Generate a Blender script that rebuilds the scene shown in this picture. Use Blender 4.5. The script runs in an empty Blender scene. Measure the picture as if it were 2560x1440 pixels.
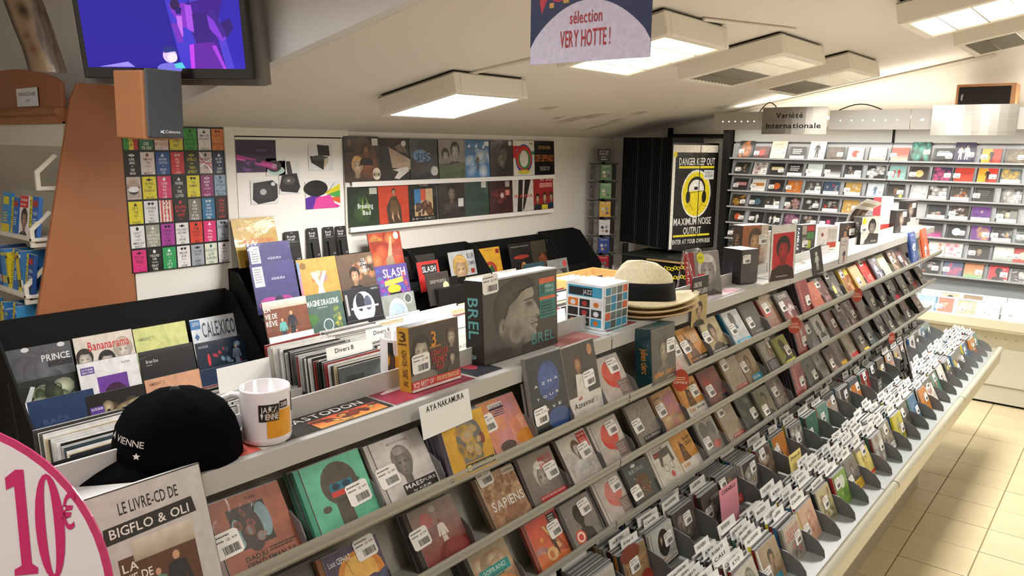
import bpy, math, random
from math import sin, cos, pi, radians
from mathutils import Vector, Matrix
random.seed(7)
S = bpy.context.scene
COL = S.collection

# ------------------------------------------------------------------ camera
H = 1.94
FPX = 1935.0
def _n(v):
    l = math.sqrt(sum(a*a for a in v)); return [a/l for a in v]
def _cross(a, b): return [a[1]*b[2]-a[2]*b[1], a[2]*b[0]-a[0]*b[2], a[0]*b[1]-a[1]*b[0]]
YC = _n([2885-1280, 380-720, FPX])            # world +Y in camera axes (right, down, forward)
XC = _n([1180+1280, 720-331, -FPX]); d = sum(a*b for a, b in zip(XC, YC))
XC = _n([a-d*b for a, b in zip(XC, YC)])
ZC = _cross(XC, YC)
if ZC[1] > 0: ZC = [-a for a in ZC]
R = [XC, YC, ZC]
cam_d = bpy.data.cameras.new('camera'); cam = bpy.data.objects.new('camera', cam_d); COL.objects.link(cam)
m = Matrix.Identity(4)
for i in range(3):
    m[i][0] = R[i][0]; m[i][1] = -R[i][1]; m[i][2] = -R[i][2]
m[0][3] = 0; m[1][3] = 0; m[2][3] = H
cam.matrix_world = m
cam_d.sensor_width = 36; cam_d.lens = 36*FPX/2560; cam_d.clip_start = .05; cam_d.clip_end = 60
S.camera = cam

def at(px, py, ax, val):
    v = (px-1280, py-720, FPX)
    r = [sum(R[i][k]*v[k] for k in range(3)) for i in range(3)]
    o = (0, 0, H); t = (val-o[ax])/r[ax]
    return Vector([o[i]+t*r[i] for i in range(3)])
def yon(px, x, z):                              # y of the point on the line (x, *, z) seen at column px
    dz = z-H; k = (px-1280)/FPX
    a0 = XC[0]*x+ZC[0]*dz; c0 = XC[2]*x+ZC[2]*dz
    return (k*c0-a0)/(YC[0]-k*YC[2])

# ------------------------------------------------------------------ world, exposure, lamps
W = bpy.data.worlds.new('world'); S.world = W; W.use_nodes = True
W.node_tree.nodes['Background'].inputs[0].default_value = (1, .97, .93, 1)
W.node_tree.nodes['Background'].inputs[1].default_value = .26
S.view_settings.view_transform = 'Standard'; S.view_settings.look = 'None'
S.view_settings.gamma = 1; S.view_settings.use_curve_mapping = False
S.view_settings.exposure = 0.80
SL = .195                                       # slope of the attic ceiling
def ceil_z(x): return 2.02+SL*(x+4.5)
def area(name, loc, sx, sy, power, rot=(0, 0, 0), col=(1, .97, .93)):
    l = bpy.data.lights.new(name, 'AREA'); l.shape = 'RECTANGLE'; l.size = sx; l.size_y = sy
    l.energy = power; l.color = col
    o = bpy.data.objects.new(name, l); o.location = loc; o.rotation_euler = rot; COL.objects.link(o)
    return o
TILT = (0, -math.atan(SL), 0)
# (x, y, size, kind, watts): the fluorescent fixtures under the slope
LIGHTS = [(-3.22, 3.38, .62, .62, 'panel', 27), (-2.07, 3.55, .62, .66, 'louvre', 30), (-1.98, 4.72, .64, .72, 'half', 17),
          (-1.95, 5.85, .64, .72, 'half', 9), (-.80, 4.75, .64, .66, 'louvre', 50), (-.75, 5.95, .64, .72, 'half', 7)]
for i, (x, y, sx, sy, k, p) in enumerate(LIGHTS):
    area('lamp_light', (x, y, ceil_z(x)-.165), sx*.8, sy*.8, p, TILT)
area('unseen_light', (-.9, -.6, 3.0), 1.2, .6, 13)
area('unseen_light', (.9, 1.4, 3.0), 1.2, .6, 16)
area('unseen_light', (-3.2, -.2, 3.0), 1.2, .6, 12)
area('unseen_light', (-2.3, .75, 3.15), 1.2, .6, 34, (radians(-25), 0, 0), (.96, .97, 1))  # added cool fill that brightens the soffit, no fixture stands here
area('cornice_light', (-1.9, 6.86, 2.10), 2.6, .12, 3.6, (0, 0, 0), (1, .95, .86))
area('cornice_up_light', (-1.4, 7.0, 2.27), 3.2, .1, 7, (pi, 0, 0), (1, .93, .80))

# ------------------------------------------------------------------ materials
def lin(c):
    c = c/255
    return c/12.92 if c <= .04045 else ((c+.055)/1.055)**2.4
_hc = {}
def hx(s):
    if isinstance(s, tuple): return s
    if s in _hc: return _hc[s]
    t = s if len(s) == 6 else ''.join(a+a for a in s)
    v = (lin(int(t[0:2], 16)), lin(int(t[2:4], 16)), lin(int(t[4:6], 16)), 1.0)
    _hc[s] = v; return v
MAT = {}
def mat(name, rough=.5, metal=0, coat=0, bump=None, spec=.5, emit=0, grain=None, sheen=0, alpha=None):
    mt = bpy.data.materials.new(name); mt.use_nodes = True; nt = mt.node_tree; b = nt.nodes['Principled BSDF']
    a = nt.nodes.new('ShaderNodeAttribute'); a.attribute_name = 'Col'
    src = a.outputs['Color']
    if grain:                                     # (scale xyz, amount)
        tc = nt.nodes.new('ShaderNodeTexCoord'); mp = nt.nodes.new('ShaderNodeMapping'); mp.inputs['Scale'].default_value = grain[0]
        nz = nt.nodes.new('ShaderNodeTexNoise'); nz.inputs['Scale'].default_value = 1; nz.inputs['Detail'].default_value = 5
        nt.links.new(tc.outputs['Object'], mp.inputs[0]); nt.links.new(mp.outputs[0], nz.inputs['Vector'])
        mr = nt.nodes.new('ShaderNodeMapRange'); mr.inputs[1].default_value = .3; mr.inputs[2].default_value = .7
        mr.inputs[3].default_value = 1-grain[1]; mr.inputs[4].default_value = 1+grain[1]*.4
        nt.links.new(nz.outputs['Fac'], mr.inputs[0])
        mx = nt.nodes.new('ShaderNodeVectorMath'); mx.operation = 'SCALE'
        nt.links.new(src, mx.inputs[0]); nt.links.new(mr.outputs[0], mx.inputs['Scale']); src = mx.outputs[0]
    nt.links.new(src, b.inputs['Base Color'])
    b.inputs['Roughness'].default_value = rough; b.inputs['Metallic'].default_value = metal
    b.inputs['Coat Weight'].default_value = coat; b.inputs['Coat Roughness'].default_value = .06
    b.inputs['Specular IOR Level'].default_value = spec; b.inputs['Sheen Weight'].default_value = sheen
    if emit:
        nt.links.new(src, b.inputs['Emission Color']); b.inputs['Emission Strength'].default_value = emit
    if alpha: b.inputs['Alpha'].default_value = alpha
    if bump:                                      # (scale, strength, distortion, coat only)
        tc = nt.nodes.new('ShaderNodeTexCoord'); nz = nt.nodes.new('ShaderNodeTexNoise')
        nz.inputs['Scale'].default_value = bump[0]; nz.inputs['Detail'].default_value = 3; nz.inputs['Distortion'].default_value = bump[2]
        nt.links.new(tc.outputs['Object'], nz.inputs['Vector'])
        bp = nt.nodes.new('ShaderNodeBump'); bp.inputs['Strength'].default_value = bump[1]; bp.inputs['Distance'].default_value = .004
        nt.links.new(nz.outputs['Fac'], bp.inputs['Height'])
        nt.links.new(bp.outputs[0], b.inputs['Coat Normal' if coat else 'Normal'])
    MAT[name] = mt; return mt
mat('plaster', .9, bump=(60, .15, 0), spec=.2)
mat('paint', .45, bump=(300, .05, 0))
mat('satin_metal', .38, spec=.6)
mat('brushed_metal', .32, metal=.85, grain=((2, 2, 300), .15))
mat('wood', .45, grain=((14, 3, 1.6), .10), coat=.1)
mat('light_wood', .5, grain=((6, 30, 60), .25))
mat('ceramic', .15, coat=.4)
mat('paper', .75, spec=.25)
mat('print', .42, coat=.25, spec=.4, grain=((60, 60, 60), .14))
mat('wrapped', .42, coat=.55, bump=(14, .35, 1.2), spec=.4, grain=((45, 45, 45), .24))
mat('wrapped_lp', .42, coat=.55, bump=(7, .45, 1.0), spec=.4, grain=((22, 22, 22), .22))
mat('plastic', .25, coat=.3)
mat('black_matt', .75, spec=.25)
mat('cap_cloth', .95, bump=(900, .4, 0), spec=.05)
mat('fabric', .95, bump=(900, .5, 0), spec=.1, sheen=.2)
mat('straw', .8, bump=(420, .6, .6), grain=((160, 160, 90), .16), spec=.2)
mat('tile', .35, grain=((3, 3, 3), .10), coat=.1)
mat('grout', .9)
mat('lamp_on', .5, emit=9)
mat('dim_glow', .4, emit=.5)
mat('lamp_mid', .4, emit=1.3)
mat('screen', .3, emit=.30)
mat('chrome', .15, metal=1)
mat('glow_reflector', .3, metal=.9, emit=.35)  # emission stands in for tube light bounced off the metal
gm = bpy.data.materials.new('clear_acrylic'); gm.use_nodes = True
gb = gm.node_tree.nodes['Principled BSDF']; gb.inputs['Transmission Weight'].default_value = 1; gb.inputs['Roughness'].default_value = .03
gb.inputs['Base Color'].default_value = (.95, .97, .98, 1); gb.inputs['IOR'].default_value = 1.3; MAT['clear_acrylic'] = gm

# ------------------------------------------------------------------ mesh builder
class M:
    def __init__(s): s.v = []; s.f = []; s.c = []
    def quad(s, a, b, c, d, col): s.poly([a, b, c, d], col)
    def poly(s, pts, col, cols=None):
        i = len(s.v); s.v += [tuple(p) for p in pts]; s.f.append(tuple(range(i, i+len(pts))))
        s.c.append(cols if cols else [col]*len(pts))
    def box(s, x0, y0, z0, x1, y1, z1, c, left=None, top=None):
        c = hx(c); l = hx(left) if left else c; t = hx(top) if top else c
        if x0 > x1: x0, x1 = x1, x0
        if y0 > y1: y0, y1 = y1, y0
        if z0 > z1: z0, z1 = z1, z0
        i = len(s.v)
        s.v += [(x0, y0, z0), (x1, y0, z0), (x1, y1, z0), (x0, y1, z0), (x0, y0, z1), (x1, y0, z1), (x1, y1, z1), (x0, y1, z1)]
        for q, cc in (((0, 3, 2, 1), c), ((4, 5, 6, 7), t), ((0, 1, 5, 4), c), ((1, 2, 6, 5), c), ((2, 3, 7, 6), c), ((3, 0, 4, 7), l)):
            s.f.append(tuple(i+k for k in q)); s.c.append([cc]*4)
    def prism(s, poly, ax, a, b, c):               # poly in the two other axes, extruded along ax from a to b
        c = hx(c); n = len(poly)
        def P(p, t):
            q = list(p); q.insert(ax, t); return tuple(q)
        i = len(s.v); s.v += [P(p, a) for p in poly]+[P(p, b) for p in poly]
        s.f.append(tuple(range(i, i+n))); s.c.append([c]*n)
        s.f.append(tuple(range(i+2*n-1, i+n-1, -1))); s.c.append([c]*n)
        for k in range(n):
            j = (k+1) % n
            s.f.append((i+k, i+n+k, i+n+j, i+j)); s.c.append([c]*4)
    def tube(s, pts, r, c, n=10, r1=None):
        c = hx(c); pts = [Vector(p) for p in pts]; i0 = len(s.v); K = len(pts)
        for k, p in enumerate(pts):
            d = (pts[min(k+1, K-1)]-pts[max(k-1, 0)]).normalized()
            u = d.cross(Vector((0, 0, 1)))
            if u.length < .01: u = d.cross(Vector((0, 1, 0)))
            u.normalize(); w = d.cross(u)
            rr = r if r1 is None else r+(r1-r)*k/(K-1)
            for a in range(n):
                t = 2*pi*a/n; s.v.append(tuple(p+u*cos(t)*rr+w*sin(t)*rr))
        for k in range(K-1):
            for a in range(n):
                b = (a+1) % n
                s.f.append((i0+k*n+a, i0+k*n+b, i0+(k+1)*n+b, i0+(k+1)*n+a)); s.c.append([c]*4)
        s.f.append(tuple(range(i0, i0+n))); s.c.append([c]*n)
        s.f.append(tuple(range(i0+K*n-1, i0+K*n-n-1, -1))); s.c.append([c]*n)
    def lathe(s, prof, c, n=32, sx=1, sy=1, ctr=(0, 0), zf=None):
        c = hx(c); i0 = len(s.v)
        for (r, z) in prof:
            for a in range(n):
                t = 2*pi*a/n; x = r*cos(t)*sx; y = r*sin(t)*sy
                s.v.append((ctr[0]+x, ctr[1]+y, z+(zf(x, y, r) if zf else 0)))
        for k in range(len(prof)-1):
            for a in range(n):
                b = (a+1) % n
                s.f.append((i0+k*n+a, i0+k*n+b, i0+(k+1)*n+b, i0+(k+1)*n+a)); s.c.append([c]*4)
    def build(s, name, mt, parent=None, smooth=False, bevel=0):
        me = bpy.data.meshes.new(name); me.from_pydata(s.v, [], s.f); me.validate(clean_customdata=False)
        at_ = me.color_attributes.new('Col', 'FLOAT_COLOR', 'CORNER')
        flat = []
        for cc in s.c:
            for q in cc: flat.extend(q)
        if len(flat) == 4*len(at_.data): at_.data.foreach_set('color', flat)
        if smooth: me.polygons.foreach_set('use_smooth', [True]*len(me.polygons))
        me.materials.append(MAT[mt]); me.update()
        o = bpy.data.objects.new(name, me); COL.objects.link(o)
        if parent: o.parent = parent
        if bevel:
            b = o.modifiers.new('bevel', 'BEVEL'); b.width = bevel; b.segments = 2; b.limit_method = 'ANGLE'
        return o
def tag(o, label, cat, group=None, kind=None):
    if label: o['label'] = label
    if cat: o['category'] = cat
    if group: o['group'] = group
    if kind: o['kind'] = kind
    return o
def empty(name, loc=(0, 0, 0), label=None, cat=None, group=None, kind=None):
    o = bpy.data.objects.new(name, None); o.location = loc; o.empty_display_size = .05; COL.objects.link(o)
    if kind: o['kind'] = kind
    return tag(o, label, cat, group)
def struct(o): o['kind'] = 'structure'; return o
def frame(pos, u=(0, 1), lean=0, roll=0):
    """local x = u, local -y = front, local z = up (leaning back by lean degrees)"""
    l = math.hypot(*u); u = (u[0]/l, u[1]/l); f = Vector((u[1], -u[0], 0)); U = Vector((u[0], u[1], 0)); a = radians(lean)
    up = Vector((0, 0, cos(a)))-f*sin(a); b = up.cross(U)
    m = Matrix.Identity(4)
    for i in range(3): m[i][0] = U[i]; m[i][1] = b[i]; m[i][2] = up[i]; m[i][3] = pos[i]
    return m @ Matrix.Rotation(radians(roll), 4, 'Y') if roll else m

# ------------------------------------------------------------------ print: flat artwork as coloured polygons
_gl = {}
def glyph(ch):
    if ch in _gl: return _gl[ch]
    cu = bpy.data.curves.new('g', 'FONT'); cu.body = ch; cu.size = 1; cu.resolution_u = 2; cu.offset = .012
    ob = bpy.data.objects.new('g', cu)
    me = bpy.data.meshes.new_from_object(ob)
    V = [(v.co.x, v.co.y) for v in me.vertices]; F = [tuple(p.vertices) for p in me.polygons]
    x1 = max([v[0] for v in V], default=.25); x0 = min([v[0] for v in V], default=0)
    bpy.data.objects.remove(ob); bpy.data.curves.remove(cu); bpy.data.meshes.remove(me)
    V = [(x-x0, y) for x, y in V]
    _gl[ch] = (V, F, (x1-x0)+.09 if V else .28); return _gl[ch]
class Art(M):
    """coordinates: u 0..1 left to right, v 0..1 top to bottom; front is local -Y"""
    def __init__(s, w, h, y0=-.0003):
        super().__init__(); s.w = w; s.h = h; s.y = y0
    def P(s, u, v): return ((u-.5)*s.w, s.y, (1-v)*s.h)
    def up(s, k=1): s.y -= 4e-5*k
    def rect(s, a, b, c, d, col, col2=None):
        c1 = hx(col); c2 = hx(col2) if col2 else c1
        s.poly([s.P(a, d), s.P(c, d), s.P(c, b), s.P(a, b)], None, [c2, c2, c1, c1])
    def ell(s, cx, cy, rx, ry, col, n=16, col2=None, rot=0):
        c1 = hx(col); q = hx(col2) if col2 else c1; pts = []; cols = []
        for k in range(n):
            t = 2*pi*k/n; x = rx*cos(t); y = ry*sin(t)
            pts.append(s.P(cx+x*cos(rot)-y*sin(rot)*s.h/s.w, cy+x*sin(rot)*s.w/s.h+y*cos(rot)))
            cols.append(q if sin(t) > .2 else c1)
        s.poly(pts[::-1], None, cols[::-1])
    def fan(s, cx, cy, rx, ry, cc, rc, n=14, rot=0, ox=0, oy=0):
        a, b = hx(cc), hx(rc); P0 = s.P(cx+ox, cy+oy); pts = []
        for k in range(n):
            t = 2*pi*k/n; x = rx*cos(t); y = ry*sin(t)
            pts.append(s.P(min(1, max(0, cx+x*cos(rot)-y*sin(rot)*s.h/s.w)), min(1, max(0, cy+x*sin(rot)*s.w/s.h+y*cos(rot)))))
        for k in range(n): s.poly([P0, pts[(k+1) % n], pts[k]], None, [a, b, b])
    def text(s, x, y, w, h, col, t, rot=0, slope=0):
        c = hx(col); tot = 0; seq = []
        if rot: w, h = h, w
        for ch in t:
            g = glyph(ch); seq.append((g, tot)); tot += g[2]
        tot -= .09; kx = w/max(tot, .01); ky = h/.72
        for (V, F, adv), ox in seq:
            i = len(s.v)
            for (gx, gy) in V:
                U_ = (gx+ox)*kx; V_ = -gy*ky
                if rot: s.v.append(s.P(x+gy*ky, y+U_))
                else: s.v.append(s.P(x+U_, y+h+V_+slope*U_))
            for f in F: s.f.append(tuple(i+k for k in f)); s.c.append([c]*len(f))
    def line(s, x0, y0, x1, y1, wd, col):
        dx = (x1-x0)*s.w; dy = (y1-y0)*s.h; l = math.hypot(dx, dy) or 1; nx = -dy/l*wd/2; ny = dx/l*wd/2
        s.poly([s.P(x0+nx, y0+ny*s.w/s.h), s.P(x1+nx, y1+ny*s.w/s.h), s.P(x1-nx, y1-ny*s.w/s.h), s.P(x0-nx, y0-ny*s.w/s.h)], hx(col))
    def face(s, cx, cy, sz, skin, hair, shirt):    # portrait; cx, cy centre of the face, sz its height
        a = sz*.5; r = s.h/s.w; B = min(1, cy+2.6*a)
        k = hx(skin); hr = hx(hair); sh = hx(shirt)
        m_ = lambda c, f: tuple(min(1, q*f) for q in c[:3])+(1,)
        X = lambda u: min(1, max(0, cx+u*a*r))
        s.poly([s.P(*p) for p in [(X(-1.6), B), (X(-1.3), min(1, cy+1.6*a)), (X(-.42), min(1, cy+1.2*a)), (X(.42), min(1, cy+1.2*a)), (X(1.3), min(1, cy+1.6*a)), (X(1.6), B)]], None, [m_(sh, .7), sh, m_(sh, 1.2), sh, m_(sh, .8), m_(sh, .6)]); s.up()
        s.poly([s.P(X(-.3), min(1, cy+1.3*a)), s.P(X(.3), min(1, cy+1.3*a)), s.P(X(.33), cy+.6*a), s.P(X(-.33), cy+.6*a)], None, [m_(k, .6), m_(k, .35), m_(k, .3), m_(k, .5)]); s.up()
        s.fan(cx, cy-.22*a, .84*a*r, .98*a, m_(hr, 1.5), m_(hr, .8), 16); s.up()
        s.fan(cx+.02*a*r, cy+.1*a, .62*a*r, .88*a, m_(k, 1.12), m_(k, .42), 16, 0, -.12*a*r, -.1*a); s.up()
        s.fan(cx+.05*a*r, cy-.82*a, .6*a*r, .26*a, hr, m_(hr, 1.3), 12, .12); s.up()
        for q in (-1, 1):
            s.fan(cx+q*.26*a*r, cy-.06*a, .2*a*r, .13*a, m_(k, .16), m_(k, .72), 8)
        s.fan(cx+.05*a*r, cy+.3*a, .13*a*r, .12*a, m_(k, .38), m_(k, .8), 8); s.up()
        s.fan(cx+.01*a*r, cy+.58*a, .26*a*r, .1*a, (k[0]*.4, k[1]*.2, k[2]*.2, 1), m_(k, .7), 8)
        s.fan(cx-.06*a*r, cy+.1*a, .07*a*r, .26*a, m_(k, 1.25), m_(k, .98), 8); s.up()
    def man(s, cx, cy, sz, col, col2, skin='b97'):  # standing figure, sz = height, cy = top of the head
        r = s.h/s.w; X = lambda u: cx+u*sz*r
        s.ell(cx, cy+.07*sz, .055*sz*r, .07*sz, skin, 10)
        s.poly([s.P(X(-.13), cy+.17*sz), s.P(X(-.2), cy+.48*sz), s.P(X(-.13), cy+.5*sz), s.P(X(-.09), cy+.3*sz), s.P(X(-.09), cy+.52*sz), s.P(X(.09), cy+.52*sz), s.P(X(.09), cy+.3*sz), s.P(X(.13), cy+.5*sz), s.P(X(.2), cy+.48*sz), s.P(X(.13), cy+.17*sz), s.P(X(0), cy+.13*sz)], hx(col))
        s.poly([s.P(X(-.09), cy+.5*sz), s.P(X(-.1), cy+sz), s.P(X(-.03), cy+sz), s.P(X(0), cy+.6*sz), s.P(X(.04), cy+sz), s.P(X(.11), cy+sz), s.P(X(.09), cy+.5*sz)], hx(col2)); s.up()
    def run(s, spec):
        for op in spec.split(';'):
            a = op.strip().split(' ')
            k = a[0]
            if not k: continue
            if k in 'tvT':
                n = [float(q) for q in a[1:5]]; s.text(n[0], n[1], n[2], n[3], a[5], ' '.join(a[6:]), rot=(k == 'v')); s.up(); continue
            if k == 'g': s.rect(0, 0, 1, 1, a[1], a[2]); s.bg = hx(a[2]); s.up(); continue
            if k == 'p':
                q = [float(z) for z in a[2:]]; s.poly([s.P(q[i], q[i+1]) for i in range(0, len(q), 2)], hx(a[1])); s.up(); continue
            if k == 'n':                              # blotches: x0 y0 x1 y1 size seed count colours
                x0, y0, x1, y1, sz = [float(q) for q in a[1:6]]; rg = random.Random(int(a[6])); cols = a[8:]
                for _ in range(int(a[7])):
                    rx = sz*rg.uniform(.3, 1); ry = sz*rg.uniform(.3, 1)
                    cx = rg.uniform(x0+rx*.8, x1-rx*.8) if x1-x0 > rx*1.6 else (x0+x1)/2
                    cy = rg.uniform(y0+ry*.8, y1-ry*.8) if y1-y0 > ry*1.6 else (y0+y1)/2
                    rx = min(rx, cx, 1-cx); ry = min(ry, cy, 1-cy)
                    c_ = hx(rg.choice(cols)); bg = getattr(s, 'bg', c_); big = 1.25 if sz > .05 else 1
                    if sz > .05: s.fan(cx, cy, rx*big, ry*big, c_, tuple(c_[q]*.22+bg[q]*.78 for q in range(3))+(1,), 10, rg.uniform(-.6, .6))
                    else: s.ell(cx, cy, max(rx, .004), max(ry, .004), c_, 7)
                    s.y -= 1e-5
                s.up(); continue
            if k == 'm':                              # strokes: x0 y0 x1 y1 width seed count colours
                x0, y0, x1, y1, wd = [float(q) for q in a[1:6]]; rg = random.Random(int(a[6])); cols = a[8:]
                for _ in range(int(a[7])):
                    s.line(rg.uniform(x0, x1), rg.uniform(y0, y1), rg.uniform(x0, x1), rg.uniform(y0, y1), wd*s.w, rg.choice(cols)); s.y -= 1e-5
                s.up(); continue
            if k == 'Z':                              # large profile of a man looking right, lit from the right
                D, Mi, Li = hx('4a443d'), hx('7d746a'), hx('a2998e')
                P = [(.40, 1, D), (.24, .78, D), (.18, .60, Mi), (.20, .46, Mi), (.30, .36, Mi), (.42, .26, Mi), (.56, .17, Li), (.64, .16, Li), (.665, .26, Li), (.655, .33, Mi), (.70, .42, Li), (.755, .53, Li), (.735, .565, Li), (.695, .58, Mi), (.715, .625, Li), (.70, .645, Mi), (.712, .68, Li), (.685, .72, Mi), (.69, .79, Li), (.655, .85, Mi), (.58, .87, Mi), (.50, .90, D), (.47, 1, D)]
                c0 = (.47, .52, hx('9a9187'))
                for i in range(len(P)):
                    p, q = P[i], P[(i+1) % len(P)]; s.poly([s.P(c0[0], c0[1]), s.P(q[0], q[1]), s.P(p[0], p[1])], None, [c0[2], q[2], p[2]])
                s.up(); hd = hx('2b2723'); hm = hx('4a443e')
                H_ = [(.16, .62), (.12, .44), (.14, .26), (.24, .10), (.40, .03), (.56, .03), (.66, .08), (.68, .17), (.60, .17), (.50, .22), (.42, .30), (.33, .36), (.30, .46), (.25, .56), (.22, .62)]
                for i in range(len(H_)):
                    p, q = H_[i], H_[(i+1) % len(H_)]; s.poly([s.P(.30, .24), s.P(*q), s.P(*p)], None, [hm, hd, hd])
                s.up(); s.fan(.235, .60, .05, .11, hx('a89f94'), hx('6a625a'), 12, .15); s.up(); s.fan(.245, .60, .022, .06, hx('4a433c'), hx('7a7268'), 10); s.up()
                s.fan(.60, .385, .065, .05, hx('231f1c'), hx('8c8378'), 10); s.fan(.42, .70, .10, .14, hx('6a6259'), hx('8c8379'), 12); s.up()
                s.line(.53, .335, .655, .315, .011, '2b2723'); s.fan(.70, .555, .022, .018, hx('2b2622'), hx('8a8177'), 8); s.line(.62, .655, .705, .645, .008, '332c28'); s.line(.46, .36, .52, .33, .004, '6a6259'); s.up(); continue
            if k == 'L':                              # small print: x y w rows pitch colour
                x, y, w, rows, p = [float(q) for q in a[1:6]]; rg = random.Random(int(x*99+y*77+rows))
                for i in range(int(rows)):
                    X = x
                    while X < x+w*rg.uniform(.75, 1):
                        q = min(rg.uniform(.06, .16)*w, x+w-X); s.rect(X, y+i*p, X+q, y+i*p+p*.5, a[6]); X += q+.03*w
                s.up(); continue
            nums = []; cols = []
            want = {'r': 4, 'G': 4, 'e': 4, 'f': 3, 's': 3, 'l': 5}[k]
            nums = [float(q) for q in a[1:1+want]]; cols = a[1+want:]
            if k == 'r': s.rect(*nums, cols[0])
            elif k == 'G': s.rect(*nums, cols[0], cols[1])
            elif k == 'e': s.ell(*nums, cols[0], 20, cols[1] if len(cols) > 1 else None)
            elif k == 'f': s.face(*nums, *cols)
            elif k == 's': s.man(*nums, *cols)
            elif k == 'l': s.line(*nums[:4], nums[4]*s.w, cols[0])
            s.up()
        return s
_st = {}
def sticker_mesh(kind=0):
    if kind in _st: return _st[kind]
    a = Art(.050, .040, 0)
    r = .1; pts = [(r, 0), (1-r, 0), (1, r), (1, 1-r), (1-r, 1), (r, 1), (0, 1-r), (0, r)]
    a.poly([a.P(*p) for p in pts[::-1]], hx('f2efea')); a.up()
    rg = random.Random(kind)
    a.run('L .08 .12 .6 1 .12 555;L .08 .3 .4 1 .12 666;t .55 .28 .12 .11 222 CD;t .74 .28 .18 .09 333 14,99'); x = .32
    while x < .88:
        q = rg.choice((.012, .02, .03)); a.rect(x, .56, x+q, .88, '222'); x += q+rg.choice((.014, .022))
    o = a.build('price_sticker', 'paper'); me = o.data; bpy.data.objects.remove(o); _st[kind] = me; return me
def sticker(par, w, h, fx, fy, rot=0, sc=1.0, y=-.0022):
    o = bpy.data.objects.new('price_sticker', sticker_mesh(random.randrange(3))); COL.objects.link(o); o.parent = par
    o.location = ((fx-.5)*w, y, (1-fy)*h); o.rotation_euler = (0, radians(rot), 0); o.scale = (sc, 1, sc); return o
def lab(look, tail):
    w = look.split(); n = 16-len(tail.split())
    return ' '.join(w[:n]).rstrip(',')+', '+tail
def nm(n):
    if n in (11, 12, 13): return '%dth' % n
    return '%d%s' % (n, {1: 'st', 2: 'nd', 3: 'rd'}.get(n % 10, 'th'))

def cd(label, pos, art, u=(0, 1), lean=33, w=.142, h=.125, t=.0104, stk=(.2, .75), spine='333', group=None, jewel=True, name='cd_case', cat='cd', roll=0, mt='wrapped', srot=-3):
    m_ = M()
    if jewel:
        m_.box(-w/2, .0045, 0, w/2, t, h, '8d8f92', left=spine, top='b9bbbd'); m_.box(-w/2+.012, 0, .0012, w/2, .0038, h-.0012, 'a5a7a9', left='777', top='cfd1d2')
        m_.box(-w/2, 0, .0012, -w/2+.0105, .0045, h-.0012, spine, left=spine, top='999')
    else: m_.box(-w/2, 0, 0, w/2, t, h, spine, left=spine, top='e4e2dc')
    o = m_.build(name, 'plastic' if jewel else 'print')
    o.matrix_world = frame(pos, u, lean, roll)
    if art is not None:
        cw = w-.013 if jewel else w-.002; a = Art(cw, h-.004, -.0003); a.run(art)
        c = a.build('cover_print', mt, o); c.location = (.0065 if jewel else 0, 0, .002)
        if stk: sticker(o, w, h, stk[0], stk[1], srot, sc=1 if w > .12 else .8, y=a.y-.0008)
    return tag(o, label, cat, group)
def backs(n, o, t=.0104, spine='333', lab=None, group=None):
    """plain cases standing behind o in the same pocket"""
    if n <= 0: return
    m_ = M(); w, h = .142, .125
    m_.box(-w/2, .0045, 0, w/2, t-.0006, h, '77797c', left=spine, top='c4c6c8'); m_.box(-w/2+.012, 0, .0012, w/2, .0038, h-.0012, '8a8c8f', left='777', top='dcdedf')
    src = None
    for k in range(n):
        if src is None: b = m_.build('cd_case', 'plastic'); src = b
        else: b = src.copy(); COL.objects.link(b)
        b.matrix_world = o.matrix_world @ Matrix.Translation((random.uniform(-.003, .002), (k+1)*t, random.uniform(0, .003)))
        tag(b, lab, 'cd', group)

# ------------------------------------------------------------------ room shell
XL, YB, YS = -4.5, 7.22, 2.1
fl = M(); fl.box(-8, -2.5, -.06, 2.6, 7.3, -.004, '8f7d5c'); FLOOR = struct(fl.build('floor', 'grout'))
tp = None
for i in range(-1, 8):
    for j in range(2, 24):
        x = -.72+.2975*(i-0)-.2975*0+.002; y = 3.884+.2975*(j-10)
        if x+.29 > 1.9 or y > 7.1: continue
        if tp is None:
            a = M(); a.box(0, 0, -.004, .2925, .2925, 0, 'd9c9a4'); tp = a.build('tile', 'tile', FLOOR, bevel=.0015); o = tp
        else: o = tp.copy(); COL.objects.link(o); o.parent = FLOOR
        o.location = (x, y, random.uniform(-.0006, .0004))
WALLC = 'e6e1d8'
w = M(); w.box(XL-.12, YS-.04, 0, XL, YB+.1, 2.018, WALLC); struct(w.build('wall_left', 'plaster'))
w = M(); w.prism([(-4.7, 0), (2.6, 0), (2.6, ceil_z(2.6)), (-4.7, ceil_z(-4.7))], 1, YB, YB+.12, WALLC); struct(w.build('wall_back', 'plaster'))
w = M(); w.prism([(-4.62, ceil_z(-4.62)), (2.6, ceil_z(2.6)), (2.6, ceil_z(2.6)+.1), (-4.62, ceil_z(-4.62)+.1)], 1, YS+.062, YB+.1, 'e6e0d6'); struct(w.build('ceiling', 'plaster'))
w = M(); w.prism([(-4.62, ceil_z(-4.62)), (2.6, ceil_z(2.6)), (2.6, 3.45), (-8, 3.45), (-8, 1.99), (-4.62, 1.99)], 1, YS, YS+.06, 'e0dcdc'); struct(w.build('wall_soffit', 'plaster'))
w = M(); w.box(-8, -2.5, 3.4, 2.6, YS+.06, 3.5, 'ded6c8'); struct(w.build('ceiling_front', 'plaster'))
w = M(); w.box(-8, YS, 0, XL-.12, YS+.1, 2.05, 'cfc9bf'); struct(w.build('wall_recess', 'plaster'))
w = M(); w.box(-8.1, -2.5, 0, -8, YS, 3.5, 'cfc9bf'); struct(w.build('wall_side', 'plaster'))
w = M(); w.box(2.6, -2.5, 0, 2.7, YB+.1, 3.6, WALLC); struct(w.build('wall_right', 'plaster'))
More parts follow.
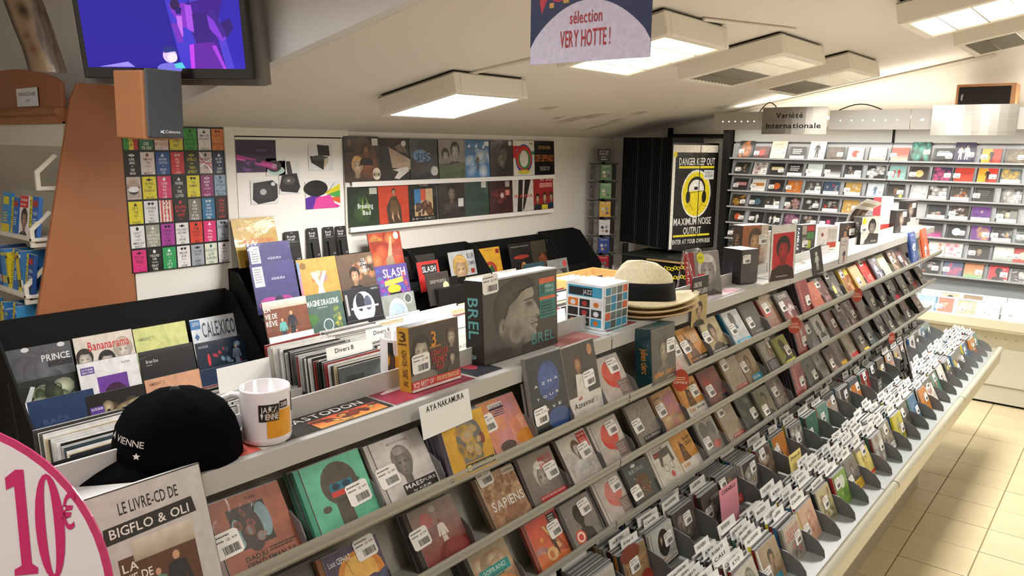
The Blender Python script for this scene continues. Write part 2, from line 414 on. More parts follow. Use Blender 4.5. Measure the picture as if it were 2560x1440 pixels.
w = M(); w.box(-8, -2.6, 0, 2.7, -2.5, 3.6, WALLC); struct(w.build('wall_front', 'plaster'))
w = M(); w.tube([(-1.05, YB-.012, ceil_z(-1.05)-.02), (-4.4, YB-.012, ceil_z(-4.4)-.02)], .012, 'cfc6b6', 6); struct(w.build('trim_1', 'paint'))

CEIL = bpy.data.objects['ceiling']
def oncl(px, py, off=.003):
    d = at(px, py, 1, 4.0)-Vector((0, 0, H)); t = (2.02+SL*4.5-H-off)/(d.z-SL*d.x); return Vector((0, 0, H))+d*t
for (px, py, a_, b_) in ((1372, 272, .06, .09), (1430, 300, .16, .10), (1480, 292, .10, .12), (1540, 302, .10, .06), (1598, 284, .07, .10), (1500, 316, .2, .05), (2145, 240, .05, .05), (1395, 296, .05, .05)):
    c = oncl(px, py); g = M(); n = 14; ring = []
    for k in range(n):
        t = 2*pi*k/n; x, y = a_*cos(t)*(1+.2*sin(3*t)), b_*sin(t)*(1+.2*cos(2*t)); ring.append((c.x+x, c.y+y, c.z+SL*x))
    for k in range(n): g.poly([tuple(c), ring[k], ring[(k+1) % n]], None, [hx('b5a48c'), hx('e6e0d6'), hx('e6e0d6')])
    g.build('smudge', 'plaster', CEIL)

# the painted cupboard door in the left wall
y0, y1, zt = at(583, 342, 0, XL).y, at(852, 345, 0, XL).y, 1.965
d = M(); d.box(XL, y0, .05, XL+.018, y1, zt, 'efeae3'); D = struct(d.build('door_1', 'paint', bevel=.002))
f = M(); f.box(XL, y0-.075, 0, XL+.026, y0-.008, zt+.06, 'e8e2d8'); f.box(XL, y1+.008, 0, XL+.026, y1+.05, zt+.06, 'e8e2d8'); f.box(XL, y0-.008, zt+.008, XL+.026, y1+.008, zt+.06, 'e8e2d8')
f.build('door_frame', 'paint', D, bevel=.002)
hm = M(); hm.tube([(XL+.028, y1+.004, 1.62), (XL+.028, y1+.004, 1.70)], .006, 'c9c2b6', 8); hm.build('hinge', 'satin_metal', D)
dg = M(); dg.box(XL, y0-.008, .05, XL+.004, y0, zt, '3a3532'); dg.box(XL, y0, zt, XL+.004, y1, zt+.008, '3a3532'); dg.build('door_gap', 'black_matt', D)

# ------------------------------------------------------------------ ceiling fixtures
FN = {'panel': 'white square ceiling fixture with a plain glowing panel, low above the record wall',
      0: 'white square louvred fixture fully lit, behind the hanging banner', 1: 'white louvred fixture, lit only on its far side, nearest the banner',
      2: 'white louvred fixture, half lit, farthest back beside the cornice', 3: 'bright louvred fixture at the top right of the slope', 4: 'half lit louvred fixture at the right edge near the back wall'}
for i, (x, y, sx, sy, kind, p) in enumerate(LIGHTS):
    t = empty('ceiling_light', (x, y, ceil_z(x)), FN['panel'] if i == 0 else FN[i-1], 'ceiling light', 'fluorescent fixtures on the sloping ceiling')
    t.rotation_euler = TILT
    a, b = sx/2, sy/2; g = M()
    for q in ((-a, -b, a, -b+.045), (-a, b-.045, a, b), (-a, -b+.045, -a+.045, b-.045), (a-.045, -b+.045, a, b-.045)):
        g.box(q[0], q[1], -.125, q[2], q[3], -.012, 'e9e3d4')
    g.box(-a, -b, -.03, a, b, -.012, 'e9e3d4'); g.build('housing', 'paint', t, bevel=.008)
    s_ = M(); s_.box(-a+.02, -b+.02, -.012, a-.02, b-.02, 0, '1d1a17'); s_.build('shadow_gap', 'black_matt', t)
    g = M()
    if kind == 'panel':
        g.box(-a+.045, -b+.045, -.123, a-.045, b-.045, -.115, 'f4f8ff'); g.build('diffuser', 'lamp_on', t)
    else:
        n = 4
        for k in range(n):
            xx = -a+.1+(2*a-.2)*k/(n-1)
            g = M(); g.tube([(xx, -b+.05, -.068), (xx, b-.05, -.068)], .015, 'fff6e4', 8)
            g.build('tube', 'lamp_on' if (kind == 'louvre' or k >= 2) else 'dim_glow', t)
        g = M(); g.box(-a+.045, -b+.045, -.034, a-.045, b-.045, -.03, 'fff' if kind == 'louvre' else 'c9c2b4'); g.build('glow_reflector', 'dim_glow' if kind == 'louvre' else 'glow_reflector', t)  # back plate emits by itself, in place of bounced tube light
        if kind == 'half': g = M(); g.box(0, -b+.045, -.040, a-.045, b-.045, -.036, 'fff'); g.build('glow_reflector', 'dim_glow', t)  # brighter glow painted over the lit half, this plate is no lamp
        src = None
        for k in range(13):
            yy = -b+.07+(2*b-.14)*k/12
            if src is None:
                g = M(); g.box(-a+.045, -.004, -.122, a-.045, .0, -.100, 'e8e6e0' if kind == 'louvre' else '8a857a'); src = g.build('louvre_slat', 'chrome' if kind == 'louvre' else 'satin_metal', t); o = src
            else: o = src.copy(); COL.objects.link(o); o.parent = t
            o.location = (0, yy, 0)
        g = M()
        for k in (-1, 0, 1): g.box(k*a*.48-.003, -b+.045, -.123, k*a*.48+.003, b-.045, -.07, 'e8e6e0')
        g.build('louvre_divider', 'chrome', t)
for (xa, ya, xb, yb) in ((-3.0, 3.2, -2.38, 3.4), (-1.76, 3.6, -1.6, 4.4), (-.5, 4.4, -.48, 5.6)):
    w = M(); za, zb = ceil_z(xa)-.006, ceil_z(xb)-.006
    w.tube([(xa, ya, za-.006), (xb, yb, zb-.006)], .009, 'e6dfd0', 6)
    tag(w.build('cable_trunking', 'paint'), 'thin white cable trunking on the ceiling between light fixtures', 'trunking', 'cable trunking on the ceiling')

# ------------------------------------------------------------------ central rack
G0, G1 = .40, 5.72; ML = 1.33; LN = ML/8
TIERS = [(-1.01, 1.29), (-1.03, 1.10), (-1.035, .915)]
GR = empty('display_rack', (-1.1, G0, 0), 'long pale grey metal display rack with three sloping shelves and bins of cases', 'display rack')
def part(g, name, mt, bevel=0, smooth=False, par=None):
    o = g.build(name, mt, None, bevel=bevel, smooth=smooth); p = par or GR; o.parent = p; o.matrix_parent_inverse = Matrix.Translation(-p.location) if p.type == 'EMPTY' and not p.parent else Matrix(); return o
GY = 'a9a69b'
for k in range(4):
    a, b = G0+ML*k+.003, G0+ML*(k+1)-.003
    if k == 0: a -= .4
    g = M(); g.prism([(-1.06, 1.44), (-1.06, 1.403), (-1.068, 1.403), (-1.068, 1.426), (-1.235, 1.426), (-1.235, 1.44)], 1, a, b, 'bbb9b4'); part(g, 'deck', 'satin_metal')
    g = M(); g.box(-1.243, a, 1.40, -1.235, b, 1.447, 'd2d0cb'); part(g, 'deck_edge', 'satin_metal', .002)
    for (x, z) in TIERS:
        g = M(); q = [(x+.006, z), (x+.005, z-.016), (x-.004, z-.019), (x-.07, z-.026), (x-.145, z+.115), (x-.15, z+.115), (x-.08, z-.037), (x+.002, z-.030), (x+.010, z-.021), (x+.011, z+.002)]
        g.prism(q, 1, a, b, GY); part(g, 'tier_shelf', 'satin_metal')
        g = M(); g.box(x+.0105, a, z-.012, x+.0125, b, z-.007, '97958c'); part(g, 'price_rail', 'satin_metal')
        g = M(); g.box(x-.152, a, z+.10, x-.147, b, z+.19, 'b7b6b2'); part(g, 'back_panel', 'satin_metal')
    g = M(); g.prism([(-1.30, .70), (-.62, .655), (-.62, .645), (-1.30, .69)], 1, a, b, '989e9c'); part(g, 'bin_floor', 'satin_metal')
    g = M(); g.prism([(-.598, .668), (-.600, .602), (-.612, .59), (-.66, .585), (-.66, .595), (-.614, .60), (-.612, .668)], 1, a, b, 'd9d3bb'); part(g, 'fascia', 'satin_metal')
    g = M(); g.tube([(-.606, a, .684), (-.606, b, .684)], .017, 'b5b29f', 18); part(g, 'bumper_rail', 'plastic', smooth=False)
    if k < 3:
        g = M(); g.tube([(-.606, b, .684), (-.606, b+.006, .684)], .0175, '4a4842', 18); part(g, 'rail_joint', 'black_matt')
    g = M(); g.box(-1.243, a, .72, -1.236, b, 1.40, 'a4a39e'); part(g, 'spine_panel', 'satin_metal')
for (y_, s_) in ((G0-.4, -1), (G1-.003, 1)):
    g = M(); g.prism([(-1.30, 1.42), (-1.17, 1.42), (-1.16, 1.29), (-1.17, .86), (-1.16, .70), (-.72, .66), (-.74, .57), (-1.30, .5)], 1, y_-.004 if s_ > 0 else y_, y_+.004 if s_ > 0 else y_+.004, 'c9c8c2')
    if s_ > 0: part(g, 'end_panel', 'satin_metal')
g = M(); g.box(-1.28, G0-.4, .0, -.828, 4.79, .56, 'a69f8a'); part(g, 'base_panel', 'satin_metal', .003)
g = M(); g.box(-.829, G0-.4, .555, -.63, 4.79, .565, 'a69f8a'); part(g, 'under_panel', 'satin_metal')
g = M(); g.box(-1.24, 5.55, 0, -1.18, 5.62, .66, 'b9b8b2'); part(g, 'leg', 'satin_metal')
g = M(); g.box(-1.28, 4.82, .5, -1.2, 5.7, .56, 'b9b8b2'); part(g, 'beam', 'satin_metal')
# curved fins of the bins
src = {}
def fin(kind, k, y):
    prof = {'outer': [(-.93, .675), (-.93, .74), (-.76, .732), (-.71, .724), (-.675, .706), (-.655, .682), (-.65, .658)],
            'inner': [(-1.25, .70), (-1.25, .775), (-1.02, .77), (-.96, .755), (-.935, .735), (-.922, .70), (-.922, .682)],
            'tier': [(-.066, -.03), (-.085, .03), (-.04, .04), (-.012, .028), (.002, .006), (.004, -.022)]}[kind]
    if kind not in src:
        g = M(); g.prism([(p[0], p[1]) for p in prof], 1, -.0012, .0012, '6f6f6f'); o = part(g, 'divider_fin', 'satin_metal'); src[kind] = o
    else:
        o = src[kind].copy(); COL.objects.link(o)
    return o
for k in range(6, 33):
    for kind in ('outer', 'inner'):
        o = fin(kind, k, 0); o.location = (0, G0+LN*k, 0)

# ---- the wall unit on the back wall
UX0, UX1 = -3.075, 1.0
WU = empty('wall_unit', (-1, YB, 0), 'pale grey metal wall unit with seven sloping shelves of cases along the back wall', 'wall unit')
def wp(g, n, mt, bevel=0): return part(g, n, mt, bevel, par=WU)
for k, (a, b) in enumerate(((UX0, -1.693), (-1.687, -.36), (-.354, UX1))):
    for r in range(7):
        z = 1.843-.15*r; y = 7.0
        g = M(); g.prism([(y-.012, z-.012), (y-.012, z+.002), (y-.006, z+.002), (y-.006, z-.008), (y+.05, z-.008), (y+.075, z+.128), (y+.08, z+.128), (y+.055, z-.014)], 0, a, b, 'a6a9ab'); wp(g, 'shelf', 'satin_metal')
    g = M(); g.box(a, 7.10, .6, b, 7.12, 2.12, 'a3a6a8'); wp(g, 'back_panel', 'satin_metal')
    g = M(); g.box(a, 7.075, 1.99, b, 7.10, 2.12, 'b5b5b2'); wp(g, 'top_panel', 'satin_metal')
    g = M(); g.prism([(6.70, .635), (7.10, .70), (7.10, .69), (6.70, .625)], 0, a, b, 'c9cac8'); wp(g, 'tray', 'satin_metal')
    g = M(); g.prism([(6.665, .625), (6.66, .69), (6.675, .70), (6.70, .695), (6.70, .61), (6.68, .60)], 0, a, b, 'cfcbb2'); wp(g, 'tray_edge', 'satin_metal')
    g = M(); g.prism([(6.70, .61), (6.80, .45), (6.80, .16), (6.86, .16), (6.86, .62)], 0, a, b, 'c3bfae'); wp(g, 'lower_panel', 'satin_metal')
    g = M(); g.box(a, 6.815, .02, b, 7.1, .155, 'bdb9a8'); wp(g, 'plinth', 'satin_metal')
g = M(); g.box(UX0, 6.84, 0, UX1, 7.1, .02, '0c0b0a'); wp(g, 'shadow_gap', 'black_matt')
g = M(); g.box(UX0-.07, 6.98, .3, UX0-.012, 7.12, 2.1, '171615'); wp(g, 'upright', 'black_matt')
g = M(); g.box(-1.70, 7.07, 1.99, -1.68, 7.075, 2.13, '1c1b1a'); g.box(-1.704, 7.068, 2.0, -1.70, 7.073, 2.12, 'ddd'); wp(g, 'slotted_upright', 'black_matt')
g = M()
for k in range(60): g.box(UX0+.04+k*.067, 6.797, .50, UX0+.044+k*.067, 6.80, .505, '4a463c')
for k in range(60): g.box(UX0+.04+k*.067, 6.7437, .535, UX0+.046+k*.067, 6.747, .541, '3a362c')
o = wp(g, 'perforation', 'black_matt'); o['kind'] = 'stuff'
# lit cornice above it
CO = empty('light_cornice', (-1, YB, 2.1), 'row of pale metal light boxes with small round holes above the wall unit', 'light cornice')
for k, (a, b) in enumerate(((-3.13, -2.66), (-2.11, -1.50), (-1.495, -.95-.38), (-.80, -.2), (-.195, .4))):
    g = M(); g.prism([(6.72, 2.09), (6.72, 2.245), (6.726, 2.245), (6.95, 2.252), (6.95, 2.246), (6.726, 2.239), (6.726, 2.09)], 0, a, b, 'aaa79f'); o = part(g, 'light_box', 'satin_metal', par=CO)
    g = M()
    for q in range(6): 
        xx = a+.09+q*(b-a-.18)/5; g.lathe([(0, 0), (.006, 0)], 'fff', 8, ctr=(xx, 0)); 
    # round holes glowing with the tubes behind
    g.v = [(v[0], 6.7185, 2.163+v[1]) for v in g.v]; part(g, 'light_hole', 'lamp_mid', par=CO)
g = M(); g.tube([(-3.05, 6.84, 2.19), (.4, 6.84, 2.19)], .013, 'fff4e0', 8); part(g, 'tube', 'lamp_mid', par=CO)
g = M()
for xx in (-2.9, -1.7, -.5): g.box(xx, 6.74, 2.19, xx+.03, 7.2, 2.22, 'b9b6ae')
part(g, 'bracket', 'satin_metal', par=CO)
def curved(x0, x1, z0, z1, label, art=None):
    g = M(); n = 10; c = hx('a8a39a')
    P = []
    for k in range(n+1):
        t = k/n; P.append((x0+(x1-x0)*t, 6.70-.045*sin(pi*t)))
    for k in range(n):
        (xa, ya), (xb, yb) = P[k], P[k+1]
        for s_, dy in ((1, 0), (-1, .004)):
            q = [(xa, ya+dy, z0), (xb, yb+dy, z0), (xb, yb+dy, z1), (xa, ya+dy, z1)]
            g.poly(q if s_ > 0 else q[::-1], c)
    o = g.build('section_sign', 'brushed_metal'); tag(o, label, 'sign')
    if art:
        a = Art(x1-x0, z1-z0, 0); a.run(art)
        a.v = [(v[0]+(x0+x1)/2, 6.70-.045*sin(pi*min(1, max(0, (v[0]+(x1-x0)/2)/(x1-x0))))-.002, v[2]+z0) for v in a.v]
        l = a.build('lettering', 'black_matt', o)
    return o
curved(-2.67, -2.12, 2.052, 2.277, 'curved brushed metal sign lettered in black over the wall unit', 't .24 .2 .42 .2 111 Variété;t .08 .58 .84 .2 111 Internationale')
curved(-1.345, -.79, 2.045, 2.268, 'blank curved brushed metal sign with a wooden speaker above it')
for (xa, xb, hgt) in ((-2.78, -2.60, .08), (-2.1, -1.75, .05)):
    w = M(); w.tube([(xa+(xb-xa)*t/8, 6.9, 2.25+hgt*sin(pi*t/8)) for t in range(9)], .005, '2a2622', 6)
    tag(w.build('cable', 'black_matt'), 'loop of dark cable showing above the lettered cornice sign' if hgt < .06 else 'short dark cable end rising at the left of the lettered sign', 'cable')
SP = empty('loudspeaker', (-1.04, 6.95, 2.255), 'wood-cased loudspeaker lying on top of the wall unit', 'loudspeaker')
g = M(); g.box(-.195, -.05, 0, .195, .17, .175, 'b5793e'); g.build('cabinet', 'wood', SP, bevel=.006)
g = M(); g.box(-.175, -.058, .012, .165, -.05, .155, '2b2724'); g.build('grille', 'fabric', SP)
a = Art(.02, .09, 0); a.run('v .2 .1 .8 .5 ddd Cabasse'); o = a.build('badge', 'paper', SP); o.location = (-.15, -.0590, .02)
# ledge-top posters

# ------------------------------------------------------------------ cases on the three tiers: (right-hand px, art, look, n behind, spine, options)
FW = ['front', 'second', 'third', 'fourth', 'fifth', 'sixth', 'seventh', 'eighth', 'ninth', 'tenth']
TA = [
 (761, 'g a8654a 9c5a40;r .2 .16 .72 .72 3b322c;e .27 .5 .07 .2 7fa3a8;e .64 .42 .1 .24 7f9aa0;e .45 .5 .15 .3 41372f;n .2 .2 .7 .7 .06 3 9 3a302a 6d8d92 4d423a;t .5 .06 .14 .04 4a2c20 Dadju;r .24 .8 .96 .803 4a2c20;t .24 .815 .3 .065 1e120c DADJU;L .58 .80 .38 2 .035 2a1a10;t .24 .90 .68 .07 1e120c GENTLEMAN 2.0', 'copper brown cover with a dark square photo and black lettering', 3, '7a5040', (.17, .72)),
 (957, 'g 6fc7a2 62b994;e .52 .38 .3 .32 5a5148;r .36 .55 .6 1 5a5148;p 5a5148 .6 .2 .86 .42 .74 .5 .78 .62 .6 .75;e .2 .68 .07 .05 5a5148;r .34 .36 .72 .48 2f7f93;r .34 .48 .72 .56 d8453e;e .44 .42 .07 .05 1e3f55;e .62 .42 .07 .05 1e3f55;L .4 .6 .3 2 .03 3f3832', 'mint green cover with a brown head in profile over a cassette', 2, '4f9c80', (.78, .78)),
 (1109, 'g dad5cf cfc9c3;f .47 .45 .5 989089 8a827b c9c3bd;e .45 .25 .1 .06 aaa29b;m .3 .2 .6 .6 .006 5 14 7a726c b4ada6;t .3 .08 .4 .035 b0a9a3 MAES PURE;r .3 .78 .96 .97 171412;t .33 .80 .34 .07 eee MAES;t .68 .81 .26 .05 ccc PURE;t .45 .90 .35 .04 ddd 1er ALBUM', 'pale grey cover of a bald head over a black title bar', 2, 'c6c0ba', (.2, .72)),
 (1232, 'g d9a832 c49223;e .55 .42 .3 .36 6b675f;e .5 .28 .2 .18 8f8b84;r .3 .55 .75 .82 6d6a60;e .82 .5 .06 .1 7c3b2c;n .2 .2 .8 .8 .12 8 12 55514a a39c8a 83795f c9a24a;r .3 .84 .97 .97 1d1b2e;t .43 .86 .5 .08 e6cf4a AYA NAKAMURA;r .32 .86 .41 .95 e6cf4a', 'yellow cover of a dark head under wrinkled film', 5, '3b3340', (.2, .14)),
 (1341, 'g e09468 d88a76;n 0 0 1 1 .3 4 14 e9a77a d67f5c c98f98 e8b48f;r .25 .08 .62 .15 e9e6e2;t .27 .1 .33 .05 22314f VEGEDREAM;r .25 .16 .62 .2 2a2f4c;L .25 .22 .36 3 .04 3b4f7a;e .85 .85 .25 .14 d8882c;e .35 .9 .2 .1 54413e', 'orange and pink cloudy cover', 4, '5b4a4a', (.18, .55)),
 (1433, 'g 3b4044 23262b;e .55 .35 .3 .26 42558e;e .7 .86 .3 .14 33508a;e .5 .3 .2 .16 4b62a0;m .1 .1 .9 .9 .005 4 12 55606a 2d3237;t .14 .36 .1 .035 eee A;t .34 .345 .1 .035 eee Z;t .52 .335 .1 .035 eee N;t .7 .32 .1 .035 eee A;t .16 .53 .08 .035 eee Y;t .34 .52 .1 .035 eee O;t .52 .51 .1 .035 eee U;t .7 .50 .08 .035 eee R;t .2 .70 .08 .035 eee L;t .4 .69 .03 .035 eee I;t .54 .675 .1 .035 eee V;t .72 .665 .08 .035 eee E', 'tall dark blue sleeve with wide-spaced white letters', 1, '8c8b88', (.22, .86), 'tall'),
 (1515, 'g 4d4843 45403b;r 0 .7 1 1 d8d3cc;f .4 .27 .24 c49069 54402e 3a3531;p ddd8d0 .3 .4 .5 .42 .62 .7 .25 .7;e .82 .12 .08 .08 b98a66;t .12 .78 .62 .08 1c1a18 Aznavour;e .3 .745 .025 .015 b5443e;e .36 .735 .03 .02 b5443e;t .76 .78 .1 .08 b8b2ab 2', 'tall cover of a dark-suited singer over a white title band', 1, 'b9b4ae', (.68, .62), 'tall'),
 (1591, 'g cfc4bd c4b8b1;e .5 .42 .3 .3 d8493c;e .42 .36 .2 .2 e0695c;e .6 .62 .14 .16 cf5b50;r .58 .6 1 .95 8d7a74;L .62 .66 .3 4 .06 b9a9a2', 'white cover with a big red blot', 1, 'c9beb8', (.72, .42)),
 (1682, 'g 5f5b54 4c4944;f .5 .42 .44 b3a392 4c463e 6b655c;t .08 .76 .84 .1 e0983e julien clerc;t .6 .9 .3 .04 c9b9a2 coffret;r 0 0 1 .03 6d6860', 'teal box set showing a pale face and orange lettering', 0, '173e46', (.78, .5), 'box'),
 (1721, 'g c9bcb0 bdb0a4;n 0 .2 .7 1 .2 9 10 d98f8a e0b6a0 c9a796 d8cdbf;e .72 .2 .14 .12 1b1a19;t .62 .17 .2 .05 ccc CD;m .1 .2 .5 .9 .01 3 9 c77 dba', 'pinkish cover with a round black seal', 0, 'b7aa9c', (.78, .55), 'narrow'),
 (1782, 'g dba153 b8752c;p 6a4a26 .3 .1 .62 .75 .2 .8;f .42 .5 .3 a97445 3a2c20 7a4f24;t .55 .22 .35 .1 efe4d0 BAIN;t .5 .34 .4 .1 efe4d0 CIDEO;r .1 .8 1 1 2b2019;t .14 .83 .3 .07 e08c2f BAIN;t .5 .84 .4 .05 e9ddc9 NOUVEL ALBUM', 'orange cover over a dark brown band', 2, '2f2620', (.22, .64)),
 (1830, 'g c4b48a b3a276;m 0 0 1 1 .006 12 26 8f7f56 d8caa0;f .52 .42 .46 c9a489 231c18 4d4531;r .1 .86 1 .97 1b1a1a;t .12 .88 .8 .06 eee CHRISTINE AND THE QUEENS', 'straw coloured cover of a dark-haired woman', 1, '2a2826', (.2, .64)),
 (1885, 'g dde2e4 cfd6d9;m .3 .1 .7 .9 .012 3 22 6f9fb8 4d6a78 9bbccb;e .45 .25 .16 .2 6b6662;f .46 .3 .2 8e8780 55504c 5f8ba3;r .1 .88 1 .98 43b6dc;t .3 .9 .5 .05 eef NOUVEL', 'white cover with pale blue scribbled figure and blue strip', 2, '24617c', (.3, .7)),
 (1924, 'g 5e5c5a 555250;t .3 .84 .5 .06 b5b0aa GRAND BAIN', 'plain charcoal cover', 4, '1a1918', (.3, .72)),
 (1967, 'g b09a86 8f5c4e;p d8574a 0 .25 .25 .3 .45 .55 0 .6;e .55 .1 .5 .25 c4b09c;t .35 .65 .5 .05 c98d80 LE FEU;t .5 .82 .35 .05 c98d80 FOLIE', 'brown and red cover with a pale curve', 1, '7a3a33', (.34, .5)),
 (1997, 'g 5b5856 8b3a34;n .1 .3 .9 .95 .14 2 16 a8463e c9b9ae 6d2b28 eee 3c3431;t .2 .06 .6 .12 e8e6e2 STONES', 'grey cover with red clutter and white block letters', 1, '3a3837', (.26, .6)),
 (2040, 'g a34744 8f3a38;v .18 .1 .1 .8 d9a59a CHARLES;m .4 .1 .9 .9 .02 8 6 b35a54 7d302e', 'wine red tall cover with a vertical title', 5, '3b2b30', (.7, .8), 'mid'),
 (2063, 'g c96a4a b75a3d;m 0 0 1 1 .02 6 18 e8c0a0 e8e0d6 a33', 'orange scribbled cover', 0, '94452f', None),
 (2090, 'g 5f4640 6f4c4a;n 0 0 1 1 .15 12 16 8c5a58 c9a09a 4a3434 7c3f44', 'dark maroon photo cover with white speckles', 1, '4a3230', (.35, .35)),
 (2116, 'g 6c6864 585450;n 0 .3 1 1 .15 6 12 85807a 3f3c39 c3bdb4;r .2 .5 .45 .8 e6e38a', 'dark grey cover with a pale yellow label', 2, '161514', (.25, .2)),
 (2147, 'g b98e5c 8c5f3c;n 0 0 1 1 .16 5 18 d9b27a 6f4a30 e8dcc6 a33 c97f3a;r .5 .05 .8 .3 e8dc28', 'multicoloured cover with a bright yellow label', 0, 'c9a23a', (.25, .35)),
 (2167, 'g cdb68c b89c6e;m 0 0 1 1 .05 4 12 e0cfa8 9c7f55 8b5b3c', 'tan striped cover', 0, 'b38f3c', (.4, .82)),
 (2194, 'g d8463f c93c36;n .2 .4 .9 .9 .15 9 8 e87b70 f0d0c4 b32d28', 'bright red cover', 2, 'c9443c', (.4, .2)),
 (2212, 'g 6a6a78 55505c;n 0 0 1 1 .16 7 14 b9b4c4 8c7f6a ddd', 'violet grey photo cover', 0, '33323a', (.4, .7)),
 (2236, 'g d8d6a8 c9c79a;m 0 0 1 1 .04 6 14 eeeecb a3a070 8f8c60', 'pale yellow-green striped cover', 3, 'b5b38a', None),
 (2258, 'g 8c7762 6d5a48;n 0 0 1 1 .2 8 14 b9a286 54453a c9bda9 e0d5c4', 'brown group photo cover', 0, '6a5240', (.3, .6)),
 (2276, 'g 5a3a36 46302e;n 0 .2 1 1 .2 3 12 7d524c 2f2220 c9b0a6', 'dark red-brown cover', 1, '3f2a28', (.4, .7)),
 (2300, 'g 3a5690 2f467c;n .2 .2 .8 .9 .14 5 12 c9d0dc 7f93bd 22345c;t .2 .06 .5 .06 c9d4ea LIVE', 'tall blue cover', 1, '2c4680', (.5, .6), 'tall'),
 (2328, 'g d8643c c9552f;m 0 .1 1 1 .05 6 10 f0ded0 e88a66;n .1 .5 .7 1 .2 5 8 d9d0c4 6b5a50', 'tall orange and white cover at the far end', 1, 'c9552f', (.3, .82), 'tall'),
]
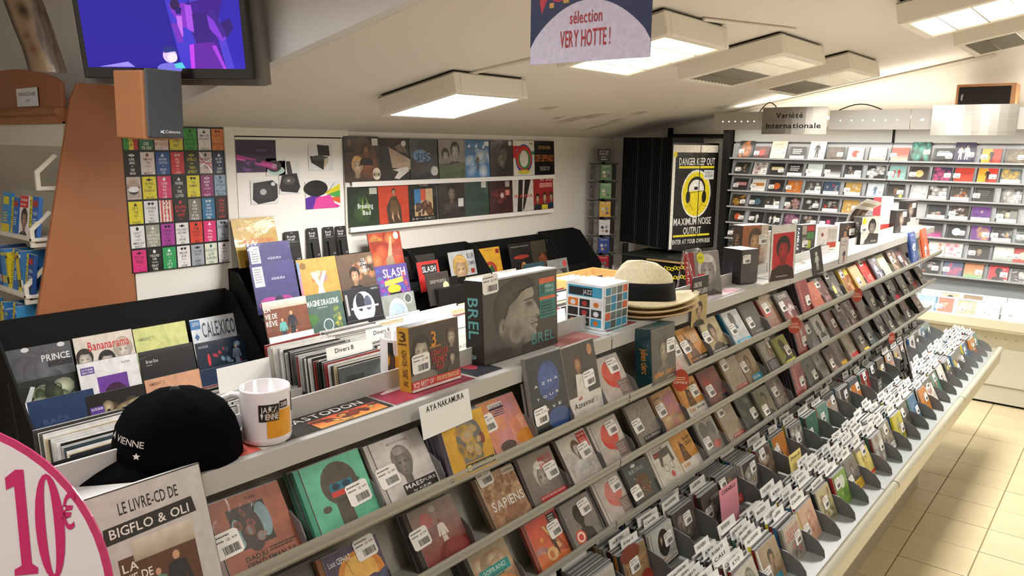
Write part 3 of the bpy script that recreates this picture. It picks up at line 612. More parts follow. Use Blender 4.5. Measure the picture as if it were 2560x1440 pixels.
TB = [
 (905, 'g 5f5c58 4a4844;m 0 0 1 1 .015 4 26 76726c 3c3a37 8a857e', 'slate cover under scratched glossy film', 1, '2c2a28', None),
 (985, 'g 5a4d68 4a3f52;e .55 .5 .42 .4 d98d3c;e .55 .45 .3 .28 f0bd63;n 0 .55 1 1 .2 8 16 54648c 6b4a78 3f4a68 8fa0bd;s .3 .4 .4 3a2a2c 54343a 5a3a2a;t .06 .1 .4 .09 eee Lost CEPHAZ;l .4 .42 .36 .2 .03 4a2c24;l .85 .4 .9 .75 .008 2a2228', 'purple and orange cover of a seated figure in sunlight', 0, '8a5a3a', (.78, .3), 'shift'),
 (1185, 'g 9c8f88 8c2f2c;e .3 .25 .14 .14 b5706a;s .55 .3 .6 e8e0d8 ddd5cc 8a5a44;e .5 .1 .07 .06 b9b0a6;n 0 .75 1 1 .2 6 8 7d2826 5f1f1f 94403c;m .6 .05 1 .5 .012 5 8 c9c1b8 7a716b', 'grey and red cover with a leaping figure in white', 2, '3c3433', (.16, .62)),
 (1336, 'g c9a98c a87d5c;n 0 .1 1 .5 .07 7 60 b58f70 8f6a4c d8bd9c 7c5a42;n 0 .7 1 1 .1 8 30 c49c7a 9c6f50 8a5f44;r .66 .02 1 .14 e0d3c4;t .68 .05 .3 .06 2b2420 SAPIENS;t .1 .52 .86 .18 f2eee8 SAPIENS', 'sandy crowd cover with a large white title', 0, '5b4432', (.3, .2)),
 (1424, 'g 9a8d86 7c706a;f .5 .52 .6 b9ada4 d8d0c8 4d4440;t .52 .12 .42 .1 cf3f3a MARCEL;t .5 .25 .44 .12 cf3f3a AMONT;r .2 .86 1 .98 c93a36;t .22 .88 .74 .04 eee LES PLUS GRANDS SUCCES', 'grey portrait cover lettered in red over a red strip', 3, '3b2f33', (.8, .62)),
 (1512, 'g dad3cc cfc7c0;f .5 .35 .36 d8c9be 6b4a3c ddd;m .05 .2 .4 .95 .008 4 30 3a2c2a 8f3a36;m .5 .6 .95 .98 .008 9 26 3a2c2a 8f3a36;r .66 .04 .96 .4 c9342f;t .69 .08 .24 .04 eee NOUVEL;L .7 .18 .22 4 .05 e9b5b0', 'white cover with scratchy black lines and a red label', 2, '4a3a38', (.75, .6)),
 (1585, 'g cfc4bd c4b8b1;e .5 .42 .3 .3 d8493c;e .42 .36 .2 .2 e0695c;e .6 .62 .14 .16 cf5b50;r .58 .6 1 .95 8d7a74;L .62 .66 .3 4 .06 b9a9a2', 'white cover with a big red blot', 1, 'c9beb8', (.72, .42)),
 (1664, 'g 9c958c 857d74;m 0 .05 1 .75 .04 21 22 c9c2b9 645c55 b0a89f 7a716a;r .2 .82 1 .97 1f1a18;t .25 .84 .7 .06 ddd ELSA ESNOULT', 'grey diagonal patterned cover over a black strip', 0, '4c4641', (.26, .68)),
 (1722, 'g c99a62 b5866a;n 0 .1 1 1 .25 14 22 d9b27a 8fae9a c97f8f c9a25a e0c79a b56a9a;t .06 .1 .3 .05 4a3524 PATRICK', 'warm multicoloured painted cover', 1, '6a4528', (.25, .6)),
 (1776, 'g e0a24f c98332;r 0 .72 1 1 ddd8cf;p 5a4028 .35 .15 .6 .7 .22 .7;f .42 .42 .24 a97445 3a2c20 7a4f24;t .6 .15 .34 .1 2b2019 BAIN;t .58 .28 .36 .1 2b2019 CIDEO;t .1 .78 .3 .1 e08c2f BAIN;t .5 .8 .4 .05 333 NOUVEL ALBUM', 'orange and white cover with black brush lettering', 3, 'b5772f', (.76, .55)),
 (1829, 'g 8a4a46 7a4440;n 0 0 1 1 .3 4 14 b5443e 6d5450 96564f 5c4a47;r .62 .82 1 .97 2b1d33', 'dim red and grey cover', 1, '6a3a38', (.3, .75)),
 (1877, 'g b5a794 a5957f;m .2 .3 .9 .8 .012 5 26 8c7a66 d9cdbb 6f5f4f;r .3 .86 1 .96 b5322d;t .34 .88 .6 .05 eee INCLUS LE TITRE', 'beige sketched cover with a red strip', 2, '7a5c3a', (.25, .3)),
 (1915, 'g b09c7c 96805f;f .5 .4 .46 b58f68 6a5236 7a6a4c;r .3 .78 .95 .98 2f9ac4;t .34 .83 .5 .08 f0f0e0 NOUVEL', 'brown portrait cover with a blue sticker', 3, '5c3c2a', (.24, .6)),
 (1965, 'g b5ada2 9c948a;f .5 .4 .4 c9a894 8a7a66 6a625a;r 0 .64 1 1 2e2b36;L .08 .68 .8 6 .05 c9c6d0', 'grey portrait cover over a dark block of white small print', 0, '8c857a', (.78, .3)),
 (1989, 'g a8a23c 7d7838;f .5 .4 .5 4a4628 2a2818 3a3820;m .1 .1 .9 .8 .03 6 16 2b2a1c c9c466;r .2 .84 1 .97 e0dc34', 'olive yellow and black cover', 3, '6a6630', (.75, .7)),
 (2030, 'g b5605a 9c4b47;v .2 .12 .1 .7 d9b5ad CHARLES;e .6 .4 .1 .12 c9b5ad', 'wine red tall cover with a vertical title', 5, '2c2226', (.7, .8), 'mid'),
 (2052, 'g 6f6d6a 5b5956;n 0 .3 1 1 .2 6 14 8a8884 454340 7f7a72', 'mid grey cover under loose film', 0, '3a3937', (.5, .4)),
 (2081, 'g d3cec4 c4bfb5;f .5 .42 .4 6f6a64 3f3b37 5b5650;r .1 .84 1 .98 e6e2da;t .2 .88 .6 .06 444 SHOWBIZ', 'white cover with a dark figure', 1, '4f4b46', None),
 (2111, 'g 9c7a70 8a675e;n 0 0 1 1 .3 4 10 a98880 7d5a52', 'dusty pink plain cover', 0, '6a4a44', (.6, .7)),
 (2130, 'g 5c4640 4a3934;n 0 0 1 1 .2 24 14 8f7468 c9a894 33282a', 'dark brown busy cover', 2, '241d1b', (.6, .2)),
 (2155, 'g 75594f 5f463e;n 0 0 1 1 .25 31 14 a9887c 4a342e c9b5a8', 'brown crowd cover', 0, '4a2522', (.7, .75)),
 (2181, 'g 7d695c 6c594e;e .5 .4 .4 .4 8c786a', 'plain taupe cover', 1, '6b2f2c', (.3, .2)),
 (2206, 'g 6a5b50 54483f;n 0 0 1 1 .2 33 14 94806f 3f352e c3b2a0', 'dark taupe cover with pale specks', 2, '191715', (.6, .7)),
 (2231, 'g 5e544c 4a423b;n 0 0 1 1 .25 35 12 857669 332d28 a39482', 'dark cover beside a white label', 1, '171513', (.3, .82)),
 (2255, 'g 6f665a 5c544a;n 0 0 1 1 .2 37 12 93897a 443e36 c9c0ae;r .3 .75 1 .95 c93a46', 'khaki grey cover with a crimson tab', 1, '1c1a18', (.2, .5)),
 (2279, 'g 8a8472 716c5c;n 0 0 1 1 .2 39 12 b5ae98 55503f d9d2bd', 'grey-green cover', 0, '3d392f', (.5, .8)),
 (2300, 'g 7c5c50 6a4c42;n 0 0 1 1 .2 41 12 a98070 4a332c;r .5 .6 1 .85 c9554c', 'brown cover with a salmon tab', 1, '1a1816', (.3, .6)),
 (2322, 'g 7f7468 6c6256;n 0 0 1 1 .2 43 12 a99c8c 4a433b c96a5c', 'beige grey cover at the far end', 3, '161412', (.4, .7)),
]
TC = [
 (1150, 'g 6b6f6c 55585a;m 0 0 1 1 .02 44 18 8a8f8c 454946 9aa09c', 'slate grey cover under glossy film', 0, '33302c', None),
 (1315, 'g b5a78c a8754c;n 0 .1 1 .6 .2 12 14 c9bfa4 8f9a84 d8cdb0;e .4 .8 .5 .2 d9904f;r .1 .36 .9 .56 2f9a98;t .2 .39 .6 .09 d9efe6 SOPRANO;L .2 .52 .6 2 .05 1e6a6a', 'sandy cover with a teal title label', 4, '2c2a29', (.2, .82)),
 (1437, 'g d8504a d9793f;p b5503a .4 .2 .7 .3 .95 .9 .6 .8;p e0b070 .42 .2 .5 .22 .8 .75 .7 .78;s .62 .42 .45 4a2a26 3a2220 5a3424;e .3 .45 .05 .05 f0a050;n 0 .55 .4 .72 .06 3 12 8a93ad b5bdcf 6d7590;e .45 .8 .16 .14 e8b87c;e .42 .8 .07 .08 c9743c;r .66 .04 .92 .24 1c1a1e;L .7 .08 .18 3 .05 ccc', 'red and orange desert cover with a black corner label', 0, '8a3a30', (.78, .55)),
 (1508, 'g 8c857f 78716c;f .45 .38 .42 3c302a 241e1b 2c2b2b;e .25 .78 .16 .15 d9563a;e .25 .78 .12 .11 efe0d4;e .25 .78 .08 .07 c9442e', 'grey cover of a dark man with a round red seal', 3, '4a4644', (.75, .42)),
 (1594, 'g cfc4bd c4b8b1;e .5 .42 .3 .3 d8736a;e .42 .36 .2 .2 dd8a80;e .6 .62 .14 .16 cf7b70;r .58 .6 1 .95 8d7a74;L .62 .66 .3 4 .06 b9a9a2', 'white cover with a faded red blot', 1, 'c9beb8', (.72, .42)),
 (1650, 'g 56605f 3a403f;e .5 .55 .3 .28 5f5040;n .25 .3 .8 .85 .03 5 40 c99a5c d9b58a 8a5c3a a33 6a4a38;t .16 .12 .6 .09 b9c4c0 BUKOWSKI;e .4 .05 .1 .04 dfe6e4', 'dark slate cover with a speckled brown head', 0, '1a1c1c', (.2, .8)),
 (1714, 'g e0dad0 d6cfc4;t .08 .03 .5 .08 1b1918 COLUCHE;r .1 .13 .38 .27 3a2a3c;t .12 .15 .24 .09 e0562c 100%;p 5f594c .3 .3 .4 .12 .85 .1 .92 .5 .8 .52 .78 .3 .45 .32 .34 .55 .26 .5;l .38 .6 .6 .6 .01 6a645a;e .45 .6 .1 .1 6a645a;e .45 .6 .085 .085 ddd7cd;e .72 .58 .1 .1 6a645a;e .72 .58 .085 .085 ddd7cd;e .62 .8 .08 .08 c9443c', 'cream cover drawn with a mop of hair, round glasses and a red nose', 0, 'd6d0c6', None),
 (1763, 'g e0a24f c98332;r 0 .72 1 1 ddd8cf;p 5a4028 .35 .15 .6 .7 .22 .7;f .42 .42 .24 a97445 3a2c20 7a4f24;t .6 .15 .34 .1 2b2019 BAIN;t .58 .28 .36 .1 2b2019 CIDEO;t .1 .78 .3 .1 e08c2f BAIN', 'orange and white cover with black brush lettering', 0, 'd9c9a8', None),
 (1819, 'g b0aba3 9c968e;e .3 .3 .22 .25 6d6862;e .7 .35 .2 .25 77726b;e .5 .65 .25 .25 8a847c;e .68 .78 .2 .12 c96a60', 'grey cover of round dark blots with a pink stain', 1, '5b5853', (.3, .8)),
 (1868, 'g b5a794 a5957f;m .2 .3 .9 .8 .012 5 26 8c7a66 d9cdbb 6f5f4f;r .3 .86 1 .96 b5322d;t .34 .88 .6 .05 eee INCLUS', 'beige sketched cover with a red strip', 3, '7a5c3a', (.3, .25)),
 (1911, 'g 55584f 484b44;n 0 0 1 1 .2 13 24 6f7368 33362f 8c8f80', 'dark green-grey woodland cover', 0, '2c2e2a', (.75, .78)),
 (1943, 'g 8a8266 75704f;f .5 .42 .5 94876a 33301f 3a3727;n 0 .1 .4 1 .2 3 8 6a6444 a39a78', 'olive cover with a bearded face', 1, '4c4934', (.35, .85)),
 (1983, 'g 75695c 62574c;n 0 .1 1 1 .25 15 20 9c8c7a 453c33 b5a48f 7f5f6a', 'murky brown group cover', 0, '453f38', (.35, .6)),
 (2024, 'g b5605a 9c4b47;v .2 .12 .1 .7 d9b5ad CHARLES;n .5 .2 1 1 .2 4 6 c9a59a 8c5048', 'wine red tall cover with a vertical title', 5, '2c2226', (.7, .8), 'mid'),
 (2057, 'g 6f6f62 5b5b50;f .5 .45 .4 8c8a7a 3f3f36 4c4c42', 'grey-green portrait cover', 2, '1c1b1a', (.75, .82)),
 (2083, 'g 8f8880 7c756d;n 0 0 1 1 .2 45 14 b0a89e 5f5952 d3ccc2', 'stone grey cover with figures', 0, '55504b', None),
 (2104, 'g 66483c 553a30;n 0 0 1 1 .2 47 14 8a6454 3f2a24 a9887a', 'deep brown figure cover', 0, '3a2620', (.35, .75)),
 (2124, 'g 8c7a6a 6c5a4c;n 0 0 1 .8 .2 49 10 a8947f 594838;r .3 .84 1 .98 d9a83a', 'brown cover with a golden strip', 1, '4a3b30', None),
 (2154, 'g c4b5a4 a9988a;n .2 .2 .8 .8 .2 51 12 d9ccbc 8a6a5c e0d5c6;r .1 .8 1 .95 c9443c', 'cream cover with a red strip', 0, '8f8071', None),
 (2172, 'g 6c5c48 5b4c3b;n 0 0 1 .8 .2 53 10 86735a 42372a;r .4 .84 1 .98 e0cc34', 'khaki cover with a yellow strip', 0, '3d3528', (.6, .6)),
 (2201, 'g 6d7478 5a6064;n 0 0 1 1 .2 55 10 8c9398 454a4e', 'blue-grey plain cover', 2, '2a2d30', (.3, .75)),
 (2226, 'g 5f5850 4b453f;n 0 0 1 1 .2 57 12 857c70 34302b b0a69a', 'dark group cover', 1, '161413', (.4, .8)),
 (2246, 'g 7a7562 645f4e;n 0 0 1 1 .2 59 12 9c967f 454133', 'mossy cover', 0, '25231c', (.6, .8)),
 (2266, 'g 8c8876 75715f;n 0 0 1 1 .2 61 12 b5b09a 54503f', 'pale moss cover', 0, '35332a', None),
 (2286, 'g 6c6254 5a5145;n 0 0 1 1 .2 63 12 8f8370 3b342b d9d2c4', 'dark beige cover', 1, '1c1a16', (.6, .85)),
 (2315, 'g 84796c 70665a;n 0 0 1 1 .2 65 12 a99d8c 4a433a c9847a', 'beige grey cover at the far end', 3, '161412', (.5, .75)),
]
TNAMES = ['upper', 'middle', 'lower']
for ti, (rows, (x, z)) in enumerate(zip((TA, TB, TC), TIERS)):
    prev = None; lev = 0
    for i, it in enumerate(rows):
        px, art, look, nb, sp, st = it[:6]; opt = it[6] if len(it) > 6 else ''
        yr = yon(px, x, z); w, h, t = .142, .125, .0104
        ln = 33+random.uniform(-2, 2)
        if opt == 'tall': h = .185; ln = 13
        if opt == 'mid': h = .15; ln = 20
        xo = 0
        if i == 3 and ti == 0: xo = .018; ln = 24
        if opt == 'box': w, h, t = .142, .165, .05
        if opt == 'narrow': w = .12
        if opt == 'shift': w = .14
        y = yr-w/2; hst = max(0, (prev or -9)-(y-w/2)); lev = 0 if hst < .002 or not prev else 1-lev
        if prev and y-w/2-prev > .003: o = fin('tier', 0, 0); o.location = (x, prev+.0015, z)
        prev = yr
        kk = min(3, nb)
        dx = .004-.0135*lev
        L = lab(look, '%s from the near end, %s tier' % (nm(i+1), TNAMES[ti]))
        xo = 0
        if i == 3 and ti == 0: xo = .018; ln = 24
        if opt == 'box':
            g = M(); g.box(-w/2, 0, 0, w/2, t, h, sp, top='2b5a62'); o = g.build('box_set', 'wrapped', bevel=.001)
            o.matrix_world = frame((x+.012, y, z-.012), (0, 1), 5)
            a = Art(w-.003, h-.002, -.0006); a.run(art); a.build('cover_print', 'wrapped', o); sticker(o, w, h, st[0], st[1], y=a.y-.001)
            a = Art(t-.006, h-.01, 0); a.run('v .35 .3 .5 .46 e0983e julien clerc;L .8 .2 .1 1 .1 789'); s_ = a.build('spine_print', 'print', o); s_.matrix_local = Matrix.Translation((-w/2-.0006, t/2, 0)) @ Matrix.Rotation(-pi/2, 4, 'Z')
            tag(o, L, 'box set'); continue
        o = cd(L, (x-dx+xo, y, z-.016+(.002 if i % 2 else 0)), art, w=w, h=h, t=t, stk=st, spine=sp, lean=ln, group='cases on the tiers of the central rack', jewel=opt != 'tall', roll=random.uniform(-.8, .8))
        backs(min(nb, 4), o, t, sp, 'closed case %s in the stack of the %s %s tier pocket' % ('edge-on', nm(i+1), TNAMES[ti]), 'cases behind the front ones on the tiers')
# the tall booklet at the near end
o = cd('grey booklet with family photo and orange sticker, near end of the upper tier', (-.988, .468, 1.222), 'g c9c5c0 bdb8b3;t .3 .07 .48 .07 1a1816 LE LIVRE-CD DE;p 26221f .16 .19 .88 .17 .9 .265 .15 .285;t .2 .2 .64 .055 e8e2da BIGFLO & OLI;r .22 .38 .84 .76 5b3a26;G .34 .3 .84 .42 d8cfbc a89a84;s .5 .5 .3 5c8a78 4a3a30 c79a78;s .66 .44 .4 26262a 33302f c79a78;s .6 .6 .22 a83a34 4a3a34 c79a78;t .24 .41 .12 .05 e9e4da LA;t .24 .475 .22 .05 e9e4da VIE DE;t .26 .54 .2 .05 e9e4da RÊVE;r .2 .72 .86 .92 d9492c;t .23 .745 .3 .04 f6e0d4 NOUVEL ALBUM DE;t .56 .74 .27 .05 1a1210 BIGFLO & OLI;t .36 .80 .4 .035 1a1210 DEMAIN, PLUS TARD;t .24 .86 .58 .04 f6e0d4 LA VRAIE VIE, À LA VIE DE RÊVE', w=.18, h=.25, t=.014, stk=None, spine='4a4644', lean=17, jewel=False, name='booklet', cat='booklet', mt='print')
# red discs clipped to the rails
for (px, py, ti, nn) in ((1700, 962, 0, 'upper tier rail nearest the camera'), (1985, 792, 0, 'upper tier rail at the middle of the rack'), (2142, 715, 0, 'upper tier rail, the farthest of them'), (2228, 843, 2, 'lower tier rail')):
    x, z = TIERS[ti]; y = yon(px, x+.02, z-.02)
    g = M(); n = 20; pts = [(.0, .024*cos(2*pi*k/n), .034*sin(2*pi*k/n)) for k in range(n)]
    g.prism([(p[1], p[2]) for p in pts], 0, 0, .0012, 'b84a36'); o = g.build('shelf_disc', 'print'); o.location = (x+.022, y, z-.022); o.rotation_euler = (0, 0, radians(-55 if ti == 0 else -30))
    for q in (0, 1): 
        a = Art(.05, .05, 0); a.run('L .15 .3 .7 2 .12 f0c0a0;t .1 .55 .8 .16 f6dcc8 OFFRE')
        t_ = a.build('print', 'paper', o); t_.matrix_local = Matrix.Translation((.0016, 0, -.025)) @ Matrix.Rotation(pi/2, 4, 'Z'); break
    tag(o, 'small red disc clipped to the '+nn, 'shelf tag', 'red discs on the rack rails')

# ------------------------------------------------------------------ bins: 26 lanes, inner and outer
BCOL = ['ddd6cc', '55504b', 'c9b58f', '8c2f2c', '4f7f6a', 'e0d22c', '3b6f9c', 'b5a59a', '33302e', 'c97f3a', 'e8e4de', '7a6a5c']
def rart(rg, base=None):
    b = base or rg.choice(BCOL); s = rg.randrange(99); c = [rg.choice(BCOL) for _ in range(3)]
    k = rg.randrange(4)
    q = 'g %s %s;' % (b, b)
    if k == 0: q += 'f .5 .42 .46 c9a489 3a3029 %s;' % c[0]
    elif k == 1: q += 'n .1 .2 .9 .8 .2 %d 12 %s %s %s;' % (s, *c)
    elif k == 2: q += 's .5 .2 .7 %s %s;e .3 .3 .1 .1 %s;' % (c[0], c[1], c[2])
    else: q += 'm .1 .1 .9 .8 .04 %d 12 %s %s %s;' % (s, *c)
    return q+'L .15 .86 .7 1 .07 %s' % rg.choice(('eee', '222'))
BINART = {  # (row, lane): art, look
 ('i', 7): ('g cfc9ba c4beb0;e .55 .6 .3 .36 d8563a;e .5 .5 .2 .2 e27a55;r .55 .75 1 1 8a7a70', 'cream cover with a red-orange blot', 'c9c4b8'),
 ('i', 8): ('g a08360 8f7250;e .35 .1 .4 .2 8a4a3a;p b39268 .1 .3 .9 .25 .95 .75 .15 .8;t .2 .4 .6 .1 6f5436 BERTIGNAC;e .8 .85 .25 .2 b5432f', 'brown wrapping paper cover', '3a3733'),
 ('i', 9): ('g c9ccc2 bdc0b6;e .5 .4 .26 .34 3c3530;f .4 .3 .2 d8b8a0 5a4436 3c3530;e .3 .85 .2 .1 c98d66;r .15 .8 1 .92 e9e4da;t .2 .82 .75 .07 4a4540 CLARA LUCIANI;r .15 .93 1 .98 1c1b1a', 'pale cover of a woman in a black coat', 'bdb9ae'),
 ('i', 11): ('g 6a625a 5b534c;f .5 .45 .4 a99c90 4a433d 544c45;t .5 .2 .45 .09 d9d4ce DUTRONC;n .1 .7 .9 1 .1 4 10 c9c4bc 8c8680', 'grey smoky cover with a white title', '3a342f'),
 ('i', 12): ('g 5b554f 6b635b;f .55 .35 .4 c9b5a2 8a6a4a 3a3634;r .15 .7 1 .95 d93a2c;t .2 .75 .75 .12 f0ddd0 ELSA ESNOULT', 'dark cover with a wide red title band', '201e1c'),
 ('i', 14): ('g 7c6a5a 6f5d4e;n 0 0 1 1 .2 5 16 a38d76 d9c9b5 544535 c9a27a', 'brown painted figures cover', '4a2422'),
 ('i', 16): ('g 8f8c86 7c7a75;n 0 .1 1 1 .2 8 18 c9c6c0 5b5a58 a8865c e0ddd6', 'grey collage cover', '171614'),
 ('i', 18): ('g 7fa694 6d9482;n .1 .4 .9 .9 .2 7 10 9cc0ae 4a6a5c c9d8cc', 'sea green cover', 'b0562c'),
 ('o', 8): ('g d9aa58 c98f3c;p 5a4028 .3 .2 .6 .7 .2 .7;f .42 .45 .24 a97445 3a2c20 7a4f24;t .6 .12 .34 .1 2b2019 BAIN;t .58 .24 .36 .1 2b2019 CIDEO', 'orange cover with black brush lettering', 'c9a25a'),
 ('o', 9): ('g c9c6ba bdbaae;e .6 .5 .25 .4 77746a;n .3 .2 .9 .9 .12 3 14 55534b 9c998c', 'pale cover with a grey smear', '5c5570'),
 ('o', 10): ('g b09a7c 9c8468;f .5 .4 .4 b58f68 3a3026 8c7a60;r .3 .8 .8 .95 3f8fa8', 'brown cover of embracing figures with a blue patch', 'd9d2c4'),
 ('o', 11): ('g c9c0b0 9c948a;t .1 .12 .8 .3 c9503f UNSOLVD;n .1 .5 .9 .9 .15 6 14 55504b 7a736b c9705f;', 'cover with tall red capitals over a grey photo', '8a837a'),
 ('o', 12): ('g d9b59a c99c84;n .2 .2 .9 .9 .15 7 10 c97f6a e0c9b0 b56a55', 'peach cover', 'c9a83c'),
 ('o', 13): ('g c4b98c a39a70;n .1 .1 .9 .8 .15 9 16 6a6a44 e8e2c4 8c4a3a;t .2 .84 .7 .1 2c3a6a SEVERIN', 'busy green and cream cover', '33302b'),
 ('o', 14): ('g 86b04a 6f9a3c;e .6 .3 .2 .2 e0e8d8;n .3 .5 .8 .9 .12 4 8 a9c96a 55803a', 'grass green cover', '9c2f2c'),
 ('o', 15): ('g 77736c 6a665f;f .5 .35 .34 a99f92 4a4640 5b564e;r .1 .7 1 1 e0b43a;L .2 .78 .6 3 .05 7a5a2a', 'grey cover with a wide mustard band', '24211e'),
 ('o', 16): ('g e0d27c d3c46c;n .2 .2 .8 .7 .12 4 10 8a6a44 c9a24a 5b4a33;r .2 .86 1 .96 c9443c', 'butter yellow cover with a red strip', 'b5a860'),
 ('o', 17): ('g b5b2ab a5a29b;n 0 0 1 1 .2 8 14 d9d6cf 7a7771 a86a60', 'silvery cover', '6a2c2c'),
 ('o', 18): ('g 8c8474 7a7264;n 0 0 1 .7 .2 9 14 b0a896 4a443a;r .2 .72 1 .95 e9e6df;t .25 .76 .7 .12 222 MERCI', 'khaki cover with a white title slab', '3a1c1c'),
 ('o', 19): ('g d9cc3c c9bc33;n .2 .1 .9 .9 .2 3 10 8c8878 d9d6c9 4a483c', 'acid yellow spined cover', 'e0d42a'),
}
rgb_ = random.Random(5)
stuff = M()
cards = []
CARDTXT = ['Alain BASHUNG', 'Louis BERTIGNAC', "THE BUTCHER'S RODEO", 'Jacques BREL', 'CALOGERO', 'CALI', 'Julien CLERC', 'DIVERS D', 'DAHO', 'DIONYSOS', 'Michel DELPECH', 'Arthur H', 'KYO', 'Maxime LEFORESTIER', 'MATMATAH', 'Camille', 'Carla BRUNI', 'Mano NEGRA', 'NOIR DESIR', 'DIVERS E']
cm_ = {}
def card(pos, idx, lean, w=.12, hh=.155, txt=None, colr='efefec', name='divider_card', lab=None, grp='name cards in the case bins'):
    key = (idx, w, hh, txt, colr)
    if key not in cm_:
        g = M(); g.box(-w/2, 0, 0, w/2, .0012, hh, colr); a = Art(w, hh, -.0004)
        if txt: a.run('t .12 .05 .76 %.3f 222 ' % (.0125/hh)+txt)
        else:
            rg = random.Random(idx+40); a.run('t %.2f .05 %.2f .07 2a2a2c %s;' % (rg.uniform(.08, .2), rg.uniform(.5, .7), CARDTXT[idx % len(CARDTXT)]))
        n0 = len(g.v); g.v += a.v; g.f += [tuple(i+n0 for i in f) for f in a.f]; g.c += a.c
        o = g.build(name, 'paper'); cm_[key] = o
    else: o = cm_[key].copy(); COL.objects.link(o)
    o.matrix_world = frame(pos, (0, 1), lean, random.uniform(-2, 2)); return tag(o, lab or 'white card with a handwritten name standing between cases in the bins', 'divider card', grp)
ncard = 0
def stackbox(x, y, z, lean, w, t, h, col, side, top):
    """one case of the packed rows, added to the shared stuff mesh"""
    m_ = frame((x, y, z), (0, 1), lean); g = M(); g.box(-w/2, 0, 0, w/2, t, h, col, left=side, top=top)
    n0 = len(stuff.v); stuff.v += [tuple(m_ @ Vector(v)) for v in g.v]; stuff.f += [tuple(i+n0 for i in f) for f in g.f]; stuff.c += g.c
for k in range(5, 32):
    yc = G0+LN*(k+.5)
    for row, (xf, xb, zf, zb, lean) in (('o', (-.705, -.825, .662, .672, 22)), ('i', (-.985, -1.24, .684, .697, 17))):
        key = (row, k); rg = random.Random(k*7+(row == 'o'))
        ent = BINART.get(key)
        art, look, sp = ent if ent else (rart(rg), None, rg.choice(BCOL))
        if look is None:
            cl = {'d': 'pale', '5': 'dark grey', 'c': 'tan', '8': 'dark red', '4': 'green', 'e': 'bright', '3': 'dark', 'b': 'beige', '7': 'brown'}.get(art.split(' ')[1][0], 'mixed'); look = cl+' cover'
        jit = rg.uniform(-.02, .012) if not ent else 0
        o = cd(lab(look, 'front of the %s lane, %s bins' % (nm(k-4), 'outer' if row == 'o' else 'inner')), (xf+jit*.5, yc+rg.uniform(-.006, .004), zf), art, lean=lean+rg.uniform(-4, 6), stk=(rg.uniform(.2, .8), rg.uniform(.3, .8)), spine=sp, group='front cases of the bins', roll=rg.uniform(-1.5, 1.5))
        # packed row behind it, with name cards
        x = xf+jit*.5-.0125; n = 0
        while x > xb:
            t = rg.choice((.0065, .0104, .0104, .0104, .014)); z = zf+(zb-zf)*(x-xf)/(xb-xf); ln = 21-6*(x-xf)/(xb-xf)*0+rg.uniform(-1, 1) if row == 'o' else 16
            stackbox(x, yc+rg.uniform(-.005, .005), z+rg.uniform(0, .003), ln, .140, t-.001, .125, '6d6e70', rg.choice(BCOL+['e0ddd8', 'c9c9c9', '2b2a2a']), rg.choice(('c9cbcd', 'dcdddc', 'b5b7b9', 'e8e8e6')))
            x -= t+.002; n += 1
            if rg.random() < (.62 if row == 'o' else .34) and ncard < 330:
                w = rg.choice((.11, .09, .12)); card((x+.001, yc+rg.uniform(-.018, .018), z), (n*3+k) % 16, ln-2, w, .145+rg.choice((0, .006)), lab='white handwritten name card in the %s lane of the %s bins' % (nm(k-4), 'outer' if row == 'o' else 'inner')); x -= .003; ncard += 1
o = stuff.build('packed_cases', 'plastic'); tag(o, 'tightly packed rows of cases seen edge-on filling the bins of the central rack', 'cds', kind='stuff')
card((-1.030, yon(1109, -1.045, 1.40), 1.374), 90, 9, .142, .066, 'AYA NAKAMURA', lab='white name card standing behind the yellow cover on the upper tier', grp=None)
card((-.93, yon(1838, -.93, .80), .675), 91, 10, .14, .165, 'CORNEILLE', 'e79aa8', lab='pink name card standing up among the white ones in the bins', grp=None)
card((-.86, yon(2010, -.86, .8), .672), 92, 14, .12, .158, 'Divers B', 'efd98a', lab='pale yellow card among the white ones in the bins', grp=None)
# black album propped in the far bins
g = M(); g.box(-.12, 0, 0, .12, .006, .30, '1c1717'); o = g.build('booklet', 'print'); o.matrix_world = frame((-.80, yon(2297, -.8, .72), .675), (-.25, 1), 18, 3)
a = Art(.238, .298, -.0005); a.run('g 2a2322 1e1919;r .02 .04 .72 .13 b5a988;n .3 .2 .6 .45 .15 3 6 3a3230 2b2524;L .08 .2 .34 7 .028 a89c94;L .5 .2 .4 7 .028 a89c94;L .5 .46 .3 8 .05 8c8078;n .6 .84 .95 .96 .06 4 10 8c2f2a b5443a 6a2420'); a.build('cover_print', 'print', o)
tag(o, 'large black booklet with columns of small print standing in the far bins', 'booklet')
for (px, py, t) in ((2202, 870, 'DEW'), (2222, 850, 'REM')):
    g = M(); g.box(-.035, 0, 0, .035, .002, .06, '1c1a1a'); o = g.build('name_plate', 'print'); y = yon(px+12*(t == 'REM')*3, -.86, .84); o.matrix_world = frame((-.86, y, .815), (0, 1), 8)
    a = Art(.068, .058, -.0004); a.run('t .15 .2 .7 .25 ddd %s;t .15 .55 .7 .2 ddd CD' % t); a.build('print', 'paper', o)
    g = M(); g.box(-.004, .0004, -.14, .004, .0016, 0, '999'); g.build('stem', 'plastic', o)
    tag(o, 'small black plate with white letters above the far bins, %s of the two' % ('nearer' if t == 'DEW' else 'farther'), 'name plate')

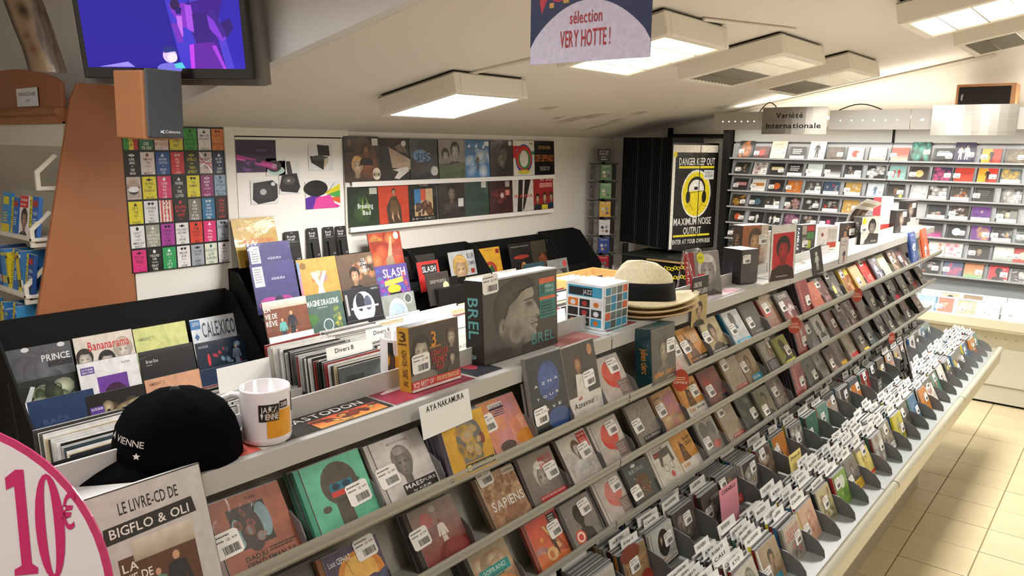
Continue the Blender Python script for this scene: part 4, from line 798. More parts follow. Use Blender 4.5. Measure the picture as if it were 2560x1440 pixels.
def cpos(px, py, dep):
    v = ((px-1280)/FPX*dep, (py-720)/FPX*dep, dep)
    return Vector([sum(R[i][k]*v[k] for k in range(3)) for i in range(3)])+Vector((0, 0, H))
def boxitem(name, label, cat, pos, w, t, h, face, side='333', top='ddd', u=(0, 1), lean=0, spine=None, stk=None, mt='wrapped', group=None, roll=0, ssc=1.0):
    g = M(); g.box(-w/2, 0, 0, w/2, t, h, side, left=side, top=top); o = g.build(name, 'print', bevel=min(.0015, t*.2)); o.matrix_world = frame(pos, u, lean, roll)
    a = Art(w-.002, h-.002, -.0004); a.run(face); c = a.build('cover_print', mt, o); c.location = (0, 0, .001)
    if spine:
        b = Art(t-.002, h-.004, 0); b.run(spine); s_ = b.build('spine_print', 'print', o); s_.matrix_local = Matrix.Translation((-w/2-.0006, t/2, .002)) @ Matrix.Rotation(-pi/2, 4, 'Z')
    if stk: sticker(o, w, h, stk[0], stk[1], -2, sc=ssc, y=a.y-.001)
    return tag(o, label, cat, group)

# ------------------------------------------------------------------ flat prints on the deck
def flyer(y0, y1, x0, x1, art, label, z=1.4412, flip=False):
    g = M(); g.box(-(y1-y0)/2, 0, 0, (y1-y0)/2, .0006, x1-x0, 'ddd'); o = g.build('flyer', 'paper')
    m_ = Matrix(((0, 0, -1, x1), (1, 0, 0, (y0+y1)/2), (0, -1, 0, z), (0, 0, 0, 1)))
    o.matrix_world = m_; a = Art(y1-y0, x1-x0, -.0003); a.run(art); a.build('print', 'print', o); return tag(o, label, 'flyer', None)
flyer(.50, .72, -1.215, -1.075, 'g e9e6e2 e0ddd8;m 0 0 1 1 .01 3 20 222 555;r .2 .6 .8 1 d9665c', 'black and white printed sheet under the white mug', 1.4410)
flyer(.725, .965, -1.22, -1.075, 'g 1c1a1b 2a2624;r .1 .02 .9 .42 cfc3b4;n .1 .02 .9 .42 .1 3 18 8c5a3c 1a1a1c 5f4a3c 33302e;t .12 .48 .76 .14 f2f0ec MASTODON;G .3 .68 .95 .98 c9452c e09a4a;n .3 .7 .95 .98 .06 4 20 a3341f e8b05f 6a2c1c', 'black and orange concert flyer lying on the deck')
flyer(.97, 1.20, -1.22, -1.075, 'g 7c2438 9c3048;p e9d5d8 .1 .5 .3 .4 .5 .45 .62 .36 .7 .42 .9 .4 .98 .5 .98 .53 .1 .55;t .3 .6 .6 .2 e8c9ce IAVVGOM;r 0 0 1 .3 3a2430;e .5 .15 .06 .1 d9485a', 'crimson concert flyer with white upside-down letters lying on the deck')
flyer(1.21, 1.30, -1.22, -1.08, 'g 3a3a44 2c2c34;e .5 .5 .2 .2 c9485a', 'dark flyer beside the yellow box on the deck')
flyer(1.54, 1.70, -1.22, -1.075, 'g c98f8a b5706a;n 0 0 1 1 .2 4 10 d9b0aa 9c504c e8d5d0', 'faded red flyer between the large grey box set and the cube')
flyer(1.72, 2.0, -1.22, -1.075, 'g d9dcde c9ced0;p 8c3a4a .1 .9 .6 .2 .7 .9;p 3a8c84 .2 .9 .35 .4 .45 .9;r .6 .2 .95 .5 3a4450', 'white flyer with red and green triangles under the cube')
flyer(2.2, 2.62, -1.225, -1.075, 'g e0d5d8 d9ccd0;n 0 0 1 1 .15 4 20 c9486a e9e4e6 8c3a4a b5b0b8;L .1 .2 .8 5 .1 a33', 'pink and white flyers lying behind the straw hats')
flyer(2.9, 3.9, -1.225, -1.075, 'g e8e5e0 dedad4;n 0 0 1 1 .1 4 24 d9b5a9 c9c4bc 8c857c e09a88', 'row of pale flyers lying on the far part of the deck')

# ------------------------------------------------------------------ mugs
def mug(p, ang, label, second=False):
    t = empty('mug', p, label, 'mug'); t.rotation_euler = (0, 0, ang)
    g = M(); g.lathe([(0, 0), (.034, 0), (.040, .004), (.0415, .012), (.0415, .092), (.0405, .0955), (.039, .0945), (.0385, .012), (0, .008)], 'e6e1e4', 40); g.build('body', 'ceramic', t, smooth=True)
    g = M(); g.tube([(.040, 0, .080), (.054, 0, .083), (.068, 0, .076), (.075, 0, .060), (.074, 0, .042), (.066, 0, .027), (.053, 0, .018), (.040, 0, .016)], .0062, 'e0dbde', 12); g.build('handle', 'ceramic', t, smooth=True)
    def band(a0, a1, z0, z1, col, art=None, nm_='print'):
        w = (a1-a0)*.042; a = Art(w, z1-z0, -.0003); N = 14
        for k in range(N): a.rect(k/N, 0, (k+1)/N, 1, col)
        a.up()
        if art: a.run(art)
        o = M(); o.f = a.f; o.c = a.c
        for v in a.v:
            th = a0+(v[0]/w+.5)*(a1-a0); r = .0419+(-v[1])*1.0; o.v.append((r*cos(th), r*sin(th), z0+v[2]))
        return o.build(nm_, 'print', t)
    return t, band
W0 = at(668, 1099, 2, 1.44)
vd = math.atan2(-W0.y, -W0.x)                   # direction of the viewer from the mug
mg, band = mug((W0.x, W0.y, 1.4413), vd-pi*.52, 'white mug with an orange panel and black festival lettering, on the deck edge')
# print angles are relative to the handle
a_ = pi*.52
band(a_+.02, a_+1.15, .016, .062, 'e09a1f')
band(a_-.28, a_+.52, .045, .074, '1a1a1a', 't .1 .12 .8 .34 e6e1e4 JAZZ;t .3 .54 .65 .34 e6e1e4 IENNE;p e6e1e4 .08 .55 .22 .55 .15 .9;p e6e1e4 .45 .3 .55 .05 .62 .4')
band(a_+.55, a_+.95, .064, .077, '1a1a1a', 't .12 .22 .76 .56 e6e1e4 2018')
band(a_+1.3, a_+1.5, .05, .085, '1a1a1a')
W1 = at(1003, 955, 2, 1.44); W1.x = -1.20; W1.y = yon(1000, -1.20, 1.46)
mg2, band2 = mug((W1.x, W1.y, 1.4413), vd+pi*.5, 'second festival mug half hidden behind the yellow-sided box')
b0 = -pi*.5-.05
band2(b0-.7, b0+.1, .02, .06, 'e09a1f'); band2(b0-.75, b0-.35, .012, .088, '1a1a1c', 'p e09a1f 0 .3 .3 .35 .2 .6 0 .7;p e6e1e4 .7 0 1 0 1 .4 .8 .3')

# ------------------------------------------------------------------ black cap
cp0, cp1 = at(205, 1165, 2, 1.45), at(560, 1120, 2, 1.45)
ca = math.atan2(cp0.y-cp1.y, cp0.x-cp1.x)
cc = at(448, 1130, 2, 1.45)
cap = empty('cap', (cc.x, cc.y, 1.4425), 'black baseball cap with small white embroidery lying on the deck beside the mug', 'cap'); cap.rotation_euler = (0, 0, ca); cap.scale = (.93, .93, .93)
g = M(); prof = [(.0, .122), (.02, .1205), (.045, .112), (.066, .094), (.080, .066), (.087, .034), (.0885, .0), (.0855, 0), (.084, .034), (.076, .064), (.06, .092), (.0, .112)]
g.lathe(prof, '060607', 40, 1.18, .98, zf=lambda x, y, r: -.10*max(0, -x-.02)*(r/.09)+.004*cos(6*math.atan2(y, x))*(r/.09)); g.build('crown', 'cap_cloth', cap, smooth=True)
g = M(); n = 18; c = hx('09090a')
def bp(u, s_):  # u across -1..1, s_ outward 0..1
    th = u*1.25; bx, by = .100*cos(th), .085*sin(th)
    ln = .105*(1-abs(u)**3.6)**.6 if abs(u) < 1 else 0
    x = bx+ln*s_; y = by*(1+.04*s_)
    return x, y, .010-.020*abs(u)**2*1.0-.018*s_+.014
for i in range(n):
    for j in range(5):
        u0, u1 = -1+2*i/n, -1+2*(i+1)/n; s0, s1 = j/5, (j+1)/5
        q = [bp(u0, s0), bp(u0, s1), bp(u1, s1), bp(u1, s0)]
        g.poly(q, c); g.poly([(a, b, d-.003) for a, b, d in q[::-1]], c)
g.build('visor', 'cap_cloth', cap, smooth=True)
g = M(); g.lathe([(0, .1255), (.006, .1245), (.0085, .121)], '111', 12); g.build('button', 'fabric', cap, smooth=True)
def onc(th, z): r = .0885 if z < .034 else .087; f = math.sqrt(max(.05, 1-(z/.125)**2.6)); return (.0905*f*1.18*cos(th), .0905*f*.98*sin(th), z)
em = M(); a = Art(.070, .016, 0); a.run('t .0 .1 1 .8 b9b6b0 A VIENNE')
em.f = a.f; em.c = a.c; em.v = [onc(.10+(-v[0]/.085+.0)*-1.0+.56, .052+v[2]*.8-(v[0]*.12)) for v in a.v]; em.build('embroidery', 'paper', cap)
st = M(); pts = []
for k in range(10):
    r = .0062 if k % 2 == 0 else .0028; t_ = pi/2+k*pi/5; pts.append(onc(.95+r*cos(t_)/.085, .036+r*sin(t_)))
st.poly(pts, hx('d9d6d0')); st.build('star', 'paper', cap)

# ------------------------------------------------------------------ boxes on the deck
DX = -1.13
y0 = yon(1030, -1.10, 1.44); 
boxitem('box_set', 'mustard-sided card box with two grey portraits and red lettering on the deck', 'box set', (-1.10, y0+.072, 1.442), .145, .035, .135, 'g 4d423a 3f352e;f .22 .4 .46 d0c2b0 2e2622 8c8276;f .84 .28 .26 c9b9a6 5b4a3c 4a4038;f .84 .62 .18 bfae9a 3a3029 55483c;t .42 .12 .1 .24 d98f2c 3;L .38 .36 .26 1 .05 d98f2c;t .4 .42 .36 .1 c9342c AZNAVOUR;t .42 .54 .3 .1 c9342c TRENET;t .5 .66 .16 .1 c9342c PIAF;r 0 .84 1 .96 c9342c;t .03 .86 .4 .08 f0e6dc 3CD BEST OF;t .5 .86 .46 .07 f0d9a0 1DVD ENTRETIEN EXCLUSIF;r 0 .96 1 1 e9e2d8', side='c9952c', top='3a3630', spine='t .2 .05 .6 .16 4a2f12 3;L .1 .24 .8 1 .05 4a2f12;v .35 .34 .45 .58 4a2f12 AZNAVOUR - TRENET - PIAF', stk=(.2, .72), lean=4)
y0 = yon(1203, -1.13, 1.44)
boxitem('box_set', 'large dark box set with a grey profile of a man and turquoise capitals', 'box set', (-1.12, y0+.142, 1.442), .285, .055, .195, 'g 4f4a44 423e39;Z;t .62 .78 .33 .14 4f8c8c BREL;r .74 .1 .97 .17 d9683a;r .74 .17 .97 .34 1f7a74;t .76 .19 .05 .1 10332f 21;t .83 .19 .12 .045 c9e6e0 INTÉGRALE;t .83 .25 .12 .04 c9e6e0 STUDIO & LIVE;r .74 .34 .97 .38 d9683a;r .74 .38 .97 .62 1f7a74;L .76 .41 .19 5 .04 10332f;r 0 0 1 .012 ddd', side='26221f', top='e9e9ee', spine='v .2 .2 .6 .5 5f9ea0 BREL;e .4 .92 .2 .03 7aa', stk=(.1, .16), lean=3, ssc=1.1)
yc = yon(1500, -1.11, 1.445)
jz = 'g e9eef0 e2e8ea;r .05 .04 .95 .28 3f9cc0;r .08 .08 .7 .26 1f2226;t .45 .12 .24 .1 d9dcde JAZZ'
rg = random.Random(4)
for r_ in range(3):
    for c_ in range(3):
        q = rg.choice(['1d1f22', 'd9772c', '2f9cc9', 'e0dedb', '3a3f44', 'b5342c']); x_, y_ = .06+c_*.31, .34+r_*.21
        jz += ';r %.2f %.2f %.2f %.2f %s;e %.2f %.2f .07 .06 %s' % (x_, y_, x_+.27, y_+.18, q, x_+.13, y_+.1, rg.choice(['222', 'c9742c', 'ddd', 'a33']))
js = 'g e9eef0 e2e8ea'
for r_ in range(5):
    for c_ in range(4):
        x_, y_ = .05+c_*.235, .04+r_*.19; js += ';r %.2f %.2f %.2f %.2f %s' % (x_, y_, x_+.21, y_+.165, rg.choice(['7f8c8c', 'c9603c', '5b6c6c', '3f8cae', '8c9c8c', '4a5458', '2f8ab0']))
g = M(); g.box(-.063, 0, 0, .063, .126, .124, 'e9eef0', top='3a3632'); o = g.build('box_set', 'print', bevel=.001); o.matrix_world = frame((-1.10, yc+.063, 1.442), (0, 1), 0)
a = Art(.124, .122, -.0004); a.run(js); a.build('side_print', 'print', o)
a = Art(.124, .122, 0); a.run(jz); s_ = a.build('front_print', 'print', o); s_.matrix_local = Matrix.Translation((-.0636, .063, .001)) @ Matrix.Rotation(-pi/2, 4, 'Z')
g = M(); g.box(-.0634, -.0004, .092, .0634, .1264, .0935, 'cfd6d9'); g.build('lid_seam', 'paper', o)
tag(o, 'white and blue cube box tiled with little covers beside the straw hats', 'box set')

# straw hats
hp = at(1612, 775, 2, 1.45)
for k in range(3):
    t = empty('straw_hat', (hp.x-.02, hp.y+.02, 1.4425+.012*k), ['lowest straw hat of the stack, only its brim edge showing', 'middle straw hat of the stack, only its brim edge showing', 'straw hat with a wide black band topping the stack of hats'][k], 'hat', 'straw hats stacked on the deck')
    t.rotation_euler = (radians(-1.5*k), 0, radians(20+8*k))
    g = M(); cz = lambda x, y, r: .016*(abs(x)/.16)**2*(1 if r > .1 else 0)*(1+.3*k) - .0
    g.lathe([(.088, .018), (.10, .010), (.12, .005), (.145, .006), (.163, .012), (.163, .008), (.145, .002), (.12, .001), (.098, .005), (.088, .012)], ['d9b98c', 'e3c99a', 'f0dfb6'][k], 48, 1.03, .9, zf=cz); g.build('brim', 'straw', t, smooth=True)
    if k == 2:
        g = M(); g.lathe([(.092, .01), (.088, .03), (.084, .07), (.080, .10), (.070, .118), (.05, .122), (.03, .112), (0, .104)], 'f3e6c4', 48, 1.08, .88,
            zf=lambda x, y, r: (.026*min(1, (abs(y)/.05)**1.5)*(1 if r > .02 else 0)-.018)*(1 if r < .086 else 0)-.012*max(0, x)/.08*(r < .075)); g.build('crown', 'straw', t, smooth=True)
        g = M(); g.lathe([(.0935, .014), (.0905, .04), (.0875, .068), (.0865, .068), (.0895, .04), (.0925, .014)], '0f0e0e', 48, 1.08, .88); g.build('hat_band', 'fabric', t, smooth=True)

# cards and boxes farther along the deck
UD = (.34, .940)
def deckbox(px, x, w, h, t, face, label, **k):
    z = k.pop('z', 1.442); y = yon(px, x, z+.01); return boxitem(k.pop('name', 'box_set'), label, k.pop('cat', 'box set'), (x+k.get('u', UD)[0]*w/2-.02, y+k.get('u', UD)[1]*w/2, z), w, t, h, face, **dict({'u': UD}, **k))
o = deckbox(1741, -1.030, .100, .160, .002, 'g 1c1a18 1c1a18;r 0 .38 1 1 b5a068;m 0 .4 1 1 .01 4 20 8c7a4a d9c98f;f .5 .68 .3 c9a489 1c1614 1c1a18;t .05 .1 .5 .1 e9e6e0 CHRISTINE;t .05 .24 .9 .1 e9e6e0 AND THE QUEENS', 'black and straw-coloured card of a dark-haired woman rising behind the tier', name='name_card', cat='card', z=1.382, mt='print', lean=0, u=(.05, 1))
deckbox(1748, -1.12, .135, .15, .03, 'g 8f8c88 6c6966;f .55 .45 .7 b5b1ac c9c6c2 3c3a38;r 0 0 .12 1 9c2a2c;e .35 .14 .13 .13 e0dc2c;t .27 .1 .16 .06 333 5CD;p c9343a .2 .5 .45 .5 .42 .62 .2 .64', 'red and grey box with a yellow seal leaning on a clear stand', side='a83034', spine='v .3 .2 .4 .6 e0c9c0 FERRÉ', lean=12)
g = M(); g.tube([(-1.11, 0, 0), (-1.16, 0, .15), (-1.17, 0, .152), (-1.19, 0, .0)], .003, 'cfd6d8', 6); g.tube([(-1.11, .1, 0), (-1.16, .1, .15), (-1.17, .1, .152), (-1.19, .1, .0)], .003, 'cfd6d8', 6); g.box(-1.17, 0, .145, -1.165, .1, .155, 'cfd6d8')
o = g.build('card_stand', 'clear_acrylic'); o.location = (0, yon(1748, -1.12, 1.45)-.03, 1.444); tag(o, 'clear acrylic stand behind the red and grey box', 'stand')
deckbox(1863, -1.10, .09, .128, .09, 'g 3b3838 454242;L .3 .12 .6 2 .06 8c8886;n 0 0 1 1 .3 3 6 444040 383535', 'small squat black box set with a price sticker, in front of the tall orange-brown box', side='231f24', top='8c898a', spine='v .4 .4 .15 .5 55505a COFFRET', stk=(.3, .4), ssc=.8)
deckbox(1862, -1.21, .15, .19, .05, 'g b5683a 8c4a2c;f .5 .35 .5 dca878 4a3020 c98f5c;r .72 0 1 1 d9ccc0;v .76 .5 .14 .4 b58f6a COFFRET', 'tall orange-brown box set with a smiling man, behind the squat black box', side='4a3c32', top='f0f0f0', spine='v .3 .2 .4 .5 b58f6a 1962/2001', stk=(.8, .42))
deckbox(1925, -1.20, .10, .15, .02, 'g ece9e4 e4e0da;L .2 .2 .6 8 .09 c9b5a8', 'plain white sleeve standing left of the red portrait card', side='eee', name='sleeve', cat='sleeve')
deckbox(1936, -1.045, .14, .212, .002, 'g ecebe9 e4e2e0;r .08 .14 .93 .86 c9262a;f .5 .45 .44 c02a2c 241414 3a1516;L .25 .92 .5 1 .04 bbb', 'tall white-bordered card printed with a red-tinted portrait of a man', name='display_card', cat='card', z=1.442, lean=0, mt='print', roll=-2)
deckbox(2010, -1.19, .10, .15, .03, 'g 55504f 4a4646;r .05 .03 .35 .3 b5a9a0;r .4 .03 .9 .2 c93a3c;r .4 .25 .9 .45 4a8c4c;r .1 .4 .35 .6 8c8a88;r .4 .5 .7 .75 b5c93a;t .1 .8 .8 .1 ddd FAMILLE', 'dark box with a grid of small coloured squares, right of the red portrait card', side='333', spine='v .3 .1 .4 .7 ddd FAMILLE', stk=(.3, .7), ssc=.8)
deckbox(2050, -1.17, .15, .13, .09, 'g efecea e8e5e2;r .5 .1 .95 .6 cfcbc8;r .5 .6 .95 .8 c9452c;e .25 .3 .06 .08 8c4a3a;L .1 .88 .8 1 .05 777', 'white gift box with a red and grey panel', side='f2f0ee', top='fbfbfb', spine='e .4 .3 .1 .05 444;e .4 .45 .12 .05 b5443c')
deckbox(2045, -1.03, .07, .120, .002, 'g 4a4c4b 3f4140;s .5 .25 .6 e0e2e2 d0d2d2 ddd;e .5 .25 .12 .08 d9d9d9', 'dark photo card of a pale figure tilted over the upper tier', name='display_card', cat='card', z=1.415, lean=2, roll=-14, mt='print')
deckbox(2108, -1.03, .06, .120, .002, 'g ece9ee e2dfe6;t .1 .1 .7 .07 889 PAULINE;t .1 .2 .8 .12 c9a0b5 MURAT;s .55 .45 .5 55506a b5706a caa', 'narrow white card with grey letters and a small figure', name='display_card', cat='card', z=1.42, mt='print')
deckbox(2105, -1.20, .13, .115, .03, 'g 3c3431 2f2926;n .1 .1 .9 .9 .15 4 10 8c6a44 c9a070 4a3c34;f .4 .5 .4 b58f70 2f2622 3a3430', 'dark brown box half hidden behind the narrow white card', side='e6e4e0', top='ececec', stk=(.8, .6), ssc=.9)
deckbox(2160, -1.12, .15, .145, .05, 'g e2ded8 d6d2cb;f .6 .4 .55 a39c94 26221f 3a3634;p 3a3634 .2 1 .45 .6 1 .65 1 1;e .14 .16 .1 .13 e0dc2c;t .6 .88 .3 .05 ddd BÉCAUD', 'black-spined box with a portrait of a dark-haired man and a yellow seal', side='2a2725', top='55524f', spine='v .3 .2 .4 .6 8c8780 BÉCAUD', stk=(.12, .55))
deckbox(2205, -1.20, .12, .215, .05, 'g d9d2cc cfc8c2;n .1 .1 .9 .7 .2 8 14 7a8c8c b5a59a e8e2dc 8c6a5c;r .1 .76 .9 .92 d93a34', 'tall white and red box set behind the black-spined box', side='c9343a', top='eee')
for (px, x, w, h, lb) in ((2245, -1.13, .12, .135, 'black box standing near the far end of the deck'), (2268, -1.21, .13, .16, 'taller dark box behind the last one at the far end of the deck')):
    deckbox(px, x, w, h, .05, 'g 3a3230 2f2827;f .5 .4 .5 b5a59a 6a5040 4a4442;r .5 .7 1 1 c9c4be', lb, side='1f1b1b', top='777', stk=(.7, .3), ssc=.8)
# rolled open newspaper
nb = at(2140, 600, 0, -1.17); g = M(); N = 14
def npp(s, t): return ((s-.5)*.17+.10*t, .035*sin(pi*t)-.07*max(0, t-.65)**2*6+.02*s, .235*t*(1-.12*s*t))
rg = random.Random(9)
for i in range(N):
    for j in range(N):
        s, t = (i+.5)/N, (j+.5)/N; c = hx('e2ded6')
        if .12 < s < .9:
            if .5 < t < .82: c = hx(rg.choice(('5a463c', '8c7464', '3f332d', 'a89282', '6a5548')))
            elif .84 < t < .93: c = hx('b5a78f')
            elif t < .45 and j % 2: c = hx('a8a39a')
        q = [npp(i/N, j/N), npp((i+1)/N, j/N), npp((i+1)/N, (j+1)/N), npp(i/N, (j+1)/N)]
        g.poly(q, c); g.poly([(a, b+.0015, d) for a, b, d in q[::-1]], hx('dcd8d0'))
o = g.build('newspaper', 'paper'); o.matrix_world = frame((nb.x, nb.y, 1.444), (.35, .94), 4); tag(o, 'open newspaper with brown pictures curling up behind the black-spined portrait box', 'newspaper')

# ------------------------------------------------------------------ records
_sl = {}
def lp(label, px, py, x, art, lean=14, s=.315, t=.006, stk=None, group=None, side='333', mt='wrapped_lp', w=None, pos=None):
    w = w or s; m_ = frame((0, 0, 0), (0, 1), lean); up = m_.col[2].xyz
    if pos is None: P = at(px, py, 0, x); pos = P+Vector((0, w/2, 0))-up*s
    key = (side, s, w)
    if key not in _sl:
        g = M(); g.box(-w/2, 0, 0, w/2, t, s, side, top='d9d6d0'); g.box(-w/2+.003, t*.3, s-.0005, w/2-.003, t*.7, s+.0004, '8c8880'); o = g.build('record_sleeve', 'print'); _sl[key] = o
    else: o = _sl[key].copy(); COL.objects.link(o)
    o.matrix_world = frame(pos, (0, 1), lean)
    if art: a = Art(w-.002, s-.002, -.0005); a.run(art); c = a.build('cover_print', mt, o); c.location = (0, 0, .001)
    return tag(o, label, 'record', group)
# two ledges of records on the left wall
for z, lb, x1 in ((1.652, 'upper', at(1385, 437, 0, -4.44).y), (1.325, 'lower', at(1382, 537, 0, -4.44).y)):
    y0 = at(868, 458, 0, -4.44).y+.05 if lb == 'upper' else at(878, 582, 0, -4.44).y
    g = M(); g.prism([(XL, z-.03), (XL+.055, z-.03), (XL+.055, z+.006), (XL+.05, z+.006), (XL+.05, z-.018), (XL, z-.018)], 1, y0, x1+.02, 'f0ece6'); tag(g.build('picture_ledge', 'paint'), 'long white picture ledge holding the %s row of records' % lb, 'ledge')
U = [(862, 345, 'g 2f2723 4a352a;n .1 .1 .9 .9 .3 3 14 5b3a2a 8c5236 33292a 6d4630;f .35 .66 .4 d0b090 c49a62 4a3a30;f .62 .3 .26 a8704a 3a2a24 33282a;f .15 .12 .18 8c6a54 2a2222 2a2222;r .8 .04 .98 .2 d9d5cf;e .9 .84 .12 .14 d9cbb8;t .8 .8 .2 .1 3a2a22 MIAMI', 'brown record of several long-haired faces with a white logo, first on the upper ledge'),
     (948, 350, 'g 1c1a19 2a2826;p b59a85 .3 .2 1 .5 1 .75 .4 .7;p 77675a .5 .2 .8 .08 .9 .35 .6 .3;p d9d2cb .4 .75 .9 .68 .95 .78 .6 .98 .45 .95 .6 .8;e .8 .12 .08 .07 d9d4cc', 'black record with an angular pale figure, second on the upper ledge'),
     (1022, 350, 'g 4a4a4d 2f2f33;m 0 .3 1 .9 .012 3 8 a8763a 6d8aa0 8c4a3a;t .25 .34 .5 .2 7aa0c9 $15;e .4 .42 .25 .16 6a90b8;t .24 .34 .4 .2 2c4460 $15;e .88 .8 .13 .12 c9c6c4', 'dark grey record with blue neon figures and a white round seal'),
     (1097, 352, 'g 9a9088 7a736c;f .62 .3 .42 c9c0b6 24211f 2c2a29;f .25 .42 .34 b5aca2 2a2624 33302f;r 0 .62 1 1 3f4a35;p 55613f 0 .7 1 .58 1 1 0 1', 'record of two men over a green hill'),
     (1163, 352, 'g 3f6ea0 4f84b8;n 0 .2 1 1 .2 5 8 c9d6e2 a9c0d6 e2e8ee;s .5 .4 .4 55483f 55483f;p eef .1 .2 .2 .1 .22 .2;p eef .4 .2 .5 .08 .5 .2;p eef .7 .2 .8 .1 .78 .24;r .8 .04 .98 .16 ddd', 'sky blue record with white birds and a falling figure'),
     (1226, 354, 'g 4a4640 35322e;n .3 .15 .7 .9 .2 7 16 6c665e 8c857c 2b2826;e .88 .08 .08 .07 ddd', 'dark record with a ghostly column, sixth on the upper ledge'),
     (1284, 356, 'g e8e4dc e0dcd2;e .5 .52 .4 .42 2c4f8c;e .5 .5 .36 .36 d93a2c;e .52 .54 .28 .28 3f8c5a;e .5 .52 .2 .24 e8e4dc;r 0 .15 .15 .5 c9302c;r .1 .15 .3 .25 c9302c;r .85 .3 1 .4 3f8c5a;e .5 .9 .3 .06 e0c93a;t .78 .04 .15 .07 333 NEW', 'white record with concentric rings of red, green and blue'),
     (1337, 357, 'g 1e1b19 1a1817;t .2 .14 .6 .1 c9a24a THE STORY SO FAR;t .05 .4 .9 .2 d9783a DEF LEPPARD;t .25 .75 .5 .12 b5b0a8 THE BEST OF', 'black record with spiky orange lettering, last on the upper ledge')]
for px, py, art, lb in U: lp(lb, px, py, -4.462, art, lean=3, pos=Vector((-4.455, at(px, py, 0, -4.462).y+.155, 1.659)), group='records on the upper ledge', s=.315 if px > 870 else .325)
Lw = [(870, 483, 'g 1c261c 2a3a26;n .1 .1 .9 .9 .25 4 10 26331f 3f5a2c 1a221a;p 7fa03a .5 .2 .4 .6 .46 .6;p 7fa03a .55 .2 .7 .6 .64 .6;r .7 .04 .95 .2 b9b9ac;t .3 .42 .5 .13 eef0ea Breaking;t .45 .6 .26 .12 eef0ea Bad', 'dark green record with white two-line lettering on the lower ledge', .29),
      (945, 468, 'g c9472c c24329;p 4a3a2a .3 1 .25 .6 .42 .35 .58 .35 .72 .6 .75 1;p 6a5034 .36 .7 .4 .4 .6 .4 .66 .7 .6 .8 .42 .8;f .5 .24 .16 d0a080 4a3522 5a4530;p c99a78 .4 .85 .46 .7 .48 .98;p c99a78 .6 .85 .62 .7 .68 .95', 'orange-red record of a long-haired person seated and leaning forward', .315),
      (1021, 466, 'g 1b1917 1b1917;r .2 .2 .85 .88 c9a87f;r .2 .2 .42 .6 3f7aa8;r .42 .2 .6 .5 c9583a;n .2 .5 .85 .88 .12 3 12 e2d2ba 8c5a3c d9c0a0 6a4a3a;t .4 .06 .3 .07 b5b0a8 COD;t .1 .92 .8 .05 8c8880 INE', 'black-bordered record with a colourful crowd picture', .315),
      (1096, 463, 'g 37322d 2d2925;f .5 .35 .4 8c7a68 2a2420 4a4038;r .74 .5 .95 .72 d9d6d0', 'brown-black record of a solemn face with a white label', .315),
      (1161, 461, 'g 3a4f49 34463f;m 0 0 1 1 .01 3 10 5b7a70 2c3a35;r .7 .05 .9 .25 c9ccc6', 'plain dark green record in shiny film', .315),
      (1224, 458, 'g 3a2625 4a2626;n .1 .3 .9 .9 .2 4 12 6a2a28 2a1c1c 7a3430;r .7 .35 .88 .5 d98a7a;r .7 .1 .88 .26 b5a59c;e .55 .5 .08 .08 c9b5a8', 'dark red record with pink and white labels', .315),
      (1282, 456, 'g ddd6d0 d2cbc4;p 2c2622 .3 0 .5 0 .42 1 .2 1;p 2c2622 .6 0 .9 0 .55 .9 .45 1;t .05 .5 .9 .12 c9443c WAWA', 'white record crossed by two dark trunks and red script', .315),
      (1334, 454, 'g a8302f 9c2b2b;t .35 .04 .6 .1 f0dcd8 HIT SALE;r .3 .2 .95 .34 d98a84;f .2 .66 .26 d0a488 2a2220 333;f .56 .64 .28 d8b090 3a2a22 444;f .88 .64 .26 d0a488 3a3029 223a5a;r .4 .86 .7 1 e0c93a', 'red record of three heads in a row, last on the lower ledge', .315)]
for px, py, art, lb, s in Lw: lp(lb, px, py, -4.462, art, lean=3, s=s, pos=Vector((-4.455, at(px, py, 0, -4.462).y+s/2, 1.332)), group='records on the lower ledge')

# stepped black record racks along the left wall: name, y range, heights
def rack(label, y0, y1, zt, rows, x0=-4.47, ramp=1.0):
    t = empty('record_rack', (x0, y0, 0), label, 'record rack', 'stepped black record racks along the left wall')
    def P(g, n, mt='black_matt', bevel=0): return part(g, n, mt, bevel, par=t)
    g = M(); g.box(x0, y0, .3, x0+.012, y1, zt, '121110'); P(g, 'back_panel')
    for y in (y0, y1-.012):
        g = M(); g.prism([(x0, .3), (x0, zt), (x0+.10, zt-.02), (x0+.62*ramp, zt-.62), (x0+.64*ramp, .3)], 1, y, y+.012, '141312'); P(g, 'side_panel')
    for (x, z) in rows:
        g = M(); g.prism([(x-.03, z-.02), (x+.04, z-.02), (x+.04, z+.05), (x+.034, z+.05), (x+.034, z-.012), (x-.03, z-.012)], 1, y0+.012, y1-.012, '1a1918'); P(g, 'pocket')
    return t
rack('low black stepped record rack at the near end, in front of the wooden bookcase', 1.28, 2.60, 1.02, [(-4.30, .53), (-4.16, .46), (-4.00, .36)])
rack('taller black record rack below the white cupboard door', 2.63, 4.10, 1.14, [(-4.33, .93), (-4.22, .86), (-4.06, .62), (-3.90, .40)], ramp=1.1)
rack('narrow black record rack with the small sleeves', 4.13, 4.85, 1.12, [(-4.3, .82), (-4.15, .72), (-4.02, .66)])
rack('black record rack with the yellow record', 4.88, 5.85, 1.10, [(-4.3, .72), (-4.1, .62)])
rack('farthest black record rack, in the corner', 5.88, 6.45, 1.12, [(-4.3, .74), (-4.1, .62)])
